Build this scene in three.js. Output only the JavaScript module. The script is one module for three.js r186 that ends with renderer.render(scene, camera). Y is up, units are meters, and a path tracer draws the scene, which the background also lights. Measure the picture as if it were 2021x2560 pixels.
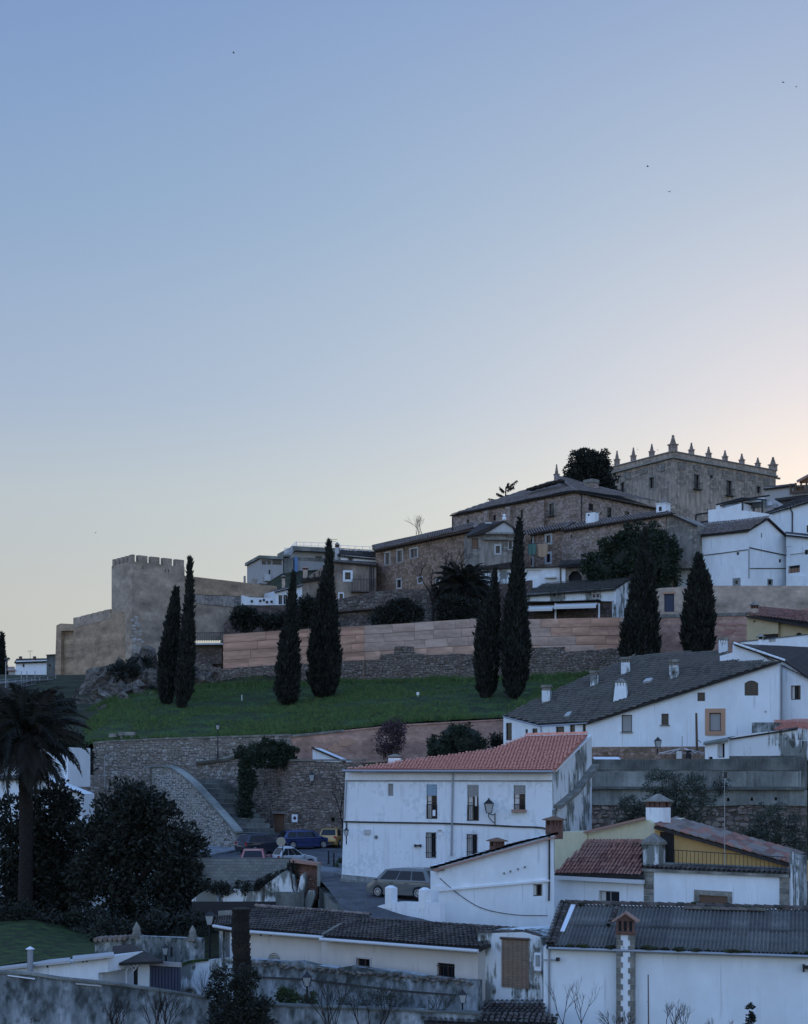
import * as THREE from 'three';
import { mergeGeometries, toCreasedNormals } from 'three/addons/utils/BufferGeometryUtils.js';

// ---------------------------------------------------------------- camera, sky, sun
const F = 3850, H = 1930, CX = 1010.5;            // focal length and eye level, in the photograph's pixels
const scene = new THREE.Scene();
const camera = new THREE.PerspectiveCamera(2 * Math.atan(1280 / F) * 180 / Math.PI, 2021 / 2560, 0.5, 9000);
camera.position.set(0, 0, 0);
camera.lookAt(0, 0, -100);
camera.setViewOffset(2021, 2560, 0, 1280 - H, 2021, 2560);
camera.updateProjectionMatrix();
scene.add(camera);
const renderer = new THREE.WebGLRenderer({ antialias: true });
renderer.setSize(808, 1024);
renderer.toneMapping = THREE.LinearToneMapping;
renderer.toneMappingExposure = 1;
renderer.shadowMap.enabled = true;

const SUN_AZ = 18.5 * Math.PI / 180, SUN_EL = 5 * Math.PI / 180;
const sunDir = new THREE.Vector3(Math.sin(SUN_AZ) * Math.cos(SUN_EL), Math.sin(SUN_EL), -Math.cos(SUN_AZ) * Math.cos(SUN_EL));
{ // evening sky: pale at the horizon, blue above, a warm glow round the set sun, blue opposite, brightened there to light the white walls
  const w = 1024, h = 512, data = new Float32Array(w * h * 4);
  const stops = [[0, .5, .485, .47], [6, .5, .49, .49], [10, .44, .48, .545], [13.5, .336, .408, .575], [20, .233, .335, .55], [26.6, .175, .268, .53], [45, .16, .268, .53], [90, .155, .264, .53]];
  for (let j = 0; j < h; j++) for (let i = 0; i < w; i++) {
    const el = ((j + .5) / h - .5) * Math.PI, az = ((i + .5) / w - .5) * 2 * Math.PI;
    const x = Math.cos(el) * Math.cos(az), y = Math.sin(el), z = Math.cos(el) * Math.sin(az);
    const e = Math.max(0, el * 180 / Math.PI);
    let k = 0; while (k < stops.length - 2 && e > stops[k + 1][0]) k++;
    const a = stops[k], b = stops[k + 1], t = (e - a[0]) / (b[0] - a[0]);
    const d = Math.acos(Math.max(-1, Math.min(1, x * sunDir.x + y * sunDir.y + z * sunDir.z))) * 180 / Math.PI;
    
    const s = Math.max(0, Math.min(1, (d - 40) / 90)), eastBoost = s * s * (3 - 2 * s);
    const o = (j * w + i) * 4;
    data[o] = (a[1] + (b[1] - a[1]) * t) * (1 + 1.05 * eastBoost) + 1.12 * Math.exp(-d / 11);
    data[o + 1] = (a[2] + (b[2] - a[2]) * t) * (1 + 1.3 * eastBoost) + .66 * Math.exp(-d / 15.5);
    data[o + 2] = (a[3] + (b[3] - a[3]) * t) * (1 + 1.42 * eastBoost) + .35 * Math.exp(-d / 18);
    data[o + 3] = 1;
  }
  const sky = new THREE.DataTexture(data, w, h, THREE.RGBAFormat, THREE.FloatType);
  sky.mapping = THREE.EquirectangularReflectionMapping; sky.magFilter = THREE.LinearFilter; sky.minFilter = THREE.LinearFilter;
  sky.needsUpdate = true;
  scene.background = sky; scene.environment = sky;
}
const sun = new THREE.DirectionalLight(new THREE.Color(1, .82, .62), .35);
sun.position.copy(sunDir).multiplyScalar(600); sun.target.position.set(0, 0, -150);
sun.castShadow = true; sun.shadow.radius = 8; sun.shadow.mapSize.set(4096, 4096);
Object.assign(sun.shadow.camera, { left: -220, right: 220, top: 160, bottom: -160, near: 10, far: 1400 });
scene.add(sun, sun.target);

// ---------------------------------------------------------------- helpers
const V = (x, y, z) => new THREE.Vector3(x, y, z);
const P = (px, py, d) => V((px - CX) * d / F, (H - py) * d / F, -d);   // photo pixel at a distance
function rng(s) { let a = s * 2654435761 >>> 0; return () => { a = a + 0x6D2B79F5 >>> 0; let t = Math.imul(a ^ a >>> 15, 1 | a); t = t + Math.imul(t ^ t >>> 7, 61 | t) ^ t; return ((t ^ t >>> 14) >>> 0) / 4294967296; }; }
const R = rng(7);
const rr = (a, b, r = R) => a + (b - a) * r();
const lerp = (a, b, t) => a + (b - a) * t;
const sm = (a, b, x) => { const t = Math.max(0, Math.min(1, (x - a) / (b - a))); return t * t * (3 - 2 * t); };
const hash = (x, y, s) => { let h = Math.imul(x, 374761393) + Math.imul(y, 668265263) + Math.imul(s, 1442695041) | 0; h = Math.imul(h ^ h >>> 13, 1274126177); return ((h ^ h >>> 16) >>> 0) / 4294967296; };
function vn(x, y, px, py, s) {
  const xi = Math.floor(x), yi = Math.floor(y), fx = x - xi, fy = y - yi, u = fx * fx * (3 - 2 * fx), v = fy * fy * (3 - 2 * fy);
  const X0 = ((xi % px) + px) % px, X1 = (X0 + 1) % px, Y0 = ((yi % py) + py) % py, Y1 = (Y0 + 1) % py;
  return lerp(lerp(hash(X0, Y0, s), hash(X1, Y0, s), u), lerp(hash(X0, Y1, s), hash(X1, Y1, s), u), v);
}
function fbm(u, v, fx, fy, oct, s) { let a = 0, w = .5, t = 0; for (let o = 0; o < oct; o++) { a += w * vn(u * fx, v * fy, fx, fy, s + o); t += w; fx *= 2; fy *= 2; w *= .55; } return a / t; }
const noise3 = (x, y, z, s = 1) => { const zi = Math.floor(z), f = z - zi, u = f * f * (3 - 2 * f); return lerp(vn(x, y, 4096, 4096, s + zi * 17), vn(x, y, 4096, 4096, s + zi * 17 + 17), u); };
function mkTex(n, fn) {
  const d = new Uint8Array(n * n * 4);
  for (let j = 0; j < n; j++) for (let i = 0; i < n; i++) { const c = fn((i + .5) / n, (j + .5) / n), o = (j * n + i) * 4; for (let k = 0; k < 3; k++) d[o + k] = Math.max(0, Math.min(255, 255 * (c.length ? c[k] : c))); d[o + 3] = 255; }
  const t = new THREE.DataTexture(d, n, n, THREE.RGBAFormat); t.wrapS = t.wrapT = THREE.RepeatWrapping; t.magFilter = THREE.LinearFilter; t.minFilter = THREE.LinearMipmapLinearFilter; t.generateMipmaps = true; t.colorSpace = THREE.SRGBColorSpace; t.needsUpdate = true; return t;
}
const mix3 = (a, b, t) => [lerp(a[0], b[0], t), lerp(a[1], b[1], t), lerp(a[2], b[2], t)];
function cells(u, v, nx, ny, s) { // irregular stones: [edge distance, id]
  const x = u * nx, y = v * ny, xi = Math.floor(x), yi = Math.floor(y); let d1 = 9, d2 = 9, id = 0;
  for (let b = -1; b < 2; b++) for (let a = -1; a < 2; a++) {
    const cx = ((xi + a) % nx + nx) % nx, cy = ((yi + b) % ny + ny) % ny;
    const dx = xi + a + .2 + .6 * hash(cx, cy, s) - x, dy = yi + b + .2 + .6 * hash(cx, cy, s + 5) - y, d = Math.sqrt(dx * dx + dy * dy);
    if (d < d1) { d2 = d1; d1 = d; id = hash(cx, cy, s + 9); } else if (d < d2) d2 = d;
  } return [d2 - d1, id];
}
const TX = {
  plaster: mkTex(512, (u, v) => { const a = fbm(u, v, 5, 3, 5, 3), b = fbm(u, v, 24, 6, 4, 11), c = fbm(u, v, 9, 9, 5, 31); const d = fbm(u, v, 60, 3, 4, 44); const g = .96 + .1 * (a - .5) + .05 * (b - .5) + .06 * (c - .5) - .09 * sm(.6, .78, d) * sm(.45, .62, a); return [g, g, g * .995]; }),
  worn: mkTex(512, (u, v) => { const a = fbm(u, v, 4, 3, 6, 5), b = fbm(u, v, 30, 4, 5, 12), c = fbm(u, v, 12, 12, 4, 77); const m = sm(.46, .6, a * .65 + b * .35), p = sm(.6, .66, c); return mix3(mix3([.96, .96, .95], [.46, .47, .44], m * .85), [.3, .3, .27], p * m * .8); }),
  mould: mkTex(512, (u, v) => { const a = fbm(u, v, 3, 3, 6, 15), b = fbm(u, v, 26, 5, 5, 22); const e = fbm(u, v, 50, 22, 4, 33), m = sm(.3, .68, a * .55 + b * .25 + e * .2), p = sm(.46, .7, fbm(u, v, 22, 16, 5, 9)); return mix3(mix3([.95, .95, .94], [.42, .44, .43], m), [.24, .26, .24], p * m * .8); }),
  rubble: mkTex(512, (u, v) => { const w = .03 * (fbm(u, v, 16, 16, 3, 8) - .5), [e, id] = cells(u + w, v + w, 13, 21, 4), g = fbm(u, v, 40, 40, 3, 6); const k = .68 + .3 * id, l = fbm(u, v, 3, 4, 4, 99); const c = [k * 1.02, k * .97, k * (.9 + .1 * id)]; return mix3([.66, .65, .62], c, sm(.03, .16, e)).map(x => x * (.66 + .3 * g + .4 * l)); }),
  smear: mkTex(512, (u, v) => { const w = .02 * (fbm(u, v, 16, 16, 3, 8) - .5), [e, id] = cells(u + w, v + w, 11, 18, 14), a = fbm(u, v, 4, 4, 6, 51), b = fbm(u, v, 30, 8, 4, 3); const s = (.68 + .22 * id) * lerp(.8, 1, sm(.03, .16, e)); const g = lerp(s, .84 + .3 * (b - .5), sm(.4, .6, a)) * (.8 + .4 * fbm(u, v, 26, 3, 4, 17)); return [g, g * .985, g * .96]; }),
  earth: mkTex(512, (u, v) => { const row = Math.floor(v * 6), a = fbm(u, v, 3, 6, 5, 2), b = fbm(u, v, 8, 48, 4, 7), h = hash(row, 3, 8); const j = Math.abs(v * 6 - Math.round(v * 6)); const g = .8 + .05 * h + .5 * (a - .5) + .14 * (b - .5) + .2 * (fbm(u, v, 30, 30, 3, 19) - .5); return mix3([g * .9, g * .87, g * .84], [g, g * .97, g * .93], sm(.01, .07, j)); }),
  concrete: mkTex(512, (u, v) => { const a = fbm(u, v, 4, 4, 6, 20), b = fbm(u, v, 40, 6, 4, 25), c = fbm(u, v, 60, 60, 2, 27); const g = .78 + .5 * (a - .5) + .22 * (b - .5) + .1 * (c - .5); return [g, g, g * .98]; }),
  speck: mkTex(512, (u, v) => { const a = fbm(u, v, 90, 90, 2, 40), b = fbm(u, v, 5, 5, 5, 41); const g = .8 + .34 * (a - .5) + .4 * (b - .5); return [g, g, g]; }),
  green: mkTex(512, (u, v) => { const a = fbm(u, v, 6, 6, 6, 60), b = fbm(u, v, 90, 60, 3, 61), c = fbm(u, v, 20, 14, 4, 62); const g = .66 + .9 * (a - .5) + .35 * (b - .5) + .5 * (c - .5); return mix3([g * .85, g, g * .6], [g * .7, g * .62, g * .45], sm(.62, .72, c)); }),
  rock: mkTex(512, (u, v) => { const a = fbm(u, v, 4, 3, 6, 70), b = fbm(u, v, 14, 30, 5, 71), c = Math.abs(fbm(u, v, 9, 7, 5, 72) - .5); const g = .72 + .6 * (a - .5) + .5 * (b - .5) - .3 * sm(.03, 0, c); return [g, g * .98, g * .94]; }),
  blotch: mkTex(512, (u, v) => { const a = fbm(u, v, 5, 7, 6, 120), b = fbm(u, v, 22, 26, 5, 121), c = fbm(u, v, 3, 20, 4, 122); const g = .82 + .36 * (a - .5) + .22 * (b - .5) + .16 * (c - .5); return [g, g * .985, g * .96]; }),
  flake: mkTex(512, (u, v) => { const a = fbm(u, v, 6, 5, 6, 130), b = fbm(u, v, 34, 28, 5, 131), c = fbm(u, v, 40, 4, 4, 132); const m = sm(.55, .63, a * .6 + b * .4), q = .96 + .06 * (a - .5) - .05 * sm(.58, .75, c); return mix3([q, q, q], [.88, .89, .89], m * (.4 + .6 * b)); }),
  bark: mkTex(256, (u, v) => { const a = fbm(u, v, 20, 5, 5, 80); const g = .55 + .9 * (a - .5); return [g, g * .95, g * .9]; }),
  wicker: mkTex(256, (u, v) => { const g = .8 + .16 * Math.sin(v * 64 * 6.283) + .3 * (fbm(u, v, 8, 64, 3, 90) - .5) - .12 * sm(.9, 1, Math.abs(Math.sin(u * 6 * 3.1416))); return [g, g, g]; }),
};
const matList = [];
function M(r, g, b, o = {}) {
  const m = new THREE.MeshStandardMaterial({ roughness: o.rough ?? .92, metalness: o.metal ?? 0, side: THREE.DoubleSide });
  m.color.setRGB(r, g, b);
  if (o.map) { const t = TX[o.map].clone(); t.repeat.set(1 / (o.size ?? 4), 1 / (o.sizeY ?? o.size ?? 4)); t.offset.set(hash(matList.length, 1, 1), hash(matList.length, 2, 1)); t.needsUpdate = true; m.map = t; if (o.bump) { m.bumpMap = t; m.bumpScale = o.bump; } }
  if (o.vc) m.vertexColors = true;
  matList.push(m); return m;
}
const MT = {
  white: M(.83, .88, .91, { map: 'plaster', size: 6.5, bump: .01 }), white2: M(.81, .865, .895, { map: 'plaster', size: 9, bump: .01 }), flake: M(.83, .88, .91, { map: 'flake', size: 5.5, bump: .015 }), flake2: M(.82, .875, .905, { map: 'flake', size: 9, bump: .01 }), white3: M(.84, .88, .905, { map: 'plaster', size: 4.5, bump: .01 }),
  worn: M(.74, .78, .8, { map: 'worn', size: 7, bump: .02 }), worn2: M(.72, .77, .8, { map: 'worn', size: 4.2, bump: .02 }), mould: M(.68, .72, .74, { map: 'mould', size: 6, bump: .03 }), mould2: M(.5, .55, .6, { map: 'mould', size: 8.5, bump: .03 }),
  beige: M(.64, .6, .55, { map: 'plaster', size: 7, bump: .01 }), cream: M(.66, .62, .42, { map: 'plaster', size: 3 }), ochre: M(.56, .36, .14, { map: 'plaster', size: 3 }), cream2: M(.48, .4, .25, { map: 'plaster', size: 5 }), tan: M(.68, .56, .46, { map: 'blotch', size: 9 }),
  stone: M(.42, .36, .31, { map: 'rubble', size: 5, bump: .05 }), stoneB: M(.36, .275, .21, { map: 'rubble', size: 5.5, bump: .05 }), stoneG: M(.36, .34, .31, { map: 'smear', size: 7, bump: .04 }), palace: M(.5, .43, .365, { map: 'smear', size: 8, bump: .04 }),
  castle: M(.56, .455, .36, { map: 'blotch', size: 9, bump: .02 }), castleB: M(.55, .41, .285, { map: 'blotch', size: 7, bump: .02 }), castleR: M(.46, .43, .4, { map: 'smear', size: 5, bump: .05 }),
  mortarP: M(.36, .34, .3, { map: 'concrete', size: 3 }), mortar: M(.28, .255, .225, { map: 'concrete', size: 3 }), mortarD: M(.2, .165, .14, { map: 'concrete', size: 3 }),
  conc: M(.3, .31, .29, { map: 'concrete', size: 5, bump: .01 }), concD: M(.2, .215, .205, { map: 'concrete', size: 4, bump: .01 }), concP: M(.36, .38, .36, { map: 'concrete', size: 6, bump: .01 }), plinth: M(.42, .45, .46, { map: 'concrete', size: 4 }),
  pink: M(.64, .41, .33, { map: 'blotch', size: 6, bump: .02 }), cap: M(.34, .33, .3, { map: 'concrete', size: 2 }),
  grey: M(.42, .41, .4, { map: 'plaster', size: 7 }), greyW: M(.5, .5, .5, { map: 'plaster', size: 7 }),
  asphalt: M(.125, .13, .14, { map: 'speck', size: 5, rough: .9 }), paving: M(.32, .34, .36, { map: 'speck', size: 4 }), earthG: M(.07, .065, .04, { map: 'green', size: 7 }), grass: M(.068, .125, .036, { map: 'green', size: 9, bump: .1 }), rock: M(.25, .225, .2, { map: 'rock', size: 7, bump: .25 }),
  redSlab: M(.5, .2, .14), slab: M(.05, .042, .037, { map: 'speck', size: 2 }), fibre: M(.17, .18, .185, { map: 'speck', size: 2.2, rough: .85 }),
  wood: M(.09, .055, .035, { rough: .7 }), woodB: M(.16, .09, .055, { rough: .7 }), tanD: M(.42, .34, .28, { map: 'concrete', size: 7 }), dark: M(.02, .02, .022, { rough: .8 }), winD: M(.045, .036, .03, { rough: .6 }), iron: M(.025, .026, .03, { rough: .5, metal: .4 }), steel: M(.3, .32, .34, { rough: .45, metal: .5 }), zinc: M(.3, .33, .36, { rough: .5, metal: .4 }), gutter: M(.55, .58, .6, { rough: .6 }), frame: M(.3, .3, .3, { rough: .6 }), frameW: M(.74, .77, .8, { rough: .6 }), brick: M(.22, .115, .085, { map: 'speck', size: 1 }), brickP: M(.5, .3, .2, { map: 'plaster', size: 2 }), granite: M(.36, .345, .3, { map: 'speck', size: 1.5 }),
  shutter: M(.3, .3, .29, { rough: .7 }), blindB: M(.27, .4, .52, { rough: .7 }), curtain: M(.6, .58, .54, { rough: .9 }), blueGate: M(.035, .045, .08, { rough: .6 }), wicker: M(.36, .26, .185, { map: 'wicker', size: 1.4 }), cable: M(.03, .032, .036, { rough: .6 }), terra: M(.34, .2, .155, { rough: .8 }), bark: M(.07, .055, .045, { map: 'bark', size: .8, bump: .03 }), barkG: M(.13, .12, .11, { map: 'bark', size: .8, bump: .03 }), palmT: M(.045, .036, .03, { map: 'bark', size: .7, bump: .05 }),
  lampGlass: M(.4, .42, .41, { rough: .3 }), moss: M(.085, .125, .045, { map: 'green', size: 3, bump: .05 }), awning: M(.6, .6, .57, { rough: .8 }), clothG: M(.1, .2, .17), clothT: M(.42, .3, .2), slatBlue: M(.12, .22, .4, { rough: .6 }), darkstone: M(.15, .125, .11, { map: 'rubble', size: 5, bump: .05 }),
  vc: M(1, 1, 1, { vc: true }), leaf: M(1, 1, 1, { vc: true, rough: .8 }),
};
MT.glass = new THREE.MeshPhysicalMaterial({ roughness: .06, metalness: 0, side: THREE.DoubleSide }); MT.glass.color.setRGB(.012, .014, .018); MT.glass.specularIntensity = .7;
const names = {};
const nm = n => { const k = names[n] = (names[n] ?? -1) + 1; return k ? `${n}_${String(k).padStart(3, '0')}` : n; };
function prep(g, keepColor) { if (g.index) g = g.toNonIndexed(); for (const k of Object.keys(g.attributes)) if (!['position', 'normal', 'uv'].includes(k) && !(k === 'color' && keepColor)) g.deleteAttribute(k); if (!g.attributes.normal) g.computeVertexNormals(); return g; }
function metric(g) { // uv in metres along the surface
  const p = g.attributes.position.array, n = p.length / 9, uv = new Float32Array(n * 6);
  for (let t = 0; t < n; t++) {
    const o = t * 9, ax = p[o + 3] - p[o], ay = p[o + 4] - p[o + 1], az = p[o + 5] - p[o + 2], bx = p[o + 6] - p[o], by = p[o + 7] - p[o + 1], bz = p[o + 8] - p[o + 2];
    const nx = Math.abs(ay * bz - az * by), ny = Math.abs(az * bx - ax * bz), nz = Math.abs(ax * by - ay * bx);
    for (let k = 0; k < 3; k++) { const x = p[o + k * 3], y = p[o + k * 3 + 1], z = p[o + k * 3 + 2]; const [a, b] = nz >= nx && nz >= ny ? [x, y] : nx >= ny ? [z, y] : [x, z]; uv[t * 6 + k * 2] = a; uv[t * 6 + k * 2 + 1] = b; }
  }
  g.setAttribute('uv', new THREE.BufferAttribute(uv, 2)); return g;
}
function merged(gs, keepColor) { gs = (Array.isArray(gs) ? gs : [gs]).map(g => prep(g, keepColor)); gs.forEach(g => g.deleteAttribute('uv')); return metric(gs.length > 1 ? mergeGeometries(gs) : gs[0]); }
function meshOf(name, g, mat, parent) { const m = new THREE.Mesh(g, mat); m.name = name; m.castShadow = m.receiveShadow = true; parent.add(m); return m; }
const bx = (x0, y0, z0, x1, y1, z1) => { const g = new THREE.BoxGeometry(Math.abs(x1 - x0), Math.abs(y1 - y0), Math.abs(z1 - z0)); g.translate((x0 + x1) / 2, (y0 + y1) / 2, (z0 + z1) / 2); return g; };
function ext(pts, holes, z0, z1) { const s = new THREE.Shape(pts.map(p => new THREE.Vector2(p.x, p.y))); for (const h of holes || []) s.holes.push(new THREE.Path(h.map(p => new THREE.Vector2(p.x, p.y)))); const g = new THREE.ExtrudeGeometry(s, { depth: z1 - z0, bevelEnabled: false, steps: 1 }); g.translate(0, 0, z0); return g; }
function cyl(a, b, r0, r1 = r0, seg = 8) { const d = b.clone().sub(a), g = new THREE.CylinderGeometry(r1, r0, d.length(), seg, 1); g.applyQuaternion(new THREE.Quaternion().setFromUnitVectors(V(0, 1, 0), d.normalize())); g.translate((a.x + b.x) / 2, (a.y + b.y) / 2, (a.z + b.z) / 2); return g; }
function tube(pts, r, seg = 6, n) { return new THREE.TubeGeometry(new THREE.CatmullRomCurve3(pts), n ?? pts.length * 4, r, seg); }
function tri(list) { const g = new THREE.BufferGeometry(); g.setAttribute('position', new THREE.BufferAttribute(new Float32Array(list.flatMap(p => [p.x, p.y, p.z])), 3)); g.computeVertexNormals(); return g; }
const quad = (a, b, c, d) => tri([a, b, c, a, c, d]);
function polyTri(pts) { // planar or nearly planar polygon in 3-D
  const n = V(0, 0, 0); for (let i = 0; i < pts.length; i++) { const a = pts[i], b = pts[(i + 1) % pts.length]; n.x += (a.y - b.y) * (a.z + b.z); n.y += (a.z - b.z) * (a.x + b.x); n.z += (a.x - b.x) * (a.y + b.y); } n.normalize();
  const u = pts[1].clone().sub(pts[0]).normalize(), v = n.clone().cross(u);
  const f = THREE.ShapeUtils.triangulateShape(pts.map(p => new THREE.Vector2(p.dot(u), p.dot(v))), []);
  return [f.flatMap(t => t.map(i => pts[i])), n];
}
function slab(pts, th) { // a board of thickness th below the polygon
  let [l, n] = polyTri(pts); if (n.y < 0) n = n.negate(); const d = n.clone().multiplyScalar(-th), q = pts.map(p => p.clone().add(d));
  const out = [tri(l), tri(l.map(p => p.clone().add(d)))]; for (let i = 0; i < pts.length; i++) { const j = (i + 1) % pts.length; out.push(quad(pts[i], pts[j], q[j], q[i])); } return out;
}
function prism(pts, y0) { // upright body: each point's y is the height of its top
  const out = [tri(polyTri(pts)[0])]; for (let i = 0; i < pts.length; i++) { const a = pts[i], b = pts[(i + 1) % pts.length]; out.push(quad(V(a.x, y0, a.z), V(b.x, y0, b.z), b, a)); } return out;
}
const inside = (p, poly) => { let c = false; for (let i = 0, j = poly.length - 1; i < poly.length; j = i++) if ((poly[i].y > p.y) !== (poly[j].y > p.y) && p.x < (poly[j].x - poly[i].x) * (p.y - poly[i].y) / (poly[j].y - poly[i].y) + poly[i].x) c = !c; return c; };
function planeOf(a, b, c) { const n = b.clone().sub(a).cross(c.clone().sub(a)); return (o, d) => { const t = n.dot(a.clone().sub(o)) / n.dot(d); return o.clone().addScaledVector(d, t); }; }

// items: {m: Matrix4, g, c, s}; the first `most` by s become parts of their own, the rest one part
function pieces(parent, name, items, geos, mats, most, stuffName) {
  geos = geos.map(g => merged(g)); items.sort((a, b) => b.s - a.s);
  items.slice(0, most).forEach(i => { const m = meshOf(name, geos[i.g], mats[i.c], parent); i.m.decompose(m.position, m.quaternion, m.scale); });
  const rest = items.slice(most); if (!rest.length) return;
  let n = 0; for (const i of rest) n += geos[i.g].attributes.position.count;
  const p = new Float32Array(n * 3), q = new Float32Array(n * 3), c = new Float32Array(n * 3), v = V(0, 0, 0), nmx = new THREE.Matrix3(); let o = 0;
  for (const i of rest) { const a = geos[i.g].attributes.position, b = geos[i.g].attributes.normal, k = mats[i.c].color; nmx.getNormalMatrix(i.m);
    for (let j = 0; j < a.count; j++, o += 3) { v.fromBufferAttribute(a, j).applyMatrix4(i.m); p[o] = v.x; p[o + 1] = v.y; p[o + 2] = v.z; v.fromBufferAttribute(b, j).applyMatrix3(nmx).normalize(); q[o] = v.x; q[o + 1] = v.y; q[o + 2] = v.z; c[o] = k.r; c[o + 1] = k.g; c[o + 2] = k.b; } }
  const g = new THREE.BufferGeometry(); g.setAttribute('position', new THREE.BufferAttribute(p, 3)); g.setAttribute('normal', new THREE.BufferAttribute(q, 3)); g.setAttribute('color', new THREE.BufferAttribute(c, 3));
  const m = meshOf(stuffName ?? name + 's', g, MT.vc, parent); m.userData.kind = 'stuff'; return m;
}
const tints = (list, o = {}) => list.map(([r, g, b]) => M(r, g, b, o));
const TM = { // tile tints
  dark: tints([[.062, .052, .045], [.085, .07, .06], [.045, .038, .034], [.075, .055, .044], [.105, .09, .078]]), dark2: tints([[.12, .105, .087], [.155, .132, .105], [.09, .08, .066], [.118, .112, .08], [.14, .118, .098]]), red: tints([[.74, .29, .2], [.79, .32, .22], [.68, .26, .175], [.76, .31, .21]]), brown: tints([[.26, .12, .09], [.33, .155, .115], [.2, .09, .07], [.29, .15, .115]]), old: tints([[.2, .15, .12], [.24, .19, .16], [.16, .12, .1], [.22, .18, .16]]),
  stone: tints([[.26, .23, .2], [.31, .285, .25], [.21, .185, .16], [.28, .245, .21], [.36, .34, .31], [.24, .2, .165]]), stoneB: tints([[.21, .17, .14], [.255, .215, .18], [.165, .13, .11], [.225, .185, .15], [.28, .24, .205], [.19, .15, .12]]), pale: tints([[.38, .36, .32], [.42, .4, .36], [.35, .33, .3], [.4, .375, .335], [.45, .43, .395]]), dk: tints([[.1, .09, .08], [.14, .12, .1], [.08, .07, .06], [.16, .14, .12], [.19, .17, .15]]),
};
class Fr { // an upright plane through two plan points: local x along it, y up, z out of it
  constructor(xl, dl, xr, dr, yb) {
    const A = P(xl, H, dl), B = P(xr, H, dr), e = B.clone().sub(A); this.len = e.length(); this.th = Math.atan2(-e.z, e.x); this.yb = yb;
    this.W = new THREE.Matrix4().makeRotationY(this.th).setPosition(A.x, yb, A.z); this.I = this.W.clone().invert(); this.T = new THREE.Matrix4(); this.o = V(0, 0, 0).applyMatrix4(this.I);
  }
  face(xl, dl, xr, dr) { const f = new Fr(xl, dl, xr, dr, this.yb); f.root = this.root; f.T = this.I.clone().multiply(f.W); return f; }
  thing(name, label, category, group) { const o = new THREE.Group(); o.name = nm(name); o.position.setFromMatrixPosition(this.W); o.rotation.y = this.th; o.userData = { label, category, kind: 'thing' }; if (group) o.userData.group = group; scene.add(o); this.root = o; return this; }
  struct(name) { const o = new THREE.Group(); o.name = nm(name); o.position.setFromMatrixPosition(this.W); o.rotation.y = this.th; o.userData = { kind: 'structure' }; scene.add(o); this.root = o; return this; }
  L(px, py, d) { return P(px, py, d).applyMatrix4(this.I); }
  dir(px, py) { return P(px, py, 1).transformDirection(this.I); }
  h(px, py, c = 0, ax = 'z') { const d = this.dir(px, py); return this.o.clone().addScaledVector(d, (c - this.o[ax]) / d[ax]); }
  on(a, b, c) { const f = planeOf(a, b, c); return (px, py) => f(this.o, this.dir(px, py)); }
  rect([x0, y0, x1, y1], z = 0) { const a = this.h(x0, y1, z), b = this.h(x1, y0, z); return [a.x, a.y, b.x, b.y]; }
  m(name, gs, mat, parent) { const g = merged(gs); g.applyMatrix4(this.T); return meshOf(name, g, mat, parent ?? this.root); }
  box(r, z, dz) { const [a, b, c, d] = this.rect(r, z); return bx(a, b, z - dz, c, d, z); }
  wall(o, holes, mat, { z = 0, t = .3, back = 0, name = 'wall', extra = [] } = {}) {
    const pts = o.map(([x, y]) => this.h(x, y, z)); const hs = (holes || []).map(r => { if (Array.isArray(r[0])) return r.map(([x, y]) => this.h(x, y, z)); const [a, b, c, d] = this.rect(r, z); return [V(a, b, 0), V(c, b, 0), V(c, d, 0), V(a, d, 0)]; });
    const g = [ext(pts, hs, z - t, z)]; if (back) g.push(ext(pts, [], z - t - back, z - t - .004)); return this.m(name, [...g, ...extra], mat);
  }
  win(r, o = {}) {
    const z = o.z ?? 0, [x0, y0, x1, y1] = this.rect(r, z), rec = o.rec ?? .16, f = o.f ?? .06, k = z - rec, g = [], T = this;
    g.push(bx(x0, y0, k, x0 + f, y1, k + .07), bx(x1 - f, y0, k, x1, y1, k + .07), bx(x0 + f, y0, k, x1 - f, y0 + f, k + .07), bx(x0 + f, y1 - f, k, x1 - f, y1, k + .07));
    const c = o.cols ?? 2, w = o.rows ?? 1; for (let i = 1; i < c; i++) { const x = lerp(x0, x1, i / c); g.push(bx(x - f * .4, y0 + f, k + .01, x + f * .4, y1 - f, k + .06)); } for (let i = 1; i < w; i++) { const y = lerp(y0, y1, i / w); g.push(bx(x0 + f, y - f * .3, k + .012, x1 - f, y + f * .3, k + .055)); }
    const m = this.m(o.name ?? 'window', g, o.mat ?? MT.winD);
    this.m(o.leaf ? 'shutter' : 'pane', bx(x0 + f, y0 + f, k - .02, x1 - f, y1 - f, k + .012), o.leaf ?? MT.glass, m);
    if (o.sur) { const s = o.sw ?? .15, p = z + .04, q = z - .05; const b = o.noSill ? 0 : s; this.m('surround', [bx(x0 - s, y0 - b, q, x0, y1 + s, p), bx(x1, y0 - b, q, x1 + s, y1 + s, p), bx(x0, y1, q, x1, y1 + s, p), ...(b ? [bx(x0, y0 - b, q, x1, y0, p + .03)] : [])], o.sur, m); }
    if (o.sill) this.m('sill', bx(x0 - .1, y0 - .09, z - .1, x1 + .1, y0 - .002, z + .1), o.sill === true ? MT.granite : o.sill, m);
    if (o.blind) { const yb = lerp(y1, y0, o.blind), n = Math.max(3, Math.round((y1 - yb) / .09)), b = []; for (let i = 0; i < n; i++) { const y = lerp(y1, yb, i / n), e = lerp(y1, yb, (i + .82) / n); b.push(bx(x0 + .03, e, z - .07, x1 - .03, y, z - .03)); } this.m('blind', b, o.blindMat ?? MT.blindB, m); }
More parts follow.
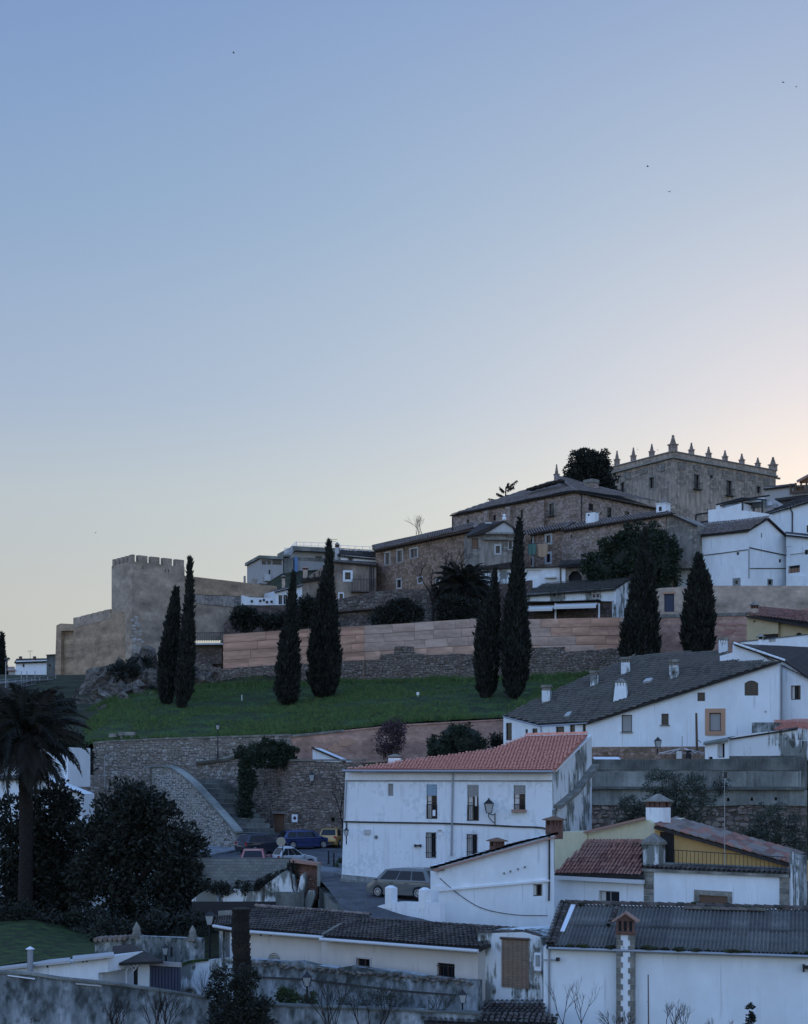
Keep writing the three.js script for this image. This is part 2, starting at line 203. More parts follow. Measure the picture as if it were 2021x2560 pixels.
    if (o.bars) { const b = []; for (let i = 0; i < o.bars; i++) { const x = lerp(x0, x1, (i + .5) / o.bars); b.push(cyl(V(x, y0, z + .03), V(x, y1, z + .03), .016, .016, 5)); } b.push(bx(x0 - .03, lerp(y0, y1, .2), z + .012, x1 + .03, lerp(y0, y1, .2) + .03, z + .048), bx(x0 - .03, lerp(y0, y1, .8), z + .012, x1 + .03, lerp(y0, y1, .8) + .03, z + .048)); this.m('grille', b, MT.iron, m); }
    if (o.curtain) this.m('curtain', bx(x0 + f, y0 + f, k + .014, lerp(x0, x1, o.curtain), y1 - f, k + .03), MT.curtain, m);
    if (o.balcony) { const yt = lerp(y0, y1, .42), b = [bx(x0 - .25, y0 - .12, z, x1 + .25, y0, z + .55), bx(x0 - .25, yt, z + .5, x1 + .25, yt + .05, z + .54)]; for (let i = 0; i <= 8; i++) { const x = lerp(x0 - .22, x1 + .22, i / 8); b.push(bx(x - .012, y0, z + .51, x + .012, yt, z + .535)); } for (const x of [x0 - .24, x1 + .2]) b.push(bx(x, yt, z, x + .04, yt + .05, z + .5)); this.m('balcony', b, MT.iron, m); }
    return m;
  }
  door(r, o = {}) { const z = o.z ?? 0, [x0, y0, x1, y1] = this.rect(r, z), k = z - (o.rec ?? .12); const n = o.planks ?? 4, m = this.m('door', bx(x0, y0, k - .05, x1, y1, k), o.mat ?? MT.wood); for (let i = 0; i < n; i++) this.m('plank', bx(lerp(x0, x1, i / n) + .012, y0 + .02, k, lerp(x0, x1, (i + 1) / n) - .012, y1 - .02, k + .025), o.mat ?? MT.wood, m); this.m('handle', bx(lerp(x0, x1, .85), lerp(y0, y1, .47), k + .025, lerp(x0, x1, .9), lerp(y0, y1, .51), k + .08), MT.iron, m); if (o.lintel) this.m('lintel', bx(x0 - .2, y1 + .002, z - .1, x1 + .2, y1 + .22, z + .05), o.lintel, m); return m; }
  roof(pts, o = {}) { // planar polygon of local points, the first two along the eave
    const m = this.m(o.name ?? 'roof', slab(pts.map(p => p.clone().add(V(0, o.tiles ? -.06 : -.03, 0))), o.th ?? .12), o.slab ?? MT.slab); if (!o.tiles) return m;
    let [, n] = polyTri(pts); if (n.y < 0) n = n.negate(); const u = (o.u ?? pts[1].clone().sub(pts[0])); u.addScaledVector(n, -u.dot(n)).normalize(); let v = n.clone().cross(u).normalize(); if (v.y < 0) v = v.negate();
    const O = pts[0], q = pts.map(p => { const d = p.clone().sub(O); return new THREE.Vector2(d.dot(u), d.dot(v)); }); const bb = new THREE.Box2().setFromPoints(q);
    const p = o.pitch ?? .24, L = o.row ?? .34, r = p * .36, it = [], B = new THREE.Matrix4().makeBasis(u, v, n); const rn = rng(o.seed ?? it.length + 3), c2 = new THREE.Vector2();
    for (let y = bb.min.y; y < bb.max.y; y += L) for (let x = bb.min.x + p / 2; x < bb.max.x; x += p) { c2.set(x, Math.min(y + L * .5, bb.max.y - .01)); if (!inside(c2, q)) continue; const a = O.clone().addScaledVector(u, x + rr(-.012, .012, rn)).addScaledVector(v, y + rr(-.02, .02, rn)).addScaledVector(n, .015 + rr(0, .012, rn)); const mm = B.clone(); mm.multiply(new THREE.Matrix4().makeRotationZ(rn() < .06 ? rr(-.2, .2, rn) : rr(-.05, .05, rn))); const sag = noise3(x * .3 + 70, y * .4 + 70, 1), pat = noise3(x * .55 + 40, y * .7 + 40, 3); a.addScaledVector(n, (sag - .5) * (o.sag ?? .09)); mm.setPosition(a); mm.premultiply(this.T); it.push({ m: mm, g: 0, c: Math.max(0, Math.min(o.tiles.length - 1, Math.floor((pat * 1.6 - .3 + rr(-.35, .35, rn)) * o.tiles.length))), s: -y + .001 * rn() }); }
    const geo = []; const S = 5; const arc = (k, y, rad, lift) => { const t = Math.PI * (.04 + .92 * k / S); return V(-Math.cos(t) * rad, y, Math.sin(t) * rad * (o.arch ?? .85) + lift); };
    for (let k = 0; k < S; k++) geo.push(quad(arc(k, 0, r * 1.1, .03), arc(k + 1, 0, r * 1.1, .03), arc(k + 1, L * 1.1, r * .9, 0), arc(k, L * 1.1, r * .9, 0)));
    pieces(m, 'roof_tile', it, [geo], o.tiles, o.most ?? 0, 'roof_tiles'); return m;
  }
  ridge(a, b, mats, { r = .13, L = .42, most = 60 } = {}) { const d = b.clone().sub(a), n = Math.max(1, Math.round(d.length() / L)), it = []; const u = d.clone().normalize(), s = V(0, 1, 0).cross(u).normalize(), w = u.clone().cross(s); const B = new THREE.Matrix4().makeBasis(s.negate(), u, w.y < 0 ? w.negate() : w); const geo = [], S = 5; const arc = (k, y, rad, l) => { const t = Math.PI * k / S; return V(-Math.cos(t) * rad, y, Math.sin(t) * rad + l); }; for (let k = 0; k < S; k++) geo.push(quad(arc(k, 0, r * 1.1, .02), arc(k + 1, 0, r * 1.1, .02), arc(k + 1, L * 1.08, r * .92, 0), arc(k, L * 1.08, r * .92, 0))); for (let i = 0; i < n; i++) { const mm = B.clone().setPosition(a.clone().addScaledVector(d, i / n)); mm.premultiply(this.T); it.push({ m: mm, g: 0, c: i % mats.length, s: 0 }); } pieces(this.root, 'ridge_tile', it, [geo], mats, most, 'ridge_tiles'); }
  // a face of single stones set in mortar; outline in photo pixels on plane z
  stones(o, z, { w = .42, hh = .26, tm = TM.stone, most = 300, seed = 5, parent, proud = .04, holes = [], rough = 1 } = {}) {
    const q = o.map(([x, y]) => { const p = this.h(x, y, z); return new THREE.Vector2(p.x, p.y); }); const hs = holes.map(r => this.rect(r, z)); const bb = new THREE.Box2().setFromPoints(q), rn = rng(seed), it = [], c = new THREE.Vector2();
    for (let y = bb.min.y; y < bb.max.y;) { const h0 = hh * rr(.7, 1.3, rn); let x = bb.min.x - rn() * w; while (x < bb.max.x) { const w0 = w * rr(.42, 1.5, rn), sp = rn() < .18 ? 2 : 1, dy = h0 * rr(-.28, .28, rn), sk = rr(.78, 1.22, rn); c.set(x + w0 / 2, y + h0 / 2 + dy);
      if (inside(c, q) && !hs.some(([a, b, d, e]) => c.x > a - w0 * .4 && c.x < d + w0 * .4 && c.y > b - h0 * .4 && c.y < e + h0 * .4)) for (let k = 0; k < sp; k++) { if (rn() < .07) continue; const ww = w0 * .97 - .02, h1 = h0 / sp * sk - .02; const m = new THREE.Matrix4().compose(V(c.x, y + dy + h0 / sp * (k + .5), z), new THREE.Quaternion().setFromEuler(new THREE.Euler(rr(-.1, .1, rn) * rough, rr(-.12, .12, rn) * rough, rr(-.2, .2, rn) * rough)), V(ww, h1, proud * rr(.5, 1.6, rn))); m.premultiply(this.T); it.push({ m, g: Math.floor(rn() * 5), c: Math.floor(rn() * tm.length), s: ww * h1 }); }
      x += w0; } y += h0; }
    pieces(parent ?? this.root, 'stone', it, STONES, tm, most, 'stones');
  }
  chimney(r, z, o = {}) { // pot: body, open lantern with posts, cap
    const [x0, y0, x1, y1] = this.rect(r, z), w = x1 - x0, h = y1 - y0, d = o.d ?? w, cx = (x0 + x1) / 2, cz = z - d / 2, by = y0 + h * (o.body ?? .62), top = y1, c = o.over ?? .12, b = o.cap ?? .22; const f = o.flare ?? 0;
    const B = [prismBox(cx, y0 - (o.deep ?? .6), cz, w + 2 * f, d + 2 * f, cx, by, cz, w, d)]; const m = this.m('chimney', B, o.mat ?? MT.white3); const yc = top - h * b;
    this.m('flue', bx(cx - w * .3, by, cz - d * .3, cx + w * .3, yc, cz + d * .3), MT.dark, m); const p = [], n = o.posts ?? 2, pw = w * .11; for (let i = 0; i <= n; i++) for (const s of [-1, 1]) p.push(bx(lerp(cx - w / 2 + pw, cx + w / 2 - pw, i / n) - pw * .9, by + .001, cz + s * (d / 2 - pw) - pw, lerp(cx - w / 2 + pw, cx + w / 2 - pw, i / n) + pw * .9, yc, cz + s * (d / 2 - pw) + pw)); this.m('lantern_post', p, o.post ?? MT.brick, m);
    this.m('chimney_cap', o.pyr === false ? bx(cx - w / 2 - c, yc, cz - d / 2 - c, cx + w / 2 + c, top, cz + d / 2 + c) : [bx(cx - w / 2 - c, yc, cz - d / 2 - c, cx + w / 2 + c, yc + .06, cz + d / 2 + c), prismBox(cx, yc + .06, cz, w + 2 * c - .04, d + 2 * c - .04, cx, top, cz, w * .12, d * .12)], o.capMat ?? MT.granite, m); return m;
  }
}
function prismBox(ax, ay, az, aw, ad, bxx, by, bz, bw, bd) { const p = (x, y, z, w, d) => [V(x - w / 2, y, z + d / 2), V(x + w / 2, y, z + d / 2), V(x + w / 2, y, z - d / 2), V(x - w / 2, y, z - d / 2)]; const a = p(ax, ay, az, aw, ad), b = p(bxx, by, bz, bw, bd); const l = []; for (let i = 0; i < 4; i++) { const j = (i + 1) % 4; l.push(a[i], a[j], b[j], a[i], b[j], b[i]); } l.push(b[0], b[1], b[2], b[0], b[2], b[3], a[0], a[2], a[1], a[0], a[3], a[2]); return tri(l); }
const STONES = [1, 2, 3, 4, 5].map(s => { const r = rng(s * 31), j = a => rr(-a, a, r), N = 7; const out = Array.from({ length: N }, (_, i) => { const t = (i + j(.25)) / N * 6.2832 + s, c = Math.cos(t), d = Math.sin(t), k = .54 / Math.pow(Math.abs(c) ** 3.2 + Math.abs(d) ** 3.2, 1 / 3.2) * rr(.86, 1.06, r); return V(c * k, d * k, 0); }); const ring = (q, z, jz) => out.map(p => V(p.x * q, p.y * q, z + j(jz))); const R0 = ring(1, -.6, 0), R1 = ring(.98, .4, .12), R2 = ring(.66, 1, .18), l = []; for (const [a, b] of [[R0, R1], [R1, R2]]) for (let i = 0; i < N; i++) { const k = (i + 1) % N; l.push(a[i], a[k], b[k], a[i], b[k], b[i]); } for (let i = 1; i < N - 1; i++) l.push(R2[0], R2[i], R2[i + 1]); return tri(l); });
function base(name, label, category, pos, turn = 0, group) { const o = new THREE.Group(); o.name = nm(name); o.position.copy(pos); o.rotation.y = turn; o.userData = { label, category, kind: 'thing' }; if (group) o.userData.group = group; scene.add(o); return o; }
const part = (name, gs, mat, parent) => meshOf(name, merged(gs), mat, parent);
function foliage(n, at, size, cols, rn, o = {}) { // n small leaf faces; at(i) gives position and a direction
  const p = new Float32Array(n * 18), c = new Float32Array(n * 18), nn = new Float32Array(n * 18); const a = V(0, 0, 0), b = V(0, 0, 0), w = V(0, 0, 0), q = V(0, 0, 0);
  for (let i = 0; i < n; i++) {
    const [pos, d] = at(i); const L = size * rr(.6, 1.5, rn), W = L * (o.aspect ?? .55) * rr(.7, 1.2, rn); a.copy(d).add(w.set(rr(-1, 1, rn), rr(-1, 1, rn), rr(-1, 1, rn)).multiplyScalar(o.loose ?? .9)).normalize(); b.set(rr(-1, 1, rn), rr(-1, 1, rn), rr(-1, 1, rn)).cross(a).normalize(); q.copy(a).cross(b);
    const v0 = pos, v1 = pos.clone().addScaledVector(a, L * .5).addScaledVector(b, W * .5).addScaledVector(q, L * .06), v2 = pos.clone().addScaledVector(a, L), v3 = pos.clone().addScaledVector(a, L * .5).addScaledVector(b, -W * .5).addScaledVector(q, L * .06);
    const k = cols[Math.floor(rn() * cols.length)], t = rr(.7, 1.3, rn); [v0, v1, v2, v0, v2, v3].forEach((x, j) => { const z = i * 18 + j * 3; p[z] = x.x; p[z + 1] = x.y; p[z + 2] = x.z; c[z] = k[0] * t; c[z + 1] = k[1] * t; c[z + 2] = k[2] * t; nn[z] = -q.x; nn[z + 1] = -q.y; nn[z + 2] = -q.z; });
  }
  const g = new THREE.BufferGeometry(); g.setAttribute('position', new THREE.BufferAttribute(p, 3)); g.setAttribute('normal', new THREE.BufferAttribute(nn, 3)); g.setAttribute('color', new THREE.BufferAttribute(c, 3)); return g;
}
const colored = (g, k) => { g = prep(g); g.deleteAttribute('uv'); const n = g.attributes.position.count, c = new Float32Array(n * 3); for (let i = 0; i < n; i++) c.set(k, i * 3); g.setAttribute('color', new THREE.BufferAttribute(c, 3)); return g; };
function lump(rx, ry, rz, seed, det = 3, amp = .25) { const g = new THREE.IcosahedronGeometry(1, det), p = g.attributes.position, v = V(0, 0, 0); for (let i = 0; i < p.count; i++) { v.fromBufferAttribute(p, i); const k = 1 + amp * (2 * noise3(v.x * 2.3 + 40, v.y * 2.3 + 40, v.z * 2.3 + 40, seed) - 1); p.setXYZ(i, v.x * rx * k, v.y * ry * k, v.z * rz * k); } g.computeVertexNormals(); return g; }
// ================================================================ the ground
const PROF = [[ // left, middle, right: distance, height
  [-500, -13], [70, -13], [100, -11.4], [115, -10.5], [128, -8.5], [138, -5], [139.6, 1.5], [142, 2.2], [160, 6], [170, 8], [180, 10.5], [190, 12], [230, 12], [300, 10], [600, 0], [1500, -25], [7000, -25]], [
  [-500, -13], [75, -12], [100, -9.5], [115, -9], [132, -8], [138.5, -3.5], [140.6, 1.4], [142, 2.2], [165, 7.6], [172.5, 8.4], [178, 14], [190, 16.5], [200, 19], [215, 25], [240, 34], [270, 37], [320, 36], [600, 10], [1500, -25], [7000, -25]], [
  [-500, -13], [70, -13], [90, -10.5], [104, -7.8], [113.5, -7], [117.5, 0], [122, .8], [140, 3.6], [160, 7.6], [169, 8.2], [176, 14], [185, 17], [192, 18], [205, 26], [225, 34], [255, 37], [320, 37], [600, 10], [1500, -25], [7000, -25]]];
const prof = (a, d) => { let k = 0; while (k < a.length - 2 && d > a[k + 1][0]) k++; return lerp(a[k][1], a[k + 1][1], Math.max(0, Math.min(1, (d - a[k][0]) / (a[k + 1][0] - a[k][0])))); };
function groundY(x, z) { const d = -z, px = CX + x * F / Math.max(60, d), a = prof(PROF[0], d), b = prof(PROF[1], d), c = prof(PROF[2], d); return lerp(lerp(a, b, sm(430, 720, px)), c, sm(1230, 1420, px)) + .25 * (noise3(x * .15 + 900, z * .15 + 900, 0) - .5); }
{
  const xs = [], zs = []; for (let i = -70; i <= 70; i++) xs.push(Math.sign(i) * (Math.abs(i) * 2 + Math.pow(Math.max(0, Math.abs(i) - 40), 2.6) * .9)); for (let i = 0; i <= 190; i++) zs.push(i < 20 ? 500 - i * 26 : i < 150 ? 5 - (i - 20) * 2.2 : -281 - Math.pow(i - 149, 2.3) * .9);
  const p = [], idx = []; for (const z of zs) for (const x of xs) p.push(x, groundY(x, z), z); for (let j = 0; j < zs.length - 1; j++) for (let i = 0; i < xs.length - 1; i++) { const a = j * xs.length + i, b = a + xs.length; idx.push(a, b, a + 1, a + 1, b, b + 1); }
  const g = new THREE.BufferGeometry(); g.setAttribute('position', new THREE.BufferAttribute(new Float32Array(p), 3)); g.setIndex(idx); g.computeVertexNormals(); const m = part('ground', g, MT.earthG, scene); m.userData = { kind: 'structure' };
}
// the grass bank below the long wall
const SB = [[150, 1905, 136], [234, 1857, 139.6], [420, 1849, 140.3], [604, 1844, 140.3], [730, 1836, 140.6], [860, 1823, 141], [1000, 1808, 142], [1262, 1793, 143], [1430, 1758, 149]], ST = [[195, 1800, 160], [300, 1745, 170], [480, 1716, 173.5], [620, 1714, 174], [760, 1712, 173.7], [900, 1704, 173], [1010, 1702, 172], [1330, 1696, 169.5], [1560, 1690, 167]];
const bank = (s, t) => { const k = Math.min(7, Math.floor(s * 8)), f = s * 8 - k, a = P(...SB[k]).lerp(P(...SB[k + 1]), f), b = P(...ST[k]).lerp(P(...ST[k + 1]), f); const q = a.lerp(b, t); q.y += .5 * Math.sin(Math.PI * t) * (noise3(q.x * .12 + 50, q.z * .12 + 50, 1) - .4) + .12 * (noise3(q.x * .9 + 50, q.z * .9 + 50, 3) - .5); return q; };
const proj = p => [CX + p.x / -p.z * F, H - p.y / -p.z * F];
const bankAt = (px, py) => { let best = 1e9, o; for (let i = 0; i <= 120; i++) for (let j = 0; j <= 50; j++) { const q = bank(i / 120, j / 50), [x, y] = proj(q), d = (x - px) ** 2 + (y - py) ** 2 * 4; if (d < best) { best = d; o = q; } } return o; };
{
  const p = [], idx = [], A = 160, B = 44; for (let j = 0; j <= B; j++) for (let i = 0; i <= A; i++) { const q = bank(i / A, j / B); p.push(q.x, q.y, q.z); } for (let j = 0; j < B; j++) for (let i = 0; i < A; i++) { const a = j * (A + 1) + i, b = a + A + 1; idx.push(a, a + 1, b, a + 1, b + 1, b); }
  const g = new THREE.BufferGeometry(); g.setAttribute('position', new THREE.BufferAttribute(new Float32Array(p), 3)); g.setIndex(idx); g.computeVertexNormals(); part('grass_bank', g, MT.grass, scene).userData = { kind: 'structure' };
  const rn = rng(12), bl = []; for (let i = 0; i < 7; i++) { const a = rr(0, 6.28, rn), x = rr(-.16, .16, rn), z = rr(-.16, .16, rn), h = rr(.5, 1, rn), w = .05; bl.push(tri([V(x - Math.cos(a) * w, 0, z - Math.sin(a) * w), V(x + Math.cos(a) * w, 0, z + Math.sin(a) * w), V(x + rr(-.3, .3, rn), h, z + rr(-.3, .3, rn))])); }
  const gm = M(.085, .15, .045, { rough: .9 }); const im = new THREE.InstancedMesh(merged(bl), gm, 20000), m4 = new THREE.Matrix4(), c = new THREE.Color(); for (let i = 0; i < 20000; i++) { const edge = i % 5 === 0, t0 = edge ? (rn() < .7 ? 1 - .07 * rn() * rn() : .03 * rn()) : rn(), q = bank(rn(), t0), thick = noise3(q.x * .25 + 9, q.z * .25 + 9, 4); if (thick < .42 && !edge) { q.copy(bank(rn(), rn())); } const s = rr(.18, .42, rn) * (.4 + thick) * (edge ? 1.9 : 1); m4.compose(q, new THREE.Quaternion().setFromAxisAngle(V(0, 1, 0), rr(0, 6.28, rn)), V(s * 1.3, s, s * 1.3)); im.setMatrixAt(i, m4); const t = rr(.6, 1.25, rn); c.setRGB(t * rr(.8, 1.3, rn), t, t * .9); im.setColorAt(i, c); }
  im.name = 'grass'; im.userData = { kind: 'stuff', label: 'long green grass growing on the bank below the old wall', category: 'grass' }; im.castShadow = im.receiveShadow = true; scene.add(im);
}
// ================================================================ the old town on the hill
{ // square tower with merlons
  const f = new Fr(330, 183, 462, 188, 8).thing('castle_tower', 'tall square grey tower with merlons at the left end of the walls', 'tower'); const top = (H - 1403) * 183 / F - 8, L = f.L(279.5, H, 187.5), w = f.len;
  f.wall([[330, 1403], [462, 1417.5], [462, 1690], [330, 1700]], [[356.6, 1415, 358.8, 1423], [413, 1422, 415, 1430], [421, 1424, 423.4, 1431]], MT.castle, { t: .5, extra: prism([V(0, top, -.504), V(w, top, -.504), V(w + L.x, top, L.z - .5), V(L.x, top, L.z)], -1) });
  const g = f.face(279.5, 187.5, 330, 183); let mt = [[330, 338.8], [345.5, 370.8], [376.9, 400.9], [407.3, 431.7], [438.4, 462]];
  for (const [a, b] of mt) { const x0 = f.h(a, 1400).x, x1 = f.h(b, 1400).x; f.m('merlon', bx(x0 + .06, top + .002, -.55, x1 - .06, top + .82, -.02), MT.castle); }
  const gl = g.len; for (let i = 0; i < 5; i++) g.m('merlon', bx(gl * i / 5 + .15, top + .002, -.52, gl * (i + .7) / 5, top + .8, -.02), MT.castle);
  f.stones([[331, 1537], [349, 1535], [356, 1600], [372, 1660], [331, 1672]], .01, { w: .55, hh: .36, tm: TM.pale, most: 60, seed: 3 });
}
{ // curtain wall with stepped merlons
  const f = new Fr(184, 195, 318, 184, 6).thing('curtain_wall', 'brown rammed earth curtain wall with small merlons left of the tower', 'wall');
  f.wall([[184, 1553], [276, 1530], [276, 1533], [317, 1528], [317, 1690], [184, 1775]], [], MT.castleB, { t: 1.2 });
  const xs = [[184, 201], [202.5, 213], [214.5, 228], [230, 243.5], [245, 259], [260.5, 275.5]]; for (const [a, b] of xs) { const y = lerp(1547, 1524, (a - 184) / 92), [x0, , x1] = f.rect([a, y, b, y]), y0 = f.h(a, y).y, yb = f.h(b, lerp(1553, 1530, (b - 184) / 92)).y; f.m('merlon', bx(x0, yb - .4, -.7, x1, y0 + .12, .012), MT.castle); }
  f.wall([[184, 1556], [276, 1533], [276, 1546], [184, 1572]], [], MT.castle, { z: .03, t: .028, name: 'parapet' });
  f.wall([[257, 1687], [275, 1662], [317, 1657], [317, 1668], [300, 1688]], [], MT.castle, { z: .5, t: .48, name: 'base_slab' });
  const e = new Fr(141.5, 197, 193, 194.5, 6).thing('wall_turret', 'plain brown turret ending the curtain wall on the far left', 'tower');
  e.wall([[142, 1566], [193, 1563], [193, 1780], [136, 1780]], [], MT.castleB, { z: -.5, t: 4 }); e.wall([[141.5, 1563.5], [152, 1558.6], [193, 1560.5], [193, 1577], [153.5, 1577], [152, 1780], [135, 1780]], [], MT.castleB, { t: .49, name: 'buttress' }); for (const y of [1610, 1642, 1680]) e.m('stone_course', e.box([154, y, 191, y + 3], -.42, .09), MT.castle);
}
{ // rocks under the tower
  const r = new THREE.Group(); r.name = 'rock_outcrop'; r.userData = { kind: 'structure' }; r.position.copy(P(300, 1760, 176)); scene.add(r); const rn = rng(77);
  const L = [[235, 1740, 175, 1.6, 2.6], [262, 1712, 178, 2, 2.4], [230, 1782, 168, 1.9, 1.8], [275, 1760, 170, 2.4, 2.2], [300, 1700, 179, 2, 2.2], [330, 1690, 180, 2.2, 2.2], [320, 1740, 174, 2.4, 2.2], [352, 1720, 177, 2, 2.6], [375, 1690, 180, 1.9, 2.6], [390, 1730, 176, 1.9, 2.4], [255, 1800, 164, 1.7, 1.2], [360, 1760, 171, 2, 1.6], [490, 1690, 178, 1.2, 2], [510, 1700, 177, 1.6, 1.6], [535, 1690, 178, 1.5, 1.6], [484, 1650, 180, 1, 1.6], [213, 1760, 174, 1.1, 1.7]];
  L.forEach(([x, y, d, w, h], i) => { const m = part('rock', lump(w * .92, h * .9, 1.5, i + 4, 2, .75), MT.rock, r); m.position.copy(P(x, y, d).sub(r.position)); m.rotation.set(rr(-.3, .3, rn), rr(0, 6, rn), rr(-.4, .4, rn)); });
}
{ // wall running back from the tower
  const f = new Fr(462, 189, 693, 201, 12).thing('brown_wall', 'long brown wall with a flat top right of the grey tower', 'wall');
  f.wall([[462, 1439], [693, 1466], [693, 1497], [640, 1492], [462, 1485]], [], MT.castleB, { t: 1 }); f.wall([[462, 1486], [640, 1493], [608, 1500], [606, 1520], [462, 1505]], [], MT.castleR, { z: .1, t: 1, name: 'patched_band' }); f.wall([[462, 1505.5], [606, 1521], [700, 1520], [700, 1600], [462, 1600]], [], MT.castle, { z: .02, t: 1, name: 'lower_wall' });
  f.m('chimney_pipe', f.box([612, 1440, 615, 1462], -.3, .2), MT.castleR); f.m('coping', f.box([632, 1448, 645, 1460], -.4, .5), MT.castleR);
  const g = new Fr(606, 194, 690, 197, 17).thing('white_terrace_wall', 'low white terrace wall hung with dark pots left of the cypress', 'wall'); g.wall([[606, 1488], [625, 1493], [690, 1496], [690, 1514], [606, 1512]], [], MT.white3, { t: .3 }); for (const [x, y] of [[631, 1503], [652, 1502], [661, 1500], [669, 1505], [680, 1504]]) g.m('flower_pot', g.box([x - 2, y - 2.5, x + 2, y + 2.5], .16, .15), MT.dark);
  const h = new Fr(688, 196, 756, 198, 17).thing('white_terrace_house', 'small white terrace building behind the third cypress', 'house'); h.wall([[689, 1478], [756, 1462], [756, 1513], [689, 1513]], [[697, 1488, 707, 1511], [709, 1487, 720, 1511]], MT.white3, { t: .3, back: 3 }); h.win([697, 1488, 707, 1511], { mat: MT.frame }); h.win([709, 1487, 720, 1511], { mat: MT.frame }); h.roof([h.h(686, 1479, .3), h.h(758, 1461.5, .3), h.h(758, 1458, -3), h.h(686, 1474, -3)], { th: .15 });
}
{ // the pink rammed earth wall over its old stone footing
  const f = new Fr(470, 177, 1640, 167.5, 8).thing('long_pink_wall', 'long pink rammed earth wall on a rough stone footing above the grass', 'wall');
  const top = [[558, 1586], [735, 1574], [781, 1572], [845, 1568], [911, 1564], [1000, 1559], [1084, 1553], [1197, 1546], [1322, 1548], [1440, 1545], [1556, 1543], [1640, 1541]], tp = top.map(([x, y]) => f.h(x, y));
  const topY = u => { let k = 0; while (k < tp.length - 2 && u > tp[k + 1].x) k++; return lerp(tp[k].y, tp[k + 1].y, (u - tp[k].x) / (tp[k + 1].x - tp[k].x)); };
  f.m('wall', [ext([...tp, V(tp[11].x, 0, 0), V(tp[0].x, 0, 0)], [], -1, -.13)], MT.pink);
  const pan = tints([[.76, .455, .325], [.77, .465, .335], [.745, .44, .31], [.755, .45, .32], [.775, .47, .34]], { map: 'blotch', size: 6 }), pan2 = tints([[.79, .58, .475], [.8, .59, .485], [.78, .565, .46], [.77, .5, .38], [.815, .61, .51]], { map: 'blotch', size: 7 }), all = [...pan, ...pan2];
  const it = [], rn = rng(19); const u1 = f.h(911, 1600).x, u2 = f.h(1340, 1600).x; for (let r = 0; r < 5; r++) { let u = tp[0].x; while (u < tp[11].x - .3) { const zone = u < u1 ? 0 : u < u2 ? 1 : 2; let w = zone === 0 ? rr(2.4, 5.2, rn) : rr(1.6, 3.6, rn); w = Math.min(w, tp[11].x - u); if (u < u1 && u + w > u1) w = u1 - u; const c = u + w / 2, sl = Math.atan((topY(c + .5) - topY(c - .5))), y = topY(c) - (r + .5) * .98; const m = new THREE.Matrix4().compose(V(c, y, -.13), new THREE.Quaternion().setFromAxisAngle(V(0, 0, 1), sl), V(w - .014, .966, .13 + rr(-.006, .01, rn))); const red = zone === 1 ? (r === 3 ? 3 : 0) : 0; it.push({ m, g: 0, c: zone === 1 ? 5 + (red ? 3 : [0, 1, 2, 4][Math.floor(rn() * 4)]) : zone === 2 ? (rn() < .55 ? 5 + Math.floor(rn() * 4) : Math.floor(rn() * 5)) : Math.floor(rn() * 5), s: 1 }); u += w; } }
  pieces(f.root, 'earth_panel', it, [prismBoxZ()], all, 300);
  const low = [[470, 1650], [560, 1673], [690, 1662], [760, 1660], [850, 1652], [912, 1650], [950, 1649], [952, 1637], [985, 1634], [988, 1616], [1034, 1616], [1036, 1630], [1068, 1638], [1140, 1634], [1190, 1636], [1322, 1619], [1410, 1617], [1412, 1630], [1480, 1625], [1556, 1620], [1640, 1618]], lowP = [...low, [1640, 1720], [470, 1730]];
  f.wall(lowP, [], MT.mortarD, { z: .12, t: .22, name: 'footing' }); f.stones(lowP, .11, { w: .42, hh: .19, tm: TM.stoneB, seed: 23, proud: .06, rough: .9 });
  f.m('pilaster', f.box([907, 1650, 911, 1712], .3, .3), MT.stoneB);
  const g = new Fr(484, 176.5, 568, 176, 14).thing('walkway_railing', 'dark railing on a pale walkway slab at the left end of the pink wall', 'railing'); g.m('slab', g.box([484, 1607, 557, 1612], 0, 2.5), MT.greyW); const rl = [bx(g.h(484, 1583).x, g.h(484, 1583).y, -.06, g.h(567, 1580).x, g.h(484, 1583).y + .06, 0)]; g.m('rail', rl, MT.iron); for (let i = 0; i <= 16; i++) { const x = lerp(g.h(485, 1600).x, g.h(556, 1600).x, i / 16); g.m('baluster', bx(x - .02, g.h(484, 1607).y, -.05, x + .02, g.h(484, 1583).y, -.01), MT.iron); } g.m('pier', g.box([487, 1612, 556, 1660], -.8, 1), MT.darkstone);
}
function prismBoxZ() { const a = [[-.5, -.5], [.5, -.5], [.5, .5], [-.5, .5]], b = a.map(([x, y]) => V(x, y, 0)), c = a.map(([x, y]) => V(x * .995, y * .97, 1)), l = []; for (let i = 0; i < 4; i++) { const j = (i + 1) % 4; l.push(b[i], b[j], c[j], b[i], c[j], c[i]); } l.push(c[0], c[1], c[2], c[0], c[2], c[3]); return tri(l); }
{ // tan wall with the dark door, right
  const f = new Fr(1637, 171, 2060, 166, 8).thing('tan_wall', 'tall tan plastered wall with a dark door behind the right-hand cypresses', 'wall');
  f.wall([[1637, 1474], [1650, 1470], [1775, 1464], [2060, 1465], [2060, 1534], [1637, 1536]], [[1661, 1484, 1686, 1530]], MT.tan, { t: .5 }); f.door([1661, 1484, 1686, 1530], { mat: MT.blueGate, lintel: MT.brickP, rec: .2 }); f.m('backing', f.box([1655, 1480, 1692, 1533], -.504, .2), MT.tan);
  f.wall([[1637, 1536.5], [2060, 1534.5], [2060, 1660], [1637, 1660]], [], MT.pink, { z: .25, t: .8, name: 'lower_wall' }); f.m('coping', f.box([1640, 1533.5, 2060, 1537], .33, .3), MT.cap); const rn = rng(4); f.stones([[1780, 1560], [1868, 1556], [1868, 1590], [1780, 1592]], .25, { w: 1.4, hh: .5, tm: tints([[.38, .2, .16], [.42, .23, .19]]), most: 40, seed: 9, proud: .03 });
}
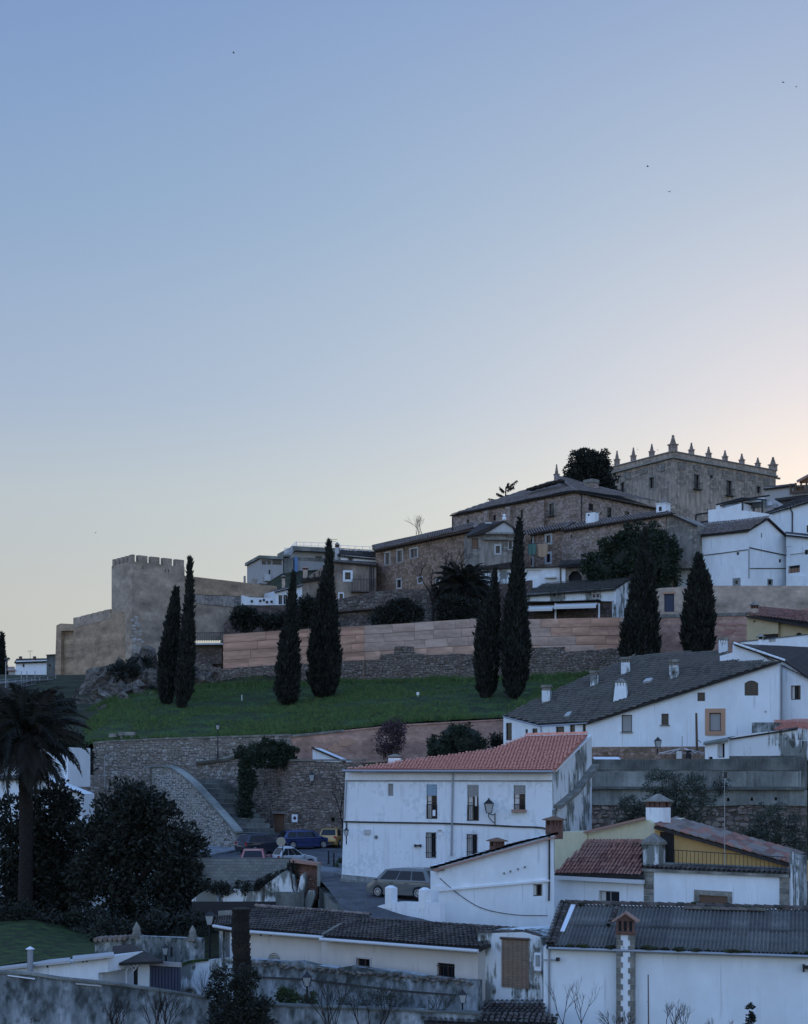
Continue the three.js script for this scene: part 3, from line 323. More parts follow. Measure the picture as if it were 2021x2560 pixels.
{ // terrace walls above the pink wall
  const f = new Fr(560, 192, 1330, 184, 12).thing('terrace_wall', 'dark rubble terrace wall behind the garden trees', 'wall'); const o = [[606, 1514], [720, 1512], [800, 1508], [940, 1478], [1100, 1470], [1200, 1468], [1330, 1450], [1330, 1590], [560, 1600], [560, 1560]]; f.wall(o, [], MT.darkstone, { t: .8 });
  f.stones([[760, 1515], [940, 1482], [1090, 1475], [1090, 1575], [760, 1580]], .01, { w: .55, hh: .32, tm: TM.dk, most: 150, seed: 41, proud: .04 }); f.wall([[800, 1530], [940, 1518], [940, 1522], [800, 1534]], [], MT.darkstone, { z: .7, t: .68, name: 'ledge' });
}
{ // stepped modern building with roof terrace
  const f = new Fr(650, 226, 945, 232, 22).thing('grey_flat_roofed_building', 'grey flat roofed block with white roof railings on the skyline', 'building');
  f.wall([[651, 1395], [708, 1395], [708, 1470], [651, 1458]], [[655, 1401, 667, 1412], [668, 1401, 679, 1412], [681, 1400, 705, 1412]], MT.grey, { t: .3, back: 8 }); for (const r of [[655, 1401, 667, 1412], [668, 1401, 679, 1412], [681, 1400, 705, 1412]]) f.win(r, { cols: 1, mat: MT.frame }); f.m('flat_roof', [f.box([648, 1391, 709, 1395.5], .5, 9)], MT.conc); f.m('bracket', f.box([663, 1436, 677, 1452], .5, .5), MT.greyW); f.m('vent', [f.box([673, 1424, 676, 1438], .15, .15)], MT.iron);
  f.wall([[708, 1391], [724, 1388], [742, 1377], [768, 1374], [855, 1379], [855, 1460], [708, 1470]], [[789, 1391, 805, 1399]], MT.grey, { z: -.8, t: .3, back: 8, name: 'wall' }); f.win([789, 1391, 805, 1399], { z: -.8, cols: 1 }); f.wall([[710, 1395], [734, 1395], [734, 1460], [710, 1465]], [], MT.conc, { z: 0, t: .79, name: 'stair_tower' }); f.m('blue_panel', f.box([737, 1392, 745, 1432], -.1, .7), MT.slatBlue); f.m('flat_roof', f.box([732, 1371, 860, 1375.5], .3, 9), MT.conc); f.m('string_course', f.box([745, 1398, 855, 1401], -.74, .06), MT.conc);
  const rail = (a, b, ya, yb, hh) => { const A = f.h(a, ya, .2), B = f.h(b, yb, .2); const g = []; for (const k of [0, .5, 1]) g.push(cyl(V(A.x, A.y + hh * k, .2), V(B.x, B.y + hh * k, .2), .03, .03, 5)); for (let i = 0; i <= 6; i++) { const x = lerp(A.x, B.x, i / 6), y = lerp(A.y, B.y, i / 6); g.push(cyl(V(x, y, .2), V(x, y + hh, .2), .035, .035, 5)); } f.m('railing', g, MT.frameW); };
  rail(742, 850, 1371, 1375, .95); rail(711, 726, 1388, 1388, 1.05); rail(726, 741, 1386, 1371, 1.05); f.m('gallery_floor', f.box([709, 1387, 727, 1391], .3, 1.2), MT.conc);
  const g = new Fr(848, 222, 945, 221, 22).thing('white_building', 'white building with a sagging dark roof and railing beside the stone block', 'building'); g.wall([[852, 1386], [942, 1395], [942, 1430], [852, 1424]], [[872, 1396, 882, 1404]], MT.white3, { t: .3, back: 5 }); g.win([872, 1396, 882, 1404], { sur: MT.greyW, cols: 1 }); g.roof([g.h(844, 1388, .4), g.h(944, 1397, .4), g.h(944, 1377, -5), g.h(844, 1374, -5)], { tiles: TM.dark, pitch: .4, row: .6 }); { const A = g.h(852, 1377, -3), B = g.h(943, 1382, -3), q = []; for (const k of [.5, 1.1]) q.push(cyl(V(A.x, A.y + k - .3, -3), V(B.x, B.y + k - .3, -3), .03, .03, 5)); for (let i = 0; i <= 5; i++) { const x = lerp(A.x, B.x, i / 5), y = lerp(A.y, B.y, i / 5); q.push(cyl(V(x, y - .5, -3), V(x, y + .85, -3), .035, .035, 5)); } g.m('railing', q, MT.frameW); }
  g.chimney([838, 1354, 847, 1392], -.5, { mat: MT.greyW, over: .06 }); const a = g.h(829, 1370, -1); g.m('antenna', [cyl(V(a.x, a.y - 2, -1), V(a.x, a.y + 1.3, -1), .03, .03, 5), bx(a.x - .6, a.y + 1.2, -1.02, a.x + .9, a.y + 1.26, -.98), bx(a.x - .5, a.y + .9, -1.02, a.x + .7, a.y + .95, -.98)], MT.iron);
}
{ // brown plastered house in front
  const f = new Fr(755, 211, 945, 211, 17).thing('brown_plaster_house', 'brown plastered house with one white framed window right of the tall cypress', 'house');
  f.wall([[833, 1401], [941, 1410], [941, 1520], [833, 1520]], [[863, 1431, 877, 1449], [849, 1484, 858, 1499]], MT.tanD, { t: .3, back: 7 }); f.win([863, 1431, 877, 1449], { sur: MT.white3, sw: .28, cols: 1 }); f.win([849, 1484, 858, 1499], { sur: MT.white3, sw: .15, cols: 1 }); f.roof([f.h(831, 1402, .35), f.h(943, 1411, .35), f.h(943, 1404, -5), f.h(831, 1398, -5)], { th: .25 });
  f.wall([[756, 1452], [803, 1447], [833, 1440], [833, 1520], [756, 1500]], [], MT.tanD, { z: .3, t: .3, back: 6, name: 'wing' }); f.roof([f.h(752, 1454, .7), f.h(836, 1441, .7), f.h(836, 1428, -5), f.h(752, 1444, -5)], { tiles: TM.dark, pitch: .4, row: .6 }); f.wall([[772, 1440], [806, 1418], [834, 1404], [834, 1440], [800, 1447], [772, 1452]], [[785, 1434, 789, 1444], [797, 1428, 801, 1440]], MT.tanD, { z: -1, t: .3, back: 5, name: 'gable' });
  f.chimney([758, 1415, 769, 1440], -2, { mat: MT.tan, post: MT.brick, capMat: MT.terra, over: .15 }); f.chimney([705, 1437, 713, 1460], -2, { mat: MT.tan, post: MT.brick, capMat: MT.cap, over: .15 }); const b = []; for (let i = 0; i < 9; i++) { const x = lerp(f.h(881, 1450).x, f.h(940, 1450).x, i / 8); b.push(bx(x - .03, f.h(881, 1476).y, .6, x + .03, f.h(881, 1450).y, .65)); } b.push(bx(f.h(881, 1450).x, f.h(881, 1450).y, .58, f.h(940, 1450).x, f.h(881, 1450).y + .06, .67)); f.m('balcony_floor', f.box([878, 1476, 941, 1480], .7, .7), MT.darkstone); b.forEach(q => f.m('balcony_bar', q, MT.iron)); for (const x of [925, 929, 934]) f.m('drainpipe', cyl(f.h(x, 1480, .1), f.h(x, 1415, .1), .06), MT.iron);
}
{ // long stone house
  const f = new Fr(940, 215, 1340, 186, 18).thing('long_stone_house', 'long brown stone house with three white framed windows under a low roof', 'house'); const hs = [[964, 1381, 975, 1412], [994, 1375, 1006, 1406], [1027, 1370, 1044, 1395], [993, 1448, 1003, 1470], [1046, 1443, 1056, 1458], [1091, 1447, 1098, 1460]];
  f.wall([[940, 1374], [1133, 1331], [1185, 1322], [1185, 1490], [940, 1500]], hs, MT.stoneB, { t: .4, back: 9 }); hs.forEach((r, i) => f.win(r, { sur: MT.greyW, sw: .17, cols: i === 2 ? 2 : 1, mat: MT.frame, sill: i < 3 })); f.roof([f.h(935, 1376, .6), f.h(1190, 1322, .6), f.h(1190, 1306, -7), f.h(935, 1366, -7)], { tiles: TM.old, pitch: .4, row: .6 }); f.m('drainpipe', [cyl(f.h(1132, 1331, .1), f.h(1132, 1290, .1), .08)], MT.iron); f.m('eave_board', [quad(f.h(938, 1377, .35), f.h(1187, 1325, .35), f.h(1187, 1322, .35), f.h(938, 1374, .35))], MT.woodB);
}
{ // upper stone mansion, two visible fronts
  const f = new Fr(1130, 234.5, 1437, 215, 30).thing('stone_mansion', 'large two sided stone mansion with hipped roof below the pinnacled palace', 'building'), s = f.face(1437, 215, 1645, 229); const hs = [[1167, 1298, 1174, 1319], [1233, 1287, 1240, 1302], [1302, 1274, 1308, 1295], [1374, 1258, 1386, 1291]], h2 = [[1472, 1260, 1484, 1276], [1518, 1270, 1529, 1302], [1563, 1280, 1574, 1294], [1501, 1281, 1505, 1286]];
  f.wall([[1130, 1288], [1437, 1228], [1437, 1420], [1130, 1440]], hs, MT.stone, { t: .4 }); hs.forEach((r, i) => f.win(r, { cols: 1, sur: i > 2 ? MT.granite : null, balcony: i === 3, sw: .25 })); s.wall([[1437, 1228], [1645, 1270], [1645, 1400], [1437, 1420]], h2, MT.stone, { t: .4, name: 'wall' }); h2.forEach((r, i) => s.win(r, { cols: 1, sur: i === 1 ? MT.granite : null }));
  const a = f.h(1124, 1288, .55), c = f.L(1437, 1226, 214.2), e = s.h(1650, 1271, .55).applyMatrix4(s.T), bl = f.h(1130, 1290, -.42), cc = f.h(1435, 1231, -.5), er = s.h(1640, 1273, -.45).applyMatrix4(s.T), bk = bl.clone().add(er).sub(cc); f.m('body', prism([bl, cc, er, bk], 0), MT.stone); const top = (p, y) => V(p.x, p.y + y, p.z), r1 = f.L(1380, 1203, 229), r2 = f.L(1440, 1203, 228); f.roof([a, c, r1], { tiles: TM.old, pitch: .4, row: .6 }); f.roof([c, e, r2, r1], { tiles: TM.old, pitch: .4, row: .6, seed: 8 });
  f.m('cornice', [quad(f.h(1126, 1291, .3), f.h(1437, 1231, .3), f.h(1437, 1227, .3), f.h(1126, 1287, .3))], MT.stoneB); s.m('cornice', [quad(s.h(1437, 1231, .3), s.h(1648, 1273, .3), s.h(1648, 1269, .3), s.h(1437, 1227, .3))], MT.stoneB); s.chimney([1481, 1200, 1497, 1236], -3, { mat: MT.stone, body: .75, post: MT.stone, capMat: MT.cap, over: .08, pyr: false }); f.m('buttress', [f.box([1210, 1275, 1222, 1330], .6, .6), f.box([1264, 1265, 1276, 1320], .5, .5), f.box([1345, 1250, 1360, 1325], .5, .5)], MT.stone); s.m('drainpipe', cyl(s.h(1455, 1235, .12), s.h(1455, 1300, .12), .07), MT.iron); const q = []; for (let i = 0; i < 9; i++) { const p = f.h(1330 + i * 9, 1222 - i * 2.4, -2); q.push(lump(.9, .25, .5, i, 1, .5).translate(p.x, p.y, -2)); } f.m('loose_ridge', q, MT.slab);
}
{ // small gabled house in the middle
  const f = new Fr(1168, 193, 1310, 193.5, 18).thing('gabled_house', 'small gabled house with a pale pediment half hidden by the tallest cypress', 'house'); const hs = [[1180, 1346, 1196, 1372], [1240, 1365, 1250, 1383], [1272, 1353, 1280, 1373]];
  f.wall([[1168, 1338], [1210, 1331], [1300, 1340], [1300, 1450], [1168, 1450]], hs, MT.stoneG, { t: .3, back: 3 }); f.win(hs[0], { leaf: MT.woodB, cols: 1 }); f.win(hs[1], { sur: MT.greyW, sw: .2, cols: 1 }); f.win(hs[2], { sur: MT.greyW, sw: .1, cols: 1 }); f.wall([[1213, 1331], [1261, 1302], [1293, 1323], [1293, 1331]], [], MT.greyW, { z: .25, t: .25, name: 'pediment' }); f.m('cornice', f.box([1211, 1331, 1294, 1335], .45, .45), MT.granite); f.m('cornice', f.box([1210, 1345, 1296, 1349], .4, .4), MT.granite);
  const ap = f.h(1261, 1301, .45); f.roof([f.h(1166, 1340, .5), f.h(1211, 1332, .5), ap, ap.clone().add(V(-2.6, .3, -4)), f.h(1166, 1336, -4)], { th: .15 }); f.roof([ap, f.h(1295, 1324, .45), f.h(1295, 1322, -5), ap.clone().add(V(0, .3, -5))], { th: .15 }); f.m('skylight', f.box([1214, 1305, 1230, 1309], .2, .4), MT.greyW); const c = f.h(1261, 1297, .3); f.m('finial', [new THREE.SphereGeometry(.28, 10, 8).translate(c.x, c.y, c.z), new THREE.SphereGeometry(.2, 10, 8).translate(c.x, c.y + .42, c.z)], MT.white3); f.wall([[1195, 1418], [1275, 1405], [1306, 1410], [1306, 1420], [1195, 1424]], [], MT.slab, { z: 1.2, t: 1.2, name: 'lower_roof' });
  f.wall([[1200, 1422], [1306, 1418], [1306, 1520], [1200, 1520]], [], MT.worn2, { z: .8, t: .7, name: 'lower_wall' });
}
{ // rubble house with four white windows, then its long wing
  const f = new Fr(1300, 203, 1665, 189.5, 18).thing('rubble_house', 'rubble stone house with four white framed windows and hanging washing', 'house'); const hs = [[1322, 1345, 1331, 1361], [1367, 1338, 1377, 1357], [1322, 1396, 1331, 1414], [1367, 1384, 1376, 1406]];
  f.wall([[1304, 1337], [1406, 1317], [1406, 1420], [1395, 1445], [1304, 1450]], hs, MT.stoneB, { t: .4, back: 6 }); hs.forEach(r => f.win(r, { sur: MT.greyW, sw: .27, cols: 1 })); f.roof([f.h(1302, 1341, .5), f.h(1410, 1319, .5), f.h(1440, 1303, -6), f.h(1305, 1330, -6)], { tiles: TM.old, pitch: .4, row: .6 });
  f.wall([[1406, 1325], [1665, 1284], [1665, 1480], [1406, 1480]], [[1427, 1337, 1431, 1344]], MT.stone, { z: .25, t: .4, back: 8, name: 'wing' }); const e0 = f.h(1403, 1326, .8), e1 = f.h(1690, 1281, .8), r0 = f.h(1452, 1304, -5), r1 = f.h(1652, 1277, -5); f.roof([e0, e1, r1, r0], { tiles: TM.old, pitch: .4, row: .6 }); f.wall([[1665, 1286], [1690, 1288], [1742, 1312], [1742, 1420], [1665, 1420]], [], MT.stoneG, { z: .1, t: .4, back: 5, name: 'end_wall' }); f.roof([f.h(1686, 1287, .5), f.h(1745, 1313, .5), f.h(1720, 1299, -4), f.h(1655, 1278, -4)], { th: .2 });
  f.chimney([1465, 1279, 1487, 1309], -1.5, { body: .95, cap: .04, over: .02, pyr: false, d: 1 }); f.m('vent_hole', f.box([1470, 1285, 1474, 1290], -1.48, .05), MT.dark); { const [x0, y0, x1, y1] = f.rect([1641, 1258, 1664, 1283], -2); const c = (x0 + x1) / 2, w = x1 - x0, m = f.m('chimney', [bx(x0, y0 - .5, -2 - w, x1, y1, -2), bx(x0 - .08, y1, -2.08 - w, x1 + .08, y1 + .09, -1.92)], MT.white3); f.m('chimney_cap', new THREE.ConeGeometry(w * .35, .75, 10).translate(c, y1 + .46, -2 - w / 2), MT.granite, m); f.m('vent_hole', bx(x0 + w * .3, y0 + .2, -2, x0 + w * .6, y0 + .75, -1.99), MT.dark, m); }
  const cl = (n, lab, r, mat, sag) => { const g = new Fr(r[0], 195.5, r[2], 195, 24).thing(n, lab, 'laundry'); const a = g.h(r[0], r[1]), b = g.h(r[2], r[1]), w = b.x - a.x, hh = a.y - g.h(r[0], r[3]).y; const geo = new THREE.PlaneGeometry(w, hh, 12, 8), p = geo.attributes.position; for (let i = 0; i < p.count; i++) { const x = p.getX(i) / w, y = p.getY(i) / hh - .5; p.setXYZ(i, p.getX(i), p.getY(i) - sag * (1 - 4 * x * x) * (1 - .3 * (y + 1)) * -y * .8, .12 * Math.sin(x * 14) * -y); } geo.computeVertexNormals(); geo.translate((a.x + b.x) / 2, a.y - hh / 2, 0); g.m('cloth', [geo, geo.clone().translate(0, 0, -.02)], mat); g.m('clothes_line', cyl(a.clone().add(V(-1, .02, 0)), b.clone().add(V(1, .02, 0)), .02, .02, 4), MT.cable); };
  cl('hanging_cloth', 'dark green cloth hanging between the white framed windows', [1320, 1360, 1341, 1386], MT.clothG, .15); cl('hanging_cloth', 'tan cloth sagging on the line between the white framed windows', [1343, 1358, 1370, 1386], MT.clothT, .5);
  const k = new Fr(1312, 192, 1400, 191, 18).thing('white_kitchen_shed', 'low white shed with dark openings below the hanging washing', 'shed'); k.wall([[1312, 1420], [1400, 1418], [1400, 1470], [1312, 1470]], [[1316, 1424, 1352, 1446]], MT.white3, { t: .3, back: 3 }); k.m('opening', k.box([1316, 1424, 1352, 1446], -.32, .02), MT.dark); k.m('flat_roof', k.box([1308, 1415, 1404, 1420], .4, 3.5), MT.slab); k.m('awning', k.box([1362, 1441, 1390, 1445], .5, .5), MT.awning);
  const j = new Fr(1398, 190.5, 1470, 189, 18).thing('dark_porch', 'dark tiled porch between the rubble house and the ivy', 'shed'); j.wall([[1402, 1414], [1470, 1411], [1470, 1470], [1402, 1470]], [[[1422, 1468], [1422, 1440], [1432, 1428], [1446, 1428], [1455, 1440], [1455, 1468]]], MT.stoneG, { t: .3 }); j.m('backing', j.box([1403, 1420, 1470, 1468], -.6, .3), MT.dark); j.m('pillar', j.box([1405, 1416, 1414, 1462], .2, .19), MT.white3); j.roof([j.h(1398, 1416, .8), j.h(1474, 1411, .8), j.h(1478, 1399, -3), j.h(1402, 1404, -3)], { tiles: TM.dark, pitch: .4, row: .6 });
}
{ // the pinnacled palace
  const f = new Fr(1392, 276, 1683, 250, 38).thing('pinnacled_palace', 'square stone palace crowned with a row of pinnacles on the hilltop', 'palace'), s = f.face(1683, 250, 1940, 266); const h1 = [[1552, 1205, 1562, 1240], [1624, 1192, 1636, 1222]], h2 = [[1735, 1188, 1749, 1222], [1816, 1203, 1830, 1238], [1891, 1217, 1902, 1232], [1776, 1172, 1782, 1196]];
  const tp = (H - 1142) * 250 / F - 38; const face = (g, o, hs) => { g.wall(o, hs, MT.palace, { t: .5 }); hs.forEach((r, i) => g.win(r, { cols: 1, rec: .3, sur: MT.granite, sw: .22, balcony: r[3] - r[1] > 32 })); }; const A = f.h(1392, 1400), top1 = [[1392, H - (tp + 38) * F / 276], [1683, 1142]], top2 = [[1683, 1142], [1940, H - (tp + 38) * F / 266]]; face(f, [...top1, [1683, 1330], [1392, 1330]], h1); face(s, [...top2, [1940, 1330], [1683, 1330]], h2);
  const B = V(f.len, tp, 0), C = s.h(1940, 1200).applyMatrix4(s.T).setY(tp), D = C.clone().sub(B); f.m('body', prism([V(.5, tp, -.52), V(f.len - .7, tp, -.9), V(C.x - .5, tp, C.z - .1), V(D.x + .5, tp, D.z)], 0), MT.palace);
  for (const [g, L] of [[f, f.len], [s, s.len]]) { g.m('cornice', bx(-.1, tp - .25, .002, L + .1, tp, .4), MT.granite); g.m('parapet', bx(0, tp + .002, -.6, L, tp + .78, .14), MT.palace); g.m('cornice', bx(-.1, tp + .782, -.7, L + .1, tp + .95, .3), MT.granite); for (let i = 0; i < 7; i++) g.m('blind_niche', bx(L * (i + .35) / 7.2, tp - 1.9 + .3 * (i % 2), .002, L * (i + .75) / 7.2, tp - .7, .12), MT.stoneG); }
  const pin = (g, px, yb, yt, big, dz = -.2) => { const p = g.h(px, yb, dz), h = g.h(px, yt, dz).y - (tp + .95), w = big ? 1.05 : .68; const x = p.x, y = tp + .95, m = g.m('pinnacle', [bx(x - w / 2, y - .2, dz - w / 2, x + w / 2, y + h * .36, dz + w / 2), bx(x - w * .62, y + h * .36, dz - w * .62, x + w * .62, y + h * .44, dz + w * .62), prismBox(x, y + h * .44, dz, w * .72, w * .72, x, y + h * .86, dz, w * .3, w * .3)], MT.stone); g.m('finial', lump(w * .22, h * .1, w * .22, 3, 2, .1).translate(x, y + h * .92, dz), MT.stone, m); };
  for (const [x, a, b] of [[1392, 1200, 1161], [1543, 1160, 1127], [1584, 1150, 1119], [1630, 1140, 1110]]) pin(f, x, a, b); pin(f, 1683, 1129, 1088, true); for (const [x, a, b] of [[1729, 1136, 1107], [1772, 1146, 1117], [1813, 1155, 1126], [1855, 1164, 1134], [1895, 1173, 1144]]) pin(s, x, a, b); pin(s, 1933, 1182, 1143, true); const p = s.h(1940, 1195, -.2); s.m('gargoyle', bx(p.x, p.y - .15, -.3, p.x + 1, p.y + .15, 0), MT.stone);
}
{ // cluster of white houses, upper right
  const f = new Fr(1693, 190, 1872, 184, 18).thing('white_gabled_house', 'white gabled house with old tile roof at upper right', 'house'), s = f.face(1872, 184, 1970, 188.5); const h1 = [[1731, 1345, 1740, 1361], [1842, 1380, 1848, 1388], [1838, 1451, 1846, 1461], [1723, 1409, 1738, 1425]], h2 = [[1903, 1333, 1906, 1344], [1921, 1451, 1930, 1461], [1948, 1398, 1954, 1406]];
  f.wall([[1693, 1343], [1872, 1324], [1872, 1480], [1693, 1480]], h1, MT.white, { t: .35 }); h1.forEach((r, i) => f.win(r, { cols: 1, sur: i === 2 ? MT.plinth : null, sw: .3 })); s.wall([[1872, 1324], [1923, 1297], [1966, 1335], [1970, 1340], [1970, 1480], [1872, 1480]], h2, MT.white2, { t: .35, name: 'gable' }); h2.forEach((r, i) => s.win(r, { cols: 1, sur: i === 1 ? MT.plinth : null }));
  const e0 = f.h(1688, 1345, .45), e1 = f.L(1873, 1325, 183.5), ap = s.h(1923, 1294, .35).applyMatrix4(s.T), r0 = ap.clone().add(e0).sub(e1); f.roof([e0, e1, ap, r0], { tiles: TM.old, pitch: .36, row: .5 }); const rr1 = s.h(1970, 1338, .35).applyMatrix4(s.T); f.roof([ap, rr1, rr1.clone().add(e0).sub(e1), r0], { th: .15 }); f.m('body', prism([f.h(1697, 1346, -.4), f.h(1868, 1328, -.5), s.h(1966, 1342, -.4).applyMatrix4(s.T), s.h(1966, 1342, -.4).applyMatrix4(s.T).add(e0).sub(e1)], 0), MT.white);
  f.m('cable', tube([f.h(1696, 1394, .05), f.h(1780, 1386, .05), f.h(1870, 1374, .05)], .05, 5), MT.cable); s.m('cable', tube([s.h(1874, 1369, .05), s.h(1920, 1379, .05), s.h(1968, 1389, .05)], .07, 5), MT.cable); s.m('cable', tube([s.h(1873, 1421, .05), s.h(1968, 1421, .05)], .05, 5), MT.cable); s.m('drainpipe', cyl(s.h(1873, 1372, .08), s.h(1873, 1446, .08), .09), MT.zinc);
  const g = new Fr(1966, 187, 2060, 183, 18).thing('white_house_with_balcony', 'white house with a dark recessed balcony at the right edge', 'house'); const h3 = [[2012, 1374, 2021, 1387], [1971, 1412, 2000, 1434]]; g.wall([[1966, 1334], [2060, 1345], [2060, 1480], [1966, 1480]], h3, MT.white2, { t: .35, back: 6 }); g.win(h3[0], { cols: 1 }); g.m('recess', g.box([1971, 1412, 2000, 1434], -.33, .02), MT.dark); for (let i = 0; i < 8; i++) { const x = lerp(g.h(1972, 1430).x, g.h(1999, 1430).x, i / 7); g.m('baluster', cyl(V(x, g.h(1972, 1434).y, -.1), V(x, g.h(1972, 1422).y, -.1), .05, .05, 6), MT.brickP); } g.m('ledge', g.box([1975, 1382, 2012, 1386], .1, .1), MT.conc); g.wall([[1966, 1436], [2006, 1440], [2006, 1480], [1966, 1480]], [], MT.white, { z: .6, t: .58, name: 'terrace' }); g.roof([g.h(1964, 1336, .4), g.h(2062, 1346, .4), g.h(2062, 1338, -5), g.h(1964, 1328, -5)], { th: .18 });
  const k = new Fr(1771, 205, 1916, 200, 25).thing('white_terraced_house', 'white house with a dark roof terrace frame below the palace', 'house'); k.wall([[1771, 1275], [1791, 1273], [1791, 1260], [1805, 1257], [1805, 1271], [1857, 1257], [1857, 1276], [1916, 1283], [1916, 1340], [1771, 1340]], [], MT.white3, { t: .3, back: 2.5 }); { const bar = (a, b, c, d, z) => k.m('terrace_beam', cyl(k.h(a, b, z), k.h(c, d, z), .12, .12, 6), MT.iron); bar(1791, 1262, 1857, 1245, 0); bar(1857, 1245, 1916, 1250, 0); bar(1857, 1245, 1857, 1276, 0); bar(1906, 1250, 1906, 1282, 0); bar(1885, 1266, 1885, 1278, 0); bar(1740, 1287, 1770, 1282, 0); bar(1740, 1287, 1740, 1307, 0); bar(1740, 1308, 1770, 1303, 0); k.m('terrace_back', k.box([1806, 1250, 1915, 1280], -2.6, .2), MT.conc); k.roof([k.h(1800, 1262, .2), k.h(1870, 1244, .2), k.h(1925, 1236, -3), k.h(1850, 1248, -3)], { th: .2 }); k.m('awning', k.box([1870, 1243, 1912, 1257], -1.2, .1), MT.awning); }
  const q = new Fr(1908, 203, 2060, 198, 25).thing('white_shed_roofed_house', 'white house with a rising dark roof edge and a drainpipe', 'house'); q.wall([[1912, 1284], [1935, 1276], [2060, 1241], [2060, 1380], [1912, 1380]], [[2017, 1312, 2030, 1332]], MT.white2, { t: .3, back: 6 }); q.win([2017, 1312, 2030, 1332], { cols: 1 }); q.roof([q.h(1908, 1287, .4), q.h(2064, 1241, .4), q.h(2064, 1231, -5), q.h(1935, 1266, -5)], { tiles: TM.dark, pitch: .4, row: .6 }); q.m('drainpipe', [cyl(q.h(1975, 1270, .1), q.h(1981, 1281, .1), .09), cyl(q.h(1981, 1281, .1), q.h(1981, 1336, .1), .09)], MT.iron); q.wall([[1912, 1250], [1931, 1246], [1958, 1262], [1930, 1275], [1912, 1282]], [], MT.greyW, { z: -1, t: .3, name: 'little_gable' }); q.m('air_unit', q.box([1918, 1254, 1928, 1264], -.7, .28), MT.frameW); q.m('air_unit', q.box([1933, 1258, 1942, 1270], -.7, .28), MT.steel);
  const n = new Fr(1912, 222, 2070, 216, 30).thing('grey_upper_house', 'grey walled house with wooden gallery on the right skyline', 'house'); n.wall([[1912, 1219], [1975, 1214], [2070, 1208], [2070, 1290], [1912, 1290]], [[1994, 1248, 2004, 1264], [1985, 1215, 2012, 1234]], MT.grey, { t: .3, back: 6 }); n.win([1994, 1248, 2004, 1264], { sur: MT.white3, cols: 1 }); n.m('gallery', n.box([1985, 1215, 2012, 1234], -.3, .1), MT.woodB); for (let i = 0; i < 7; i++) { const x = lerp(n.h(1980, 1220).x, n.h(2060, 1220).x, i / 6); n.m('gallery_post', bx(x - .1, n.h(1980, 1236).y, .3, x + .1, n.h(1980, 1210).y, .5), MT.wood); } n.m('gallery_rail', n.box([1978, 1224, 2070, 1228], .52, .1), MT.wood); n.roof([n.h(1908, 1221, .4), n.h(1992, 1211, .4), n.h(1992, 1207, -4), n.h(1915, 1216, -4)], { th: .2 }); n.roof([n.h(1992, 1203, 1), n.h(2070, 1160, 1), n.h(2070, 1158, -5), n.h(1992, 1200, -5)], { th: .25, slab: MT.terra }); n.wall([[2000, 1204], [2070, 1166], [2070, 1206], [1998, 1208]], [], MT.brickP, { z: .1, t: .3, name: 'gable' }); n.roof([n.h(1930, 1252, .9), n.h(2070, 1236, .9), n.h(2070, 1228, -.2), n.h(1940, 1244, -.2)], { th: .2 });
  const a = new Fr(1962, 184, 1990, 184, 24).thing('television_antenna', 'thin television antenna above the white house at the right', 'antenna'); a.m('mast', cyl(a.h(1967, 1390), a.h(1967, 1366), .04, .04, 5), MT.steel); a.m('boom', [bx(a.h(1966, 1366).x, a.h(1966, 1366).y - .03, -.03, a.h(1982, 1366).x, a.h(1966, 1366).y + .03, .03)], MT.steel);
}
{ // terrace bar with awnings
  const f = new Fr(1310, 181, 1537, 178, 15).thing('terrace_bar', 'low tiled bar building with white awnings above the pink wall', 'building'), s = f.face(1537, 178, 1580, 186); f.wall([[1312, 1484], [1537, 1470], [1537, 1503], [1312, 1503]], [[1480, 1483, 1500, 1496]], MT.worn2, { t: .3 }); f.win([1480, 1483, 1500, 1496], { mat: MT.frameW, cols: 2 }); s.wall([[1537, 1472], [1579, 1446], [1579, 1560], [1537, 1560]], [], MT.worn2, { t: .3, name: 'gable' }); f.m('body', prism([f.h(1314, 1490, -.32), f.h(1534, 1474, -.4), s.h(1576, 1452, -.35).applyMatrix4(s.T), s.h(1576, 1452, -.35).applyMatrix4(s.T).add(V(-f.len, 0, 0))], 2), MT.darkstone);
  const e0 = f.h(1308, 1488, .5), e1 = f.h(1539, 1471, .5), r1 = s.h(1581, 1443, .2).applyMatrix4(s.T), r0 = f.L(1330, 1450, 188); f.roof([e0, e1, r1, r0.copy(r1.clone().add(e0).sub(e1))], { tiles: TM.dark2, pitch: .34, row: .5 }); f.m('soffit', f.box([1310, 1500, 1500, 1505], 1.2, 1.5), MT.iron);
  for (const [a, b, y] of [[1312, 1388, 1514], [1391, 1496, 1508]]) { const p0 = f.h(a, y, .4), p1 = f.h(b, y - (a > 1390 ? 3 : 2), .4), q0 = p0.clone().add(V(0, -.55, 1.6)), q1 = p1.clone().add(V(0, -.55, 1.6)); f.m('awning', [...slab([q0, q1, p1, p0], .04), quad(q0, q1, q1.clone().add(V(0, -.3, 0)), q0.clone().add(V(0, -.3, 0)))], MT.awning); } f.m('dark_opening', f.box([1312, 1505, 1497, 1552], -.5, .1), MT.dark); for (const x of [1389, 1498]) f.m('awning_post', f.box([x - 2, 1508, x + 2, 1550], .8, .12), MT.frameW); f.m('floor', f.box([1300, 1549, 1545, 1556], 2, 4), MT.conc); f.m('corner_pillar', f.box([1535, 1480, 1541, 1552], .15, .15), MT.worn2);
}
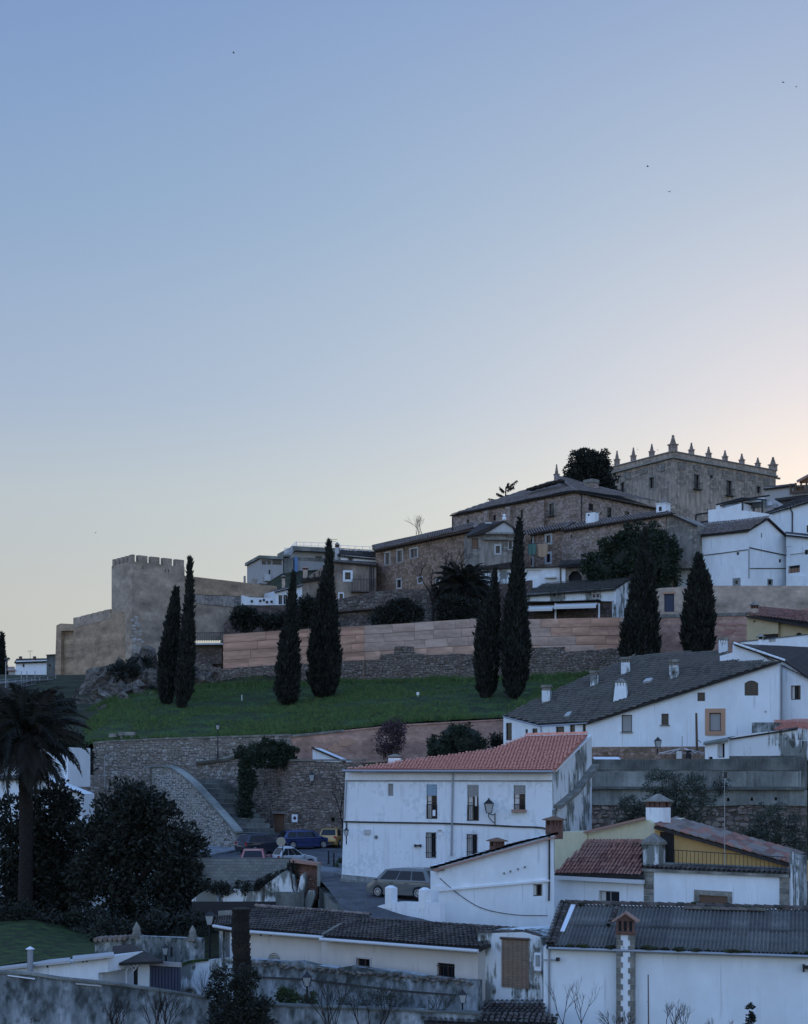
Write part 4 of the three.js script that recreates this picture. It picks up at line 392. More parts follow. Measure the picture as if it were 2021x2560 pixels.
{ // far houses and ramp on the left edge
  const f = new Fr(38, 238, 140, 236, 12).thing('far_white_house', 'distant white house with a low grey roof on the left edge', 'house'); f.wall([[40, 1652], [118, 1650], [118, 1690], [38, 1690]], [[57, 1660, 62, 1668]], MT.white3, { t: .3, back: 6 }); f.win([57, 1660, 62, 1668], { cols: 1 }); f.roof([f.h(36, 1655, .4), f.h(120, 1652, .4), f.h(118, 1645, -5), f.h(42, 1646, -5)], { th: .2 }); f.chimney([48, 1640, 53, 1650], -2, { mat: MT.brick, over: .04 }); f.chimney([83, 1640, 88, 1650], -2, { mat: MT.brick, over: .04 }); const a = f.h(76, 1648, -3); f.m('antenna', [cyl(a, a.clone().add(V(0, 1.3, 0)), .03, .03, 4), bx(a.x - .5, a.y + 1.25, -3.03, a.x + .4, a.y + 1.3, -2.97)], MT.iron);
  const g = new Fr(117, 232, 142, 231, 10).thing('far_grey_block', 'dark grey block house next to the end turret', 'house'); g.wall([[117, 1638], [142, 1638], [142, 1740], [117, 1740]], [[123, 1660, 127, 1667]], MT.concD, { t: .3, back: 6 }); g.win([123, 1660, 127, 1667], { cols: 1 }); g.m('flat_roof', g.box([115, 1635, 142, 1638.5], .3, 7), MT.concD);
  const k = new Fr(-30, 240, 40, 238, 12).thing('far_red_roofed_house', 'distant house with a dull red roof behind the left cypress', 'house'); k.wall([[-30, 1672], [38, 1672], [38, 1700], [-30, 1700]], [], MT.greyW, { t: .3, back: 5 }); k.roof([k.h(-32, 1676, .4), k.h(39, 1674, .4), k.h(36, 1666, -5), k.h(-30, 1667, -5)], { slab: MT.terra, th: .2 });
  const r = new Fr(-40, 170, 146, 185, 6).thing('ramp_with_railings', 'grey zigzag ramp with metal railings left of the turret', 'ramp'); r.wall([[-40, 1712], [60, 1702], [146, 1696], [146, 1790], [-40, 1790]], [], MT.concD, { t: 3 }); r.wall([[-40, 1732], [146, 1722], [146, 1727], [-40, 1738]], [], MT.conc, { z: .3, t: .28, name: 'string_course' }); for (const [a, b, c, d, z] of [[-40, 1704, 146, 1688, .1], [-40, 1712, 146, 1698, .1], [-40, 1728, 90, 1700, .6], [-40, 1736, 90, 1710, .6]]) r.m('rail', cyl(r.h(a, b, z), r.h(c, d, z), .05, .05, 5), MT.steel); for (let i = 0; i < 9; i++) { const x = -20 + i * 20; r.m('rail_post', cyl(r.h(x, 1735 - i * 2, .1), r.h(x, 1702 - i * 1.6, .1), .05, .05, 5), MT.steel); } for (const x of [54, 68, 88]) r.m('rail_post', cyl(r.h(x, 1735, .1), r.h(x, 1678, .1), .05, .05, 5), MT.steel);
}
// ================================================================ streets and walls below the grass
{
  const rows = [[137, 500, 905, -5.9], [128, 500, 1010, -6.25], [116, 500, 1010, -6.5], [101.4, 490, 1020, -6.65], [100.9, 735, 1020, -6.66], [98, 798, 1030, -6.75], [91, 822, 1110, -6.95], [86, 846, 1110, -7.3], [81, 868, 1110, -7.9], [76, 895, 1110, -8.7]]; const p = [], idx = [], n = 24; rows.forEach(([d, a, b, y]) => { for (let i = 0; i <= n; i++) { const q = P(lerp(a, b, i / n), H, d); p.push(q.x, y + .04 * Math.sin(q.x * 2.1 + d), q.z); } }); for (let j = 0; j < rows.length - 1; j++) for (let i = 0; i < n; i++) { const a = j * (n + 1) + i, b = a + n + 1; idx.push(a, a + 1, b, a + 1, b + 1, b); }
  const g = new THREE.BufferGeometry(); g.setAttribute('position', new THREE.BufferAttribute(new Float32Array(p), 3)); g.setIndex(idx); g.computeVertexNormals(); part('street', g, MT.asphalt, scene).userData = { kind: 'structure' };
  const strip = (name, pts, y0, mat) => { const m = part(name, slab(pts.map(([x, d, y]) => P(x, H, d).setY(y)), .14), mat, scene); m.userData = { kind: 'structure' }; };
  strip('pavement', [[500, 118, -6.34], [520, 118, -6.34], [618, 124.5, -6.12], [600, 129.5, -5.95], [500, 129, -5.95]], 0, MT.paving); strip('pavement', [[790, 101.5, -6.52], [868, 98.5, -6.52], [866, 102.5, -6.47], [770, 107.5, -6.4]], 0, MT.paving);
}
const streetY = d => prof([[70, -8.7], [76, -8.7], [81, -7.9], [86, -7.3], [91, -6.95], [98, -6.75], [106, -6.6], [116, -6.5], [128, -6.25], [137, -5.9]], d);
{ // upper garden wall of rubble
  const f = new Fr(234, 139, 730, 139.8, -2).thing('rubble_garden_wall', 'long pale rubble wall with a flat coping along the foot of the grass', 'wall'), o = [[234, 1857], [270, 1853], [420, 1846], [606, 1842], [728, 1838], [728, 1940], [234, 1970]]; f.wall(o, [], MT.mortar, { t: .6 }); f.stones(o, 0, { w: .34, hh: .2, tm: TM.stone, seed: 51, proud: .035 }); f.wall([[232, 1856], [270, 1851], [420, 1844], [608, 1838.5], [728, 1834.5], [728, 1839], [608, 1843], [420, 1848], [270, 1855], [234, 1860]], [], MT.cap, { z: .12, t: .8, name: 'coping' });
  const g = new Fr(720, 140, 1262, 141.5, -2).thing('pink_retaining_wall', 'weathered pink retaining wall with a grey coping below the grass', 'wall'); g.wall([[720, 1841], [860, 1829], [1000, 1815], [1262, 1800], [1262, 1930], [720, 1930]], [], MT.pink, { t: .6 }); g.wall([[718, 1838], [860, 1823.5], [860, 1829], [720, 1844]], [], MT.cap, { z: .15, t: .8, name: 'coping' }); g.wall([[860, 1825.5], [1000, 1811], [1262, 1797], [1262, 1800], [1000, 1815], [860, 1829]], [], MT.pink, { z: .1, t: .75, name: 'coping' }); const rn = rng(6); for (let i = 0; i < 14; i++) { const x = rr(745, 1230, rn), y = rr(1850, 1895, rn); g.m('plaster_patch', ext(Array.from({ length: 9 }, (_, k) => { const c = g.h(x, y), a = k / 9 * 6.283, r = rr(.2, .75, rn); return V(c.x + Math.cos(a) * r * 1.5, c.y + Math.sin(a) * r * .7, 0); }), [], .002, .02 + i * .002), i % 3 ? MT.pink : MT.brickP); }
  const h = new Fr(770, 134, 895, 133.5, -6).thing('white_lean_to', 'white gable end of a lean-to with sloping dark roof', 'shed'); h.wall([[782, 1869], [862, 1903], [862, 1930], [782, 1930]], [], MT.white3, { t: .3, back: 4 }); h.roof([h.h(780, 1866.5, .2), h.h(866, 1903, .2), h.h(866, 1901, -4), h.h(780, 1865, -4)], { u: V(0, 0, -1), th: .12 });
}
{ // stone bastion by the stairs
  const f = new Fr(724, 129, 905, 127, -7).thing('stone_bastion', 'tall brown rubble bastion with a blunt corner behind the parked cars', 'wall'), s = f.face(609, 133.5, 724, 129); const o1 = [[724, 1901], [905, 1907], [905, 2130], [724, 2130]], o2 = [[617, 1911], [724, 1901], [724, 2130], [604, 2130]]; f.wall(o1, [[828, 2044, 837, 2054], [731, 2036, 743, 2054]], MT.mortarD, { t: .8 }); s.wall(o2, [[683, 2033, 711, 2100], [661, 1955, 664, 1964], [697, 1953, 700, 1965], [659, 2030, 662, 2046]], MT.mortarD, { t: .8, name: 'wall' });
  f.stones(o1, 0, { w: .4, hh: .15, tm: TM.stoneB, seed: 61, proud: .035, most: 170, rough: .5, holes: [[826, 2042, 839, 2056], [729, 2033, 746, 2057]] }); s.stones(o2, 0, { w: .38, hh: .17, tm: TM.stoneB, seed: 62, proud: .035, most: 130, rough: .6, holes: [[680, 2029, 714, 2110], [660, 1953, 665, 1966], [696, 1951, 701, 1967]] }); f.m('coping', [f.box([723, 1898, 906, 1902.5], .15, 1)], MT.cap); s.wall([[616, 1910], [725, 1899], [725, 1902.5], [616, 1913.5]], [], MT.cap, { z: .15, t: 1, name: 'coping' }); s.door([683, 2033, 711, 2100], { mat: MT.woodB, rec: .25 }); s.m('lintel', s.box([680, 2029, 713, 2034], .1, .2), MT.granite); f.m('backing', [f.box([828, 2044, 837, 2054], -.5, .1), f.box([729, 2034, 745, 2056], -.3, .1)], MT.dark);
  const g = new Fr(730, 128.6, 745, 128.4, -3).thing('white_notice_board', 'small white notice with a round dark emblem on the stone bastion', 'sign'); g.m('board', g.box([730, 2036, 744, 2055], .16, .08), MT.frameW); const c = g.h(737.3, 2045, .162); g.m('emblem', [new THREE.TorusGeometry(.1, .045, 8, 18).translate(c.x, c.y, c.z), new THREE.SphereGeometry(.05, 8, 6).scale(1, 1, .3).translate(c.x, c.y, c.z)], MT.dark); g.m('frame', [g.box([729, 2035, 730, 2056], .18, .1), g.box([744, 2035, 745, 2056], .18, .1), g.box([730, 2035, 744, 2036], .18, .1), g.box([730, 2055, 744, 2056], .18, .1)], MT.steel);
}
{ // stairs and their parapet
  const f = new Fr(483, 137, 622, 127, -7).thing('stone_stairs', 'flight of grey stone steps climbing beside the ivy', 'stairs'); const n = 13; for (let i = 0; i < n; i++) { const t0 = i / n, xl = lerp(596, 486, t0), xr = lerp(652, 502, t0), y = lerp(2108, 1948, t0), d = lerp(125.5, 135.5, t0); const a = f.L(xl, y, d), b = f.L(xr, y - 2, d - .6), up = .42; const hgt = (160 / n) * 131 / F; f.m('step', prism([V(a.x, a.y + hgt, a.z), V(b.x, a.y + hgt, b.z), V(b.x - .2, a.y + hgt, b.z - 2.2), V(a.x - .2, a.y + hgt, a.z - 2.2)], a.y - 1.2), i % 3 ? MT.concD : MT.conc); const e = [V(a.x - .02, a.y + hgt + .002, a.z + .05), V(b.x + .02, a.y + hgt + .002, b.z + .05), V(b.x - .1, a.y + hgt + .002, b.z - .75), V(a.x - .1, a.y + hgt + .002, a.z - .75)]; f.m('tread', slab(e.map(p => p.add(V(0, .05, 0))), .05), i % 3 ? MT.concP : MT.cap); }  // treads paler than the steps: skylight on their tops put into the colour
  const p = new Fr(380, 133, 589, 124.5, -8).thing('curved_stair_parapet', 'pale rubble parapet with a curved sloping coping beside the stairs', 'wall'); const tp = [[360, 1921], [385, 1918], [410, 1918], [424, 1921], [438, 1928], [455, 1940], [483, 1965], [520, 2005], [556, 2045], [588, 2082]], o = [...tp, [588, 2120], [520, 2118], [470, 2130], [360, 2130]]; p.wall(o, [], MT.mortarP, { t: .6 }); p.stones(o, 0, { w: .32, hh: .2, tm: TM.pale, seed: 71, proud: .03 }); const up = tp.map(([x, y]) => [x, y - 4.5]); for (let i = 0; i < tp.length - 1; i++) p.wall([tp[i], tp[i + 1], up[i + 1], up[i]], [], MT.concP, { z: .16, t: .85, name: 'coping_slab' });
  const q = new Fr(488, 138.4, 600, 135, -6).thing('stair_side_wall', 'stained stone wall with ledge on the uphill side of the stairs', 'wall'); const oq = [[490, 1910], [560, 1902], [598, 1893], [598, 2060], [560, 2030], [520, 1985], [490, 1955]]; q.wall(oq, [], MT.mortar, { t: .6 }); q.stones(oq, 0, { w: .45, hh: .26, tm: TM.stone, seed: 73, most: 160 }); for (let i = 0; i < 3; i++) q.wall([[488, 1909 + i * 3 - 6], [560, 1900 + i * 3 - 6], [600, 1890 + i * 3 - 6], [600, 1893 + i * 3 - 6.2], [560, 1903 + i * 3 - 6.2], [488, 1912 + i * 3 - 6.2]], [], MT.concP, { z: .5 - i * .12, t: .5, name: 'ledge' });
  const r = new Fr(165, 130, 380, 133, -6).thing('pale_lower_wall', 'pale rubble wall between the white house and the stair parapet', 'wall'), ro = [[165, 1945], [240, 1938], [300, 1928], [380, 1921], [380, 2040], [165, 2040]]; r.wall(ro, [], MT.mortar, { t: .6 }); r.stones(ro, 0, { w: .42, hh: .26, tm: TM.stone, seed: 74, most: 200 });
  const b = base('stone_bench', 'rough stone bench blocks standing on the wall edge in the grass', 'bench', P(305, 1847, 140.6)); part('seat', bx(-.3, .3, -.4, 1.25, .62, .35), MT.cap, b); part('leg', bx(-.1, 0, -.3, .15, .3, .25), MT.cap, b); part('leg', bx(.85, 0, -.3, 1.1, .3, .25), MT.cap, b); part('block', bx(-1.15, .15, -.35, -.45, .5, .3), MT.granite, b); part('block', bx(1.7, -.05, -.2, 2.3, .2, .2), MT.cap, b);
}
// ================================================================ white house with the red roof
{
  const f = new Fr(860, 96, 1381, 94, -7.6).thing('red_roofed_white_house', 'two storey white house with a bright red tiled roof in the centre', 'house'); const tall = [[1067, 1961, 1093, 2047], [1169, 1962, 1197, 2052], [1285, 1963, 1314, 2027]], low = [[1065, 2081, 1091, 2145], [1167, 2085, 1194, 2141]], sm1 = [970.6, 1959, 983.7, 1990];
  f.wall([[864, 1931], [1381, 1931], [1381, 2260], [852, 2260]], [...tall, ...low, sm1], MT.flake, { t: .35 }); f.m('upper_band', f.box([864, 1933, 1381, 1950], .035, .033), MT.white3); f.m('string_course', f.box([864, 1951, 1381, 1953], .07, .068), MT.plinth);
  tall.forEach((r, i) => f.win(r, { blind: [.33, .33, .35][i], blindMat: i ? MT.shutter : MT.blindB, curtain: .5, bars: i < 2 ? 0 : 0, mat: MT.wood, rows: 2 })); low.forEach(r => f.win(r, { bars: 6, mat: MT.frame, curtain: .55 })); f.win(sm1, { leaf: MT.shutter, cols: 1, mat: MT.frame }); f.m('window_box', f.box([1279, 2024, 1316, 2030], .3, .28), MT.terra);
  { const b = (r, n) => { const [x0, y0, x1, y1] = f.rect(r, .05); const g = [bx(x0, y1, .04, x1, y1 + .05, .09)]; for (let i = 0; i <= n; i++) g.push(cyl(V(lerp(x0, x1, i / n), y0, .06), V(lerp(x0, x1, i / n), y1, .06), .014, .014, 4)); f.m('window_railing', g, MT.iron); }; b([1067, 2012, 1093, 2047], 7); b([1169, 2014, 1197, 2052], 7); b([1286, 2012, 1313, 2027], 7); f.m('washing', f.box([1082, 2025, 1089, 2040], .12, .02), MT.frameW); f.m('washing', f.box([1188, 1990, 1193, 2015], .12, .02), MT.curtain); }
  const fr = V(f.len, 0, 0), br = f.L(1480, H, 103.5), bl = f.L(880, H, 106); f.m('plinth', [...prism([f.h(856, 2186, .12), f.h(966, 2196, .12), f.h(966, 2196, -.2), f.h(856, 2186, -.2)], 0), ...prism([f.h(966, 2196, .12), f.h(1120, 2205, .12), f.h(1120, 2205, -.2), f.h(966, 2196, -.2)], 0)], MT.plinth); f.m('kerb', prism([f.h(850, 2196, .5), f.h(970, 2212, .5), f.h(970, 2212, .122), f.h(850, 2196, .122)], 0), MT.concP);
  const s = f.face(1381, 94, 1480, 103.5); const yE = f.h(1381, 1926).y, yR = s.h(1473, 1840).y; s.wall([[1381, 1930], [1473, 1842], [1480, 1842], [1480, 2110], [1381, 2180]], [], MT.worn, { t: .3, name: 'gable' });  { const a = s.h(1385, 2022, .0), b = s.h(1430, 1985, .0), c = s.h(1480, 1918, .0); const g = (p, q, w, h) => ext([V(p.x, p.y, 0), V(q.x, q.y, 0), V(q.x, q.y + h, 0), V(p.x, p.y + h, 0)], [], .005, w); s.m('sloping_ledge', [g(a, b, .5, .22), g(b, c, .5, .22)], MT.cap); s.m('verge', [g(s.h(1383, 1931), s.h(1474, 1842), .16, .14)], MT.white3); s.wall([[1386, 2024], [1430, 1990], [1480, 1925], [1480, 2110], [1395, 2150]], [], MT.worn2, { z: .12, t: .115, name: 'lower_gable' }); }
  const e0 = f.h(857, 1923, .45), e1 = f.L(1385, 1925, 93.4), rt = s.h(1469, 1834, .12).applyMatrix4(s.T), on = f.on(e0, e1, rt); const poly = [e0, e1, rt, on(1315, 1838), on(1272, 1855), on(1234, 1871), on(1120, 1887), on(994, 1903)]; const under = (p, dx = 0) => p.clone().add(V(dx, -.32, -.1)); f.m('body', prism([V(.05, yE - .3, -.36), V(f.len - .3, yE - .3, -.4), under(poly[2], -.5), under(poly[3]), under(poly[5]), under(poly[6]), under(poly[7])], 0), MT.white2); f.roof(poly, { tiles: TM.red, pitch: .21, row: .34, most: 300, slab: MT.redSlab, seed: 5, arch: .3, sag: .04 }); f.m('gutter', cyl(e0.clone().add(V(0, -.1, .06)), e1.clone().add(V(0, -.1, .06)), .08, .08, 8), MT.zinc); f.ridge(poly[2].clone(), poly[3].clone(), TM.red, { most: 40 });
  f.chimney([971, 1885, 1000, 1916], -1.4, { body: .68, cap: .22, capMat: MT.granite, posts: 3, over: .05, d: .6, deep: .5 }); f.m('drainpipe', cyl(f.h(1133, 1932, .09), f.h(1129, 2140, .09), .06), MT.zinc); f.m('drainpipe', cyl(f.h(867, 1950, .08), f.h(862, 2050, .08), .04), MT.zinc);
  f.m('cable', tube([f.h(860, 2054, .06), f.h(960, 2056, .06), f.h(1130, 2059, .06), f.h(1280, 2066, .06), f.h(1366, 2072, .06), f.h(1372, 2078, .06), f.h(1373, 2150, .06)], .055, 6, 60), MT.cable); f.m('cable', tube([f.h(866, 2052, .06), f.h(867, 2075, .06), f.h(866, 2088, .06)], .045, 6), MT.cable); f.m('meter_box', f.box([910, 2074, 926, 2086], .1, .09), MT.greyW); f.m('tile_plaque', [new THREE.BoxGeometry(.2, .2, .03).rotateZ(.78).translate(f.h(941, 2093).x, f.h(941, 2093).y, .02)], MT.plinth); f.m('bracket', [f.box([1036, 2112, 1053, 2115], .18, .17), f.box([1036, 2111, 1039, 2118], .2, .19), f.box([1050, 2111, 1053, 2118], .2, .19)], MT.iron); f.m('clothes_rack', [f.box([1165, 2084, 1201, 2085], .5, .04), f.box([1165, 2076, 1166, 2092], .5, .04), f.box([1200, 2074, 1201, 2090], .5, .04), f.box([1180, 2076, 1181, 2084], .5, .5)], MT.frameW); f.m('satellite_dish', new THREE.SphereGeometry(.22, 12, 8, 0, 6.3, 0, 1).rotateX(-1.2).translate(f.h(1102, 2082).x, f.h(1102, 2082).y, .35), MT.frameW);
}
// ================================================================ long white house on the right
{
  const f = new Fr(1469, 124, 1953, 120, 0).thing('long_white_house', 'long white house under a big dark sloping tile roof with chimneys', 'house'); const hs = [[1554.6, 1787, 1580.6, 1830], [1654, 1784, 1672, 1812], [1744, 1731, 1763, 1753], [1774, 1782, 1803, 1828], [[1862, 1739], [1896, 1739], [1896, 1708], [1888, 1703], [1879, 1701], [1870, 1703], [1862, 1708]]];
  f.wall([[1469, 1806], [1952, 1653], [1953, 1880], [1469, 1880]], hs, MT.white2, { t: .35 }); f.win(hs[0], { leaf: MT.shutter, cols: 1, sill: true }); f.win(hs[1], { cols: 1, sill: true }); f.win(hs[2], { cols: 1 }); f.win(hs[3], { leaf: MT.shutter, cols: 1, sur: MT.brickP, sw: .34 }); f.win([1862, 1701, 1896, 1739], { cols: 2, rows: 1 }); f.m('vent', f.box([1912, 1777, 1917, 1781], .05, .05), MT.zinc);
  const A = f.h(1466, 1806, .35), B = f.h(1953, 1651, .35), Q = f.L(1469, 1692, 135.5), on = f.on(A, B, Q); const lw = f.face(1258, 129.5, 1469, 124); const E = on(1257, 1789), E2 = on(1347, 1811), C = on(1807, 1626), C2 = on(1580, 1640), C3 = on(1430, 1708); f.roof([E2, A, B, on(1850, 1655), C, C2, C3, E], { tiles: TM.dark2, pitch: .26, row: .4, seed: 21, u: E2.clone().sub(A).negate(), most: 120 });
  const lh = [[1265, 1807, 1280, 1851], [1314, 1823, 1320, 1836], [1331, 1821, 1344, 1835], [1390, 1816, 1411, 1834], [1425, 1812, 1438, 1834], [1457, 1811, 1465, 1832]]; lw.wall([[1259, 1793], [1347, 1815], [1469, 1808], [1469, 1880], [1259, 1880]], lh, MT.white, { t: .35, name: 'side_wall' }); lh.forEach(r => lw.win(r, { cols: 1 })); lw.m('drainpipe', cyl(lw.h(1352, 1816, .08), lw.h(1354, 1840, .08), .05), MT.zinc); lw.m('gutter', [cyl(lw.h(1258, 1792, .3), lw.h(1347, 1815, .3), .06), cyl(lw.h(1347, 1815, .3), lw.h(1469, 1808, .3), .06)], MT.zinc);
  const dn = V(0, -.35, 0); f.m('body', prism([f.h(1472, 1812, -.4).add(dn), f.h(1950, 1662, -.4).add(dn), C.clone().add(V(0, -.6, 0)), C2.clone().add(V(.3, -.5, 0)), C3.clone().add(V(.4, -.5, .2)), E.clone().add(V(.5, -.5, -.3))], 0), MT.white); f.m('drainpipe', cyl(f.h(1952, 1660, .06), f.h(1952, 1830, .06), .05), MT.zinc); f.m('footing', f.box([1478, 1866, 1762, 1905], .12, .12), MT.stoneB);
  const ch = (r, px, py, o) => { const q = on(px, py); f.chimney(r, q.z, o); }; const std = { posts: 3, post: MT.granite, capMat: MT.cap, over: .08, body: .68, cap: .14, pyr: false, mat: MT.worn2 }; ch([1355, 1712, 1376, 1756], 1366, 1756, std); ch([1476, 1676, 1495, 1715], 1486, 1715, std); ch([1553, 1642, 1575, 1686], 1564, 1686, std); ch([1674, 1648, 1696, 1697], 1685, 1697, std); ch([1797, 1594, 1819, 1633], 1807, 1633, { ...std, post: MT.frameW }); ch([1538, 1694, 1565, 1749], 1552, 1749, { mat: MT.white3, flare: .18, body: .62, posts: 3, over: .05, post: MT.white3, capMat: MT.cap });
  for (const [r, y] of [[[1609, 1700, 1635, 1710], 1706], [[1412, 1784, 1432, 1796], 1791]]) { const c = on((r[0] + r[2]) / 2, y), n = B.clone().sub(A).cross(Q.clone().sub(A)).normalize(); const a = [on(r[0], r[3]), on(r[2] - 7, r[3] - 2), on(r[2], r[1]), on(r[0] + 9, r[1] + 2)].map(p => p.addScaledVector(n.y < 0 ? n.clone().negate() : n, .22)); f.m('skylight', slab(a, .2), MT.lampGlass); }
  const lam = f.h(1645, 1871, .7);
  const g = new Fr(1800, 125, 2070, 118.5, 0).thing('white_gable_neighbour', 'white gable with stepped tile verge joining the long white house', 'house'); g.wall([[1800, 1640], [1832, 1631], [1832, 1611], [1858, 1617], [1900, 1629], [1940, 1641], [1965, 1656], [2070, 1728], [2070, 1900], [1945, 1900], [1945, 1660], [1800, 1660]], [[1977, 1713, 2002, 1750], [1879, 1797, 1896, 1822]], MT.white, { t: .35 }); g.win([1977, 1713, 2002, 1750], { curtain: .3, rec: .2 }); const V0 = g.h(1836, 1608, .3), V1 = g.h(1965, 1652, .3), V2 = g.h(2075, 1727, .3); const gp = g.on(V0, V2, g.L(2040, 1617, 131)); g.roof([V0, V1, V2, g.L(2040, 1617, 131), gp(1950, 1612)], { tiles: TM.dark2, pitch: .26, row: .4, u: g.L(2040, 1617, 131).sub(V0), seed: 33 }); for (let i = 0; i < 9; i++) { const t = i / 9, a = V0.clone().lerp(V1, t), b = V0.clone().lerp(V1, (i + .9) / 9); g.m('verge_tile', cyl(a.add(V(0, .03, .05)), b.add(V(0, .03, .05)), .09, .09, 6), MT.white3); } g.m('drip_mark_pipe', cyl(g.h(1955, 1665, .05), g.h(1955, 1800, .05), .03, .03, 5), MT.zinc);
  { const q = g.L(1902, 1618, 128); const [x0, y0] = [q.x - .3, q.y]; const m = g.m('chimney', [new THREE.CylinderGeometry(.22, .34, .5, 12).translate(q.x, q.y + .15, q.z), new THREE.CylinderGeometry(.2, .2, .25, 12).translate(q.x, q.y + .5, q.z)], MT.white3); g.m('chimney_cap', new THREE.ConeGeometry(.42, .28, 12).translate(q.x, q.y + .98, q.z), MT.granite, m); g.m('flue', new THREE.CylinderGeometry(.14, .14, .3, 10).translate(q.x, q.y + .72, q.z), MT.dark, m); }
  const k = new Fr(1850, 133, 2070, 130, 2).thing('white_back_wall', 'long white wall rising to the right behind the gable roof', 'wall'); k.wall([[1852, 1606], [1915, 1598], [2070, 1582], [2070, 1650], [1852, 1650]], [[1922, 1597, 1940, 1606]], MT.white3, { t: .4 }); k.m('backing', k.box([1920, 1595, 1942, 1608], -.42, .1), MT.white3); k.m('coping', [quad(k.h(1850, 1606, .08), k.h(2070, 1582, .08), k.h(2070, 1579.5, .08), k.h(1850, 1603.5, .08))], MT.concD);
  const c = new Fr(1866, 153, 2070, 148, 4).thing('cream_house', 'cream house with a dull maroon roof and small chimney at the right', 'house'); c.wall([[1868, 1536], [1946, 1552], [1946, 1640], [1866, 1640]], [[1884, 1551, 1889, 1556], [1908, 1584, 1946, 1598]], MT.cream2, { t: .3, back: 6 }); c.m('opening', c.box([1908, 1584, 1944, 1598], -.2, .09), MT.dark); c.wall([[1951, 1558], [2070, 1576], [2070, 1640], [1951, 1640]], [[[1991, 1590], [1991, 1584], [1997, 1581], [2004, 1583], [2007, 1590]]], MT.cream2, { z: -.4, t: .3, back: 6, name: 'wing' }); c.m('opening', c.box([1990, 1581, 2008, 1591], -.6, .09), MT.dark); c.roof([c.h(1864, 1538, .4), c.h(2074, 1574, .4), c.h(2074, 1536, -5), c.h(1900, 1530, -5)], { tiles: TM.brown, pitch: .36, row: .5 }); c.wall([[1893, 1531], [1900, 1523], [1985, 1526], [2030, 1520], [2030, 1540], [1985, 1538]], [], MT.terra, { z: -5.1, t: .3, name: 'party_wall' }); c.chimney([1877, 1503, 1891, 1536], -1, { mat: MT.tan, capMat: MT.cap, over: .12, cap: .3, body: .45 });
}
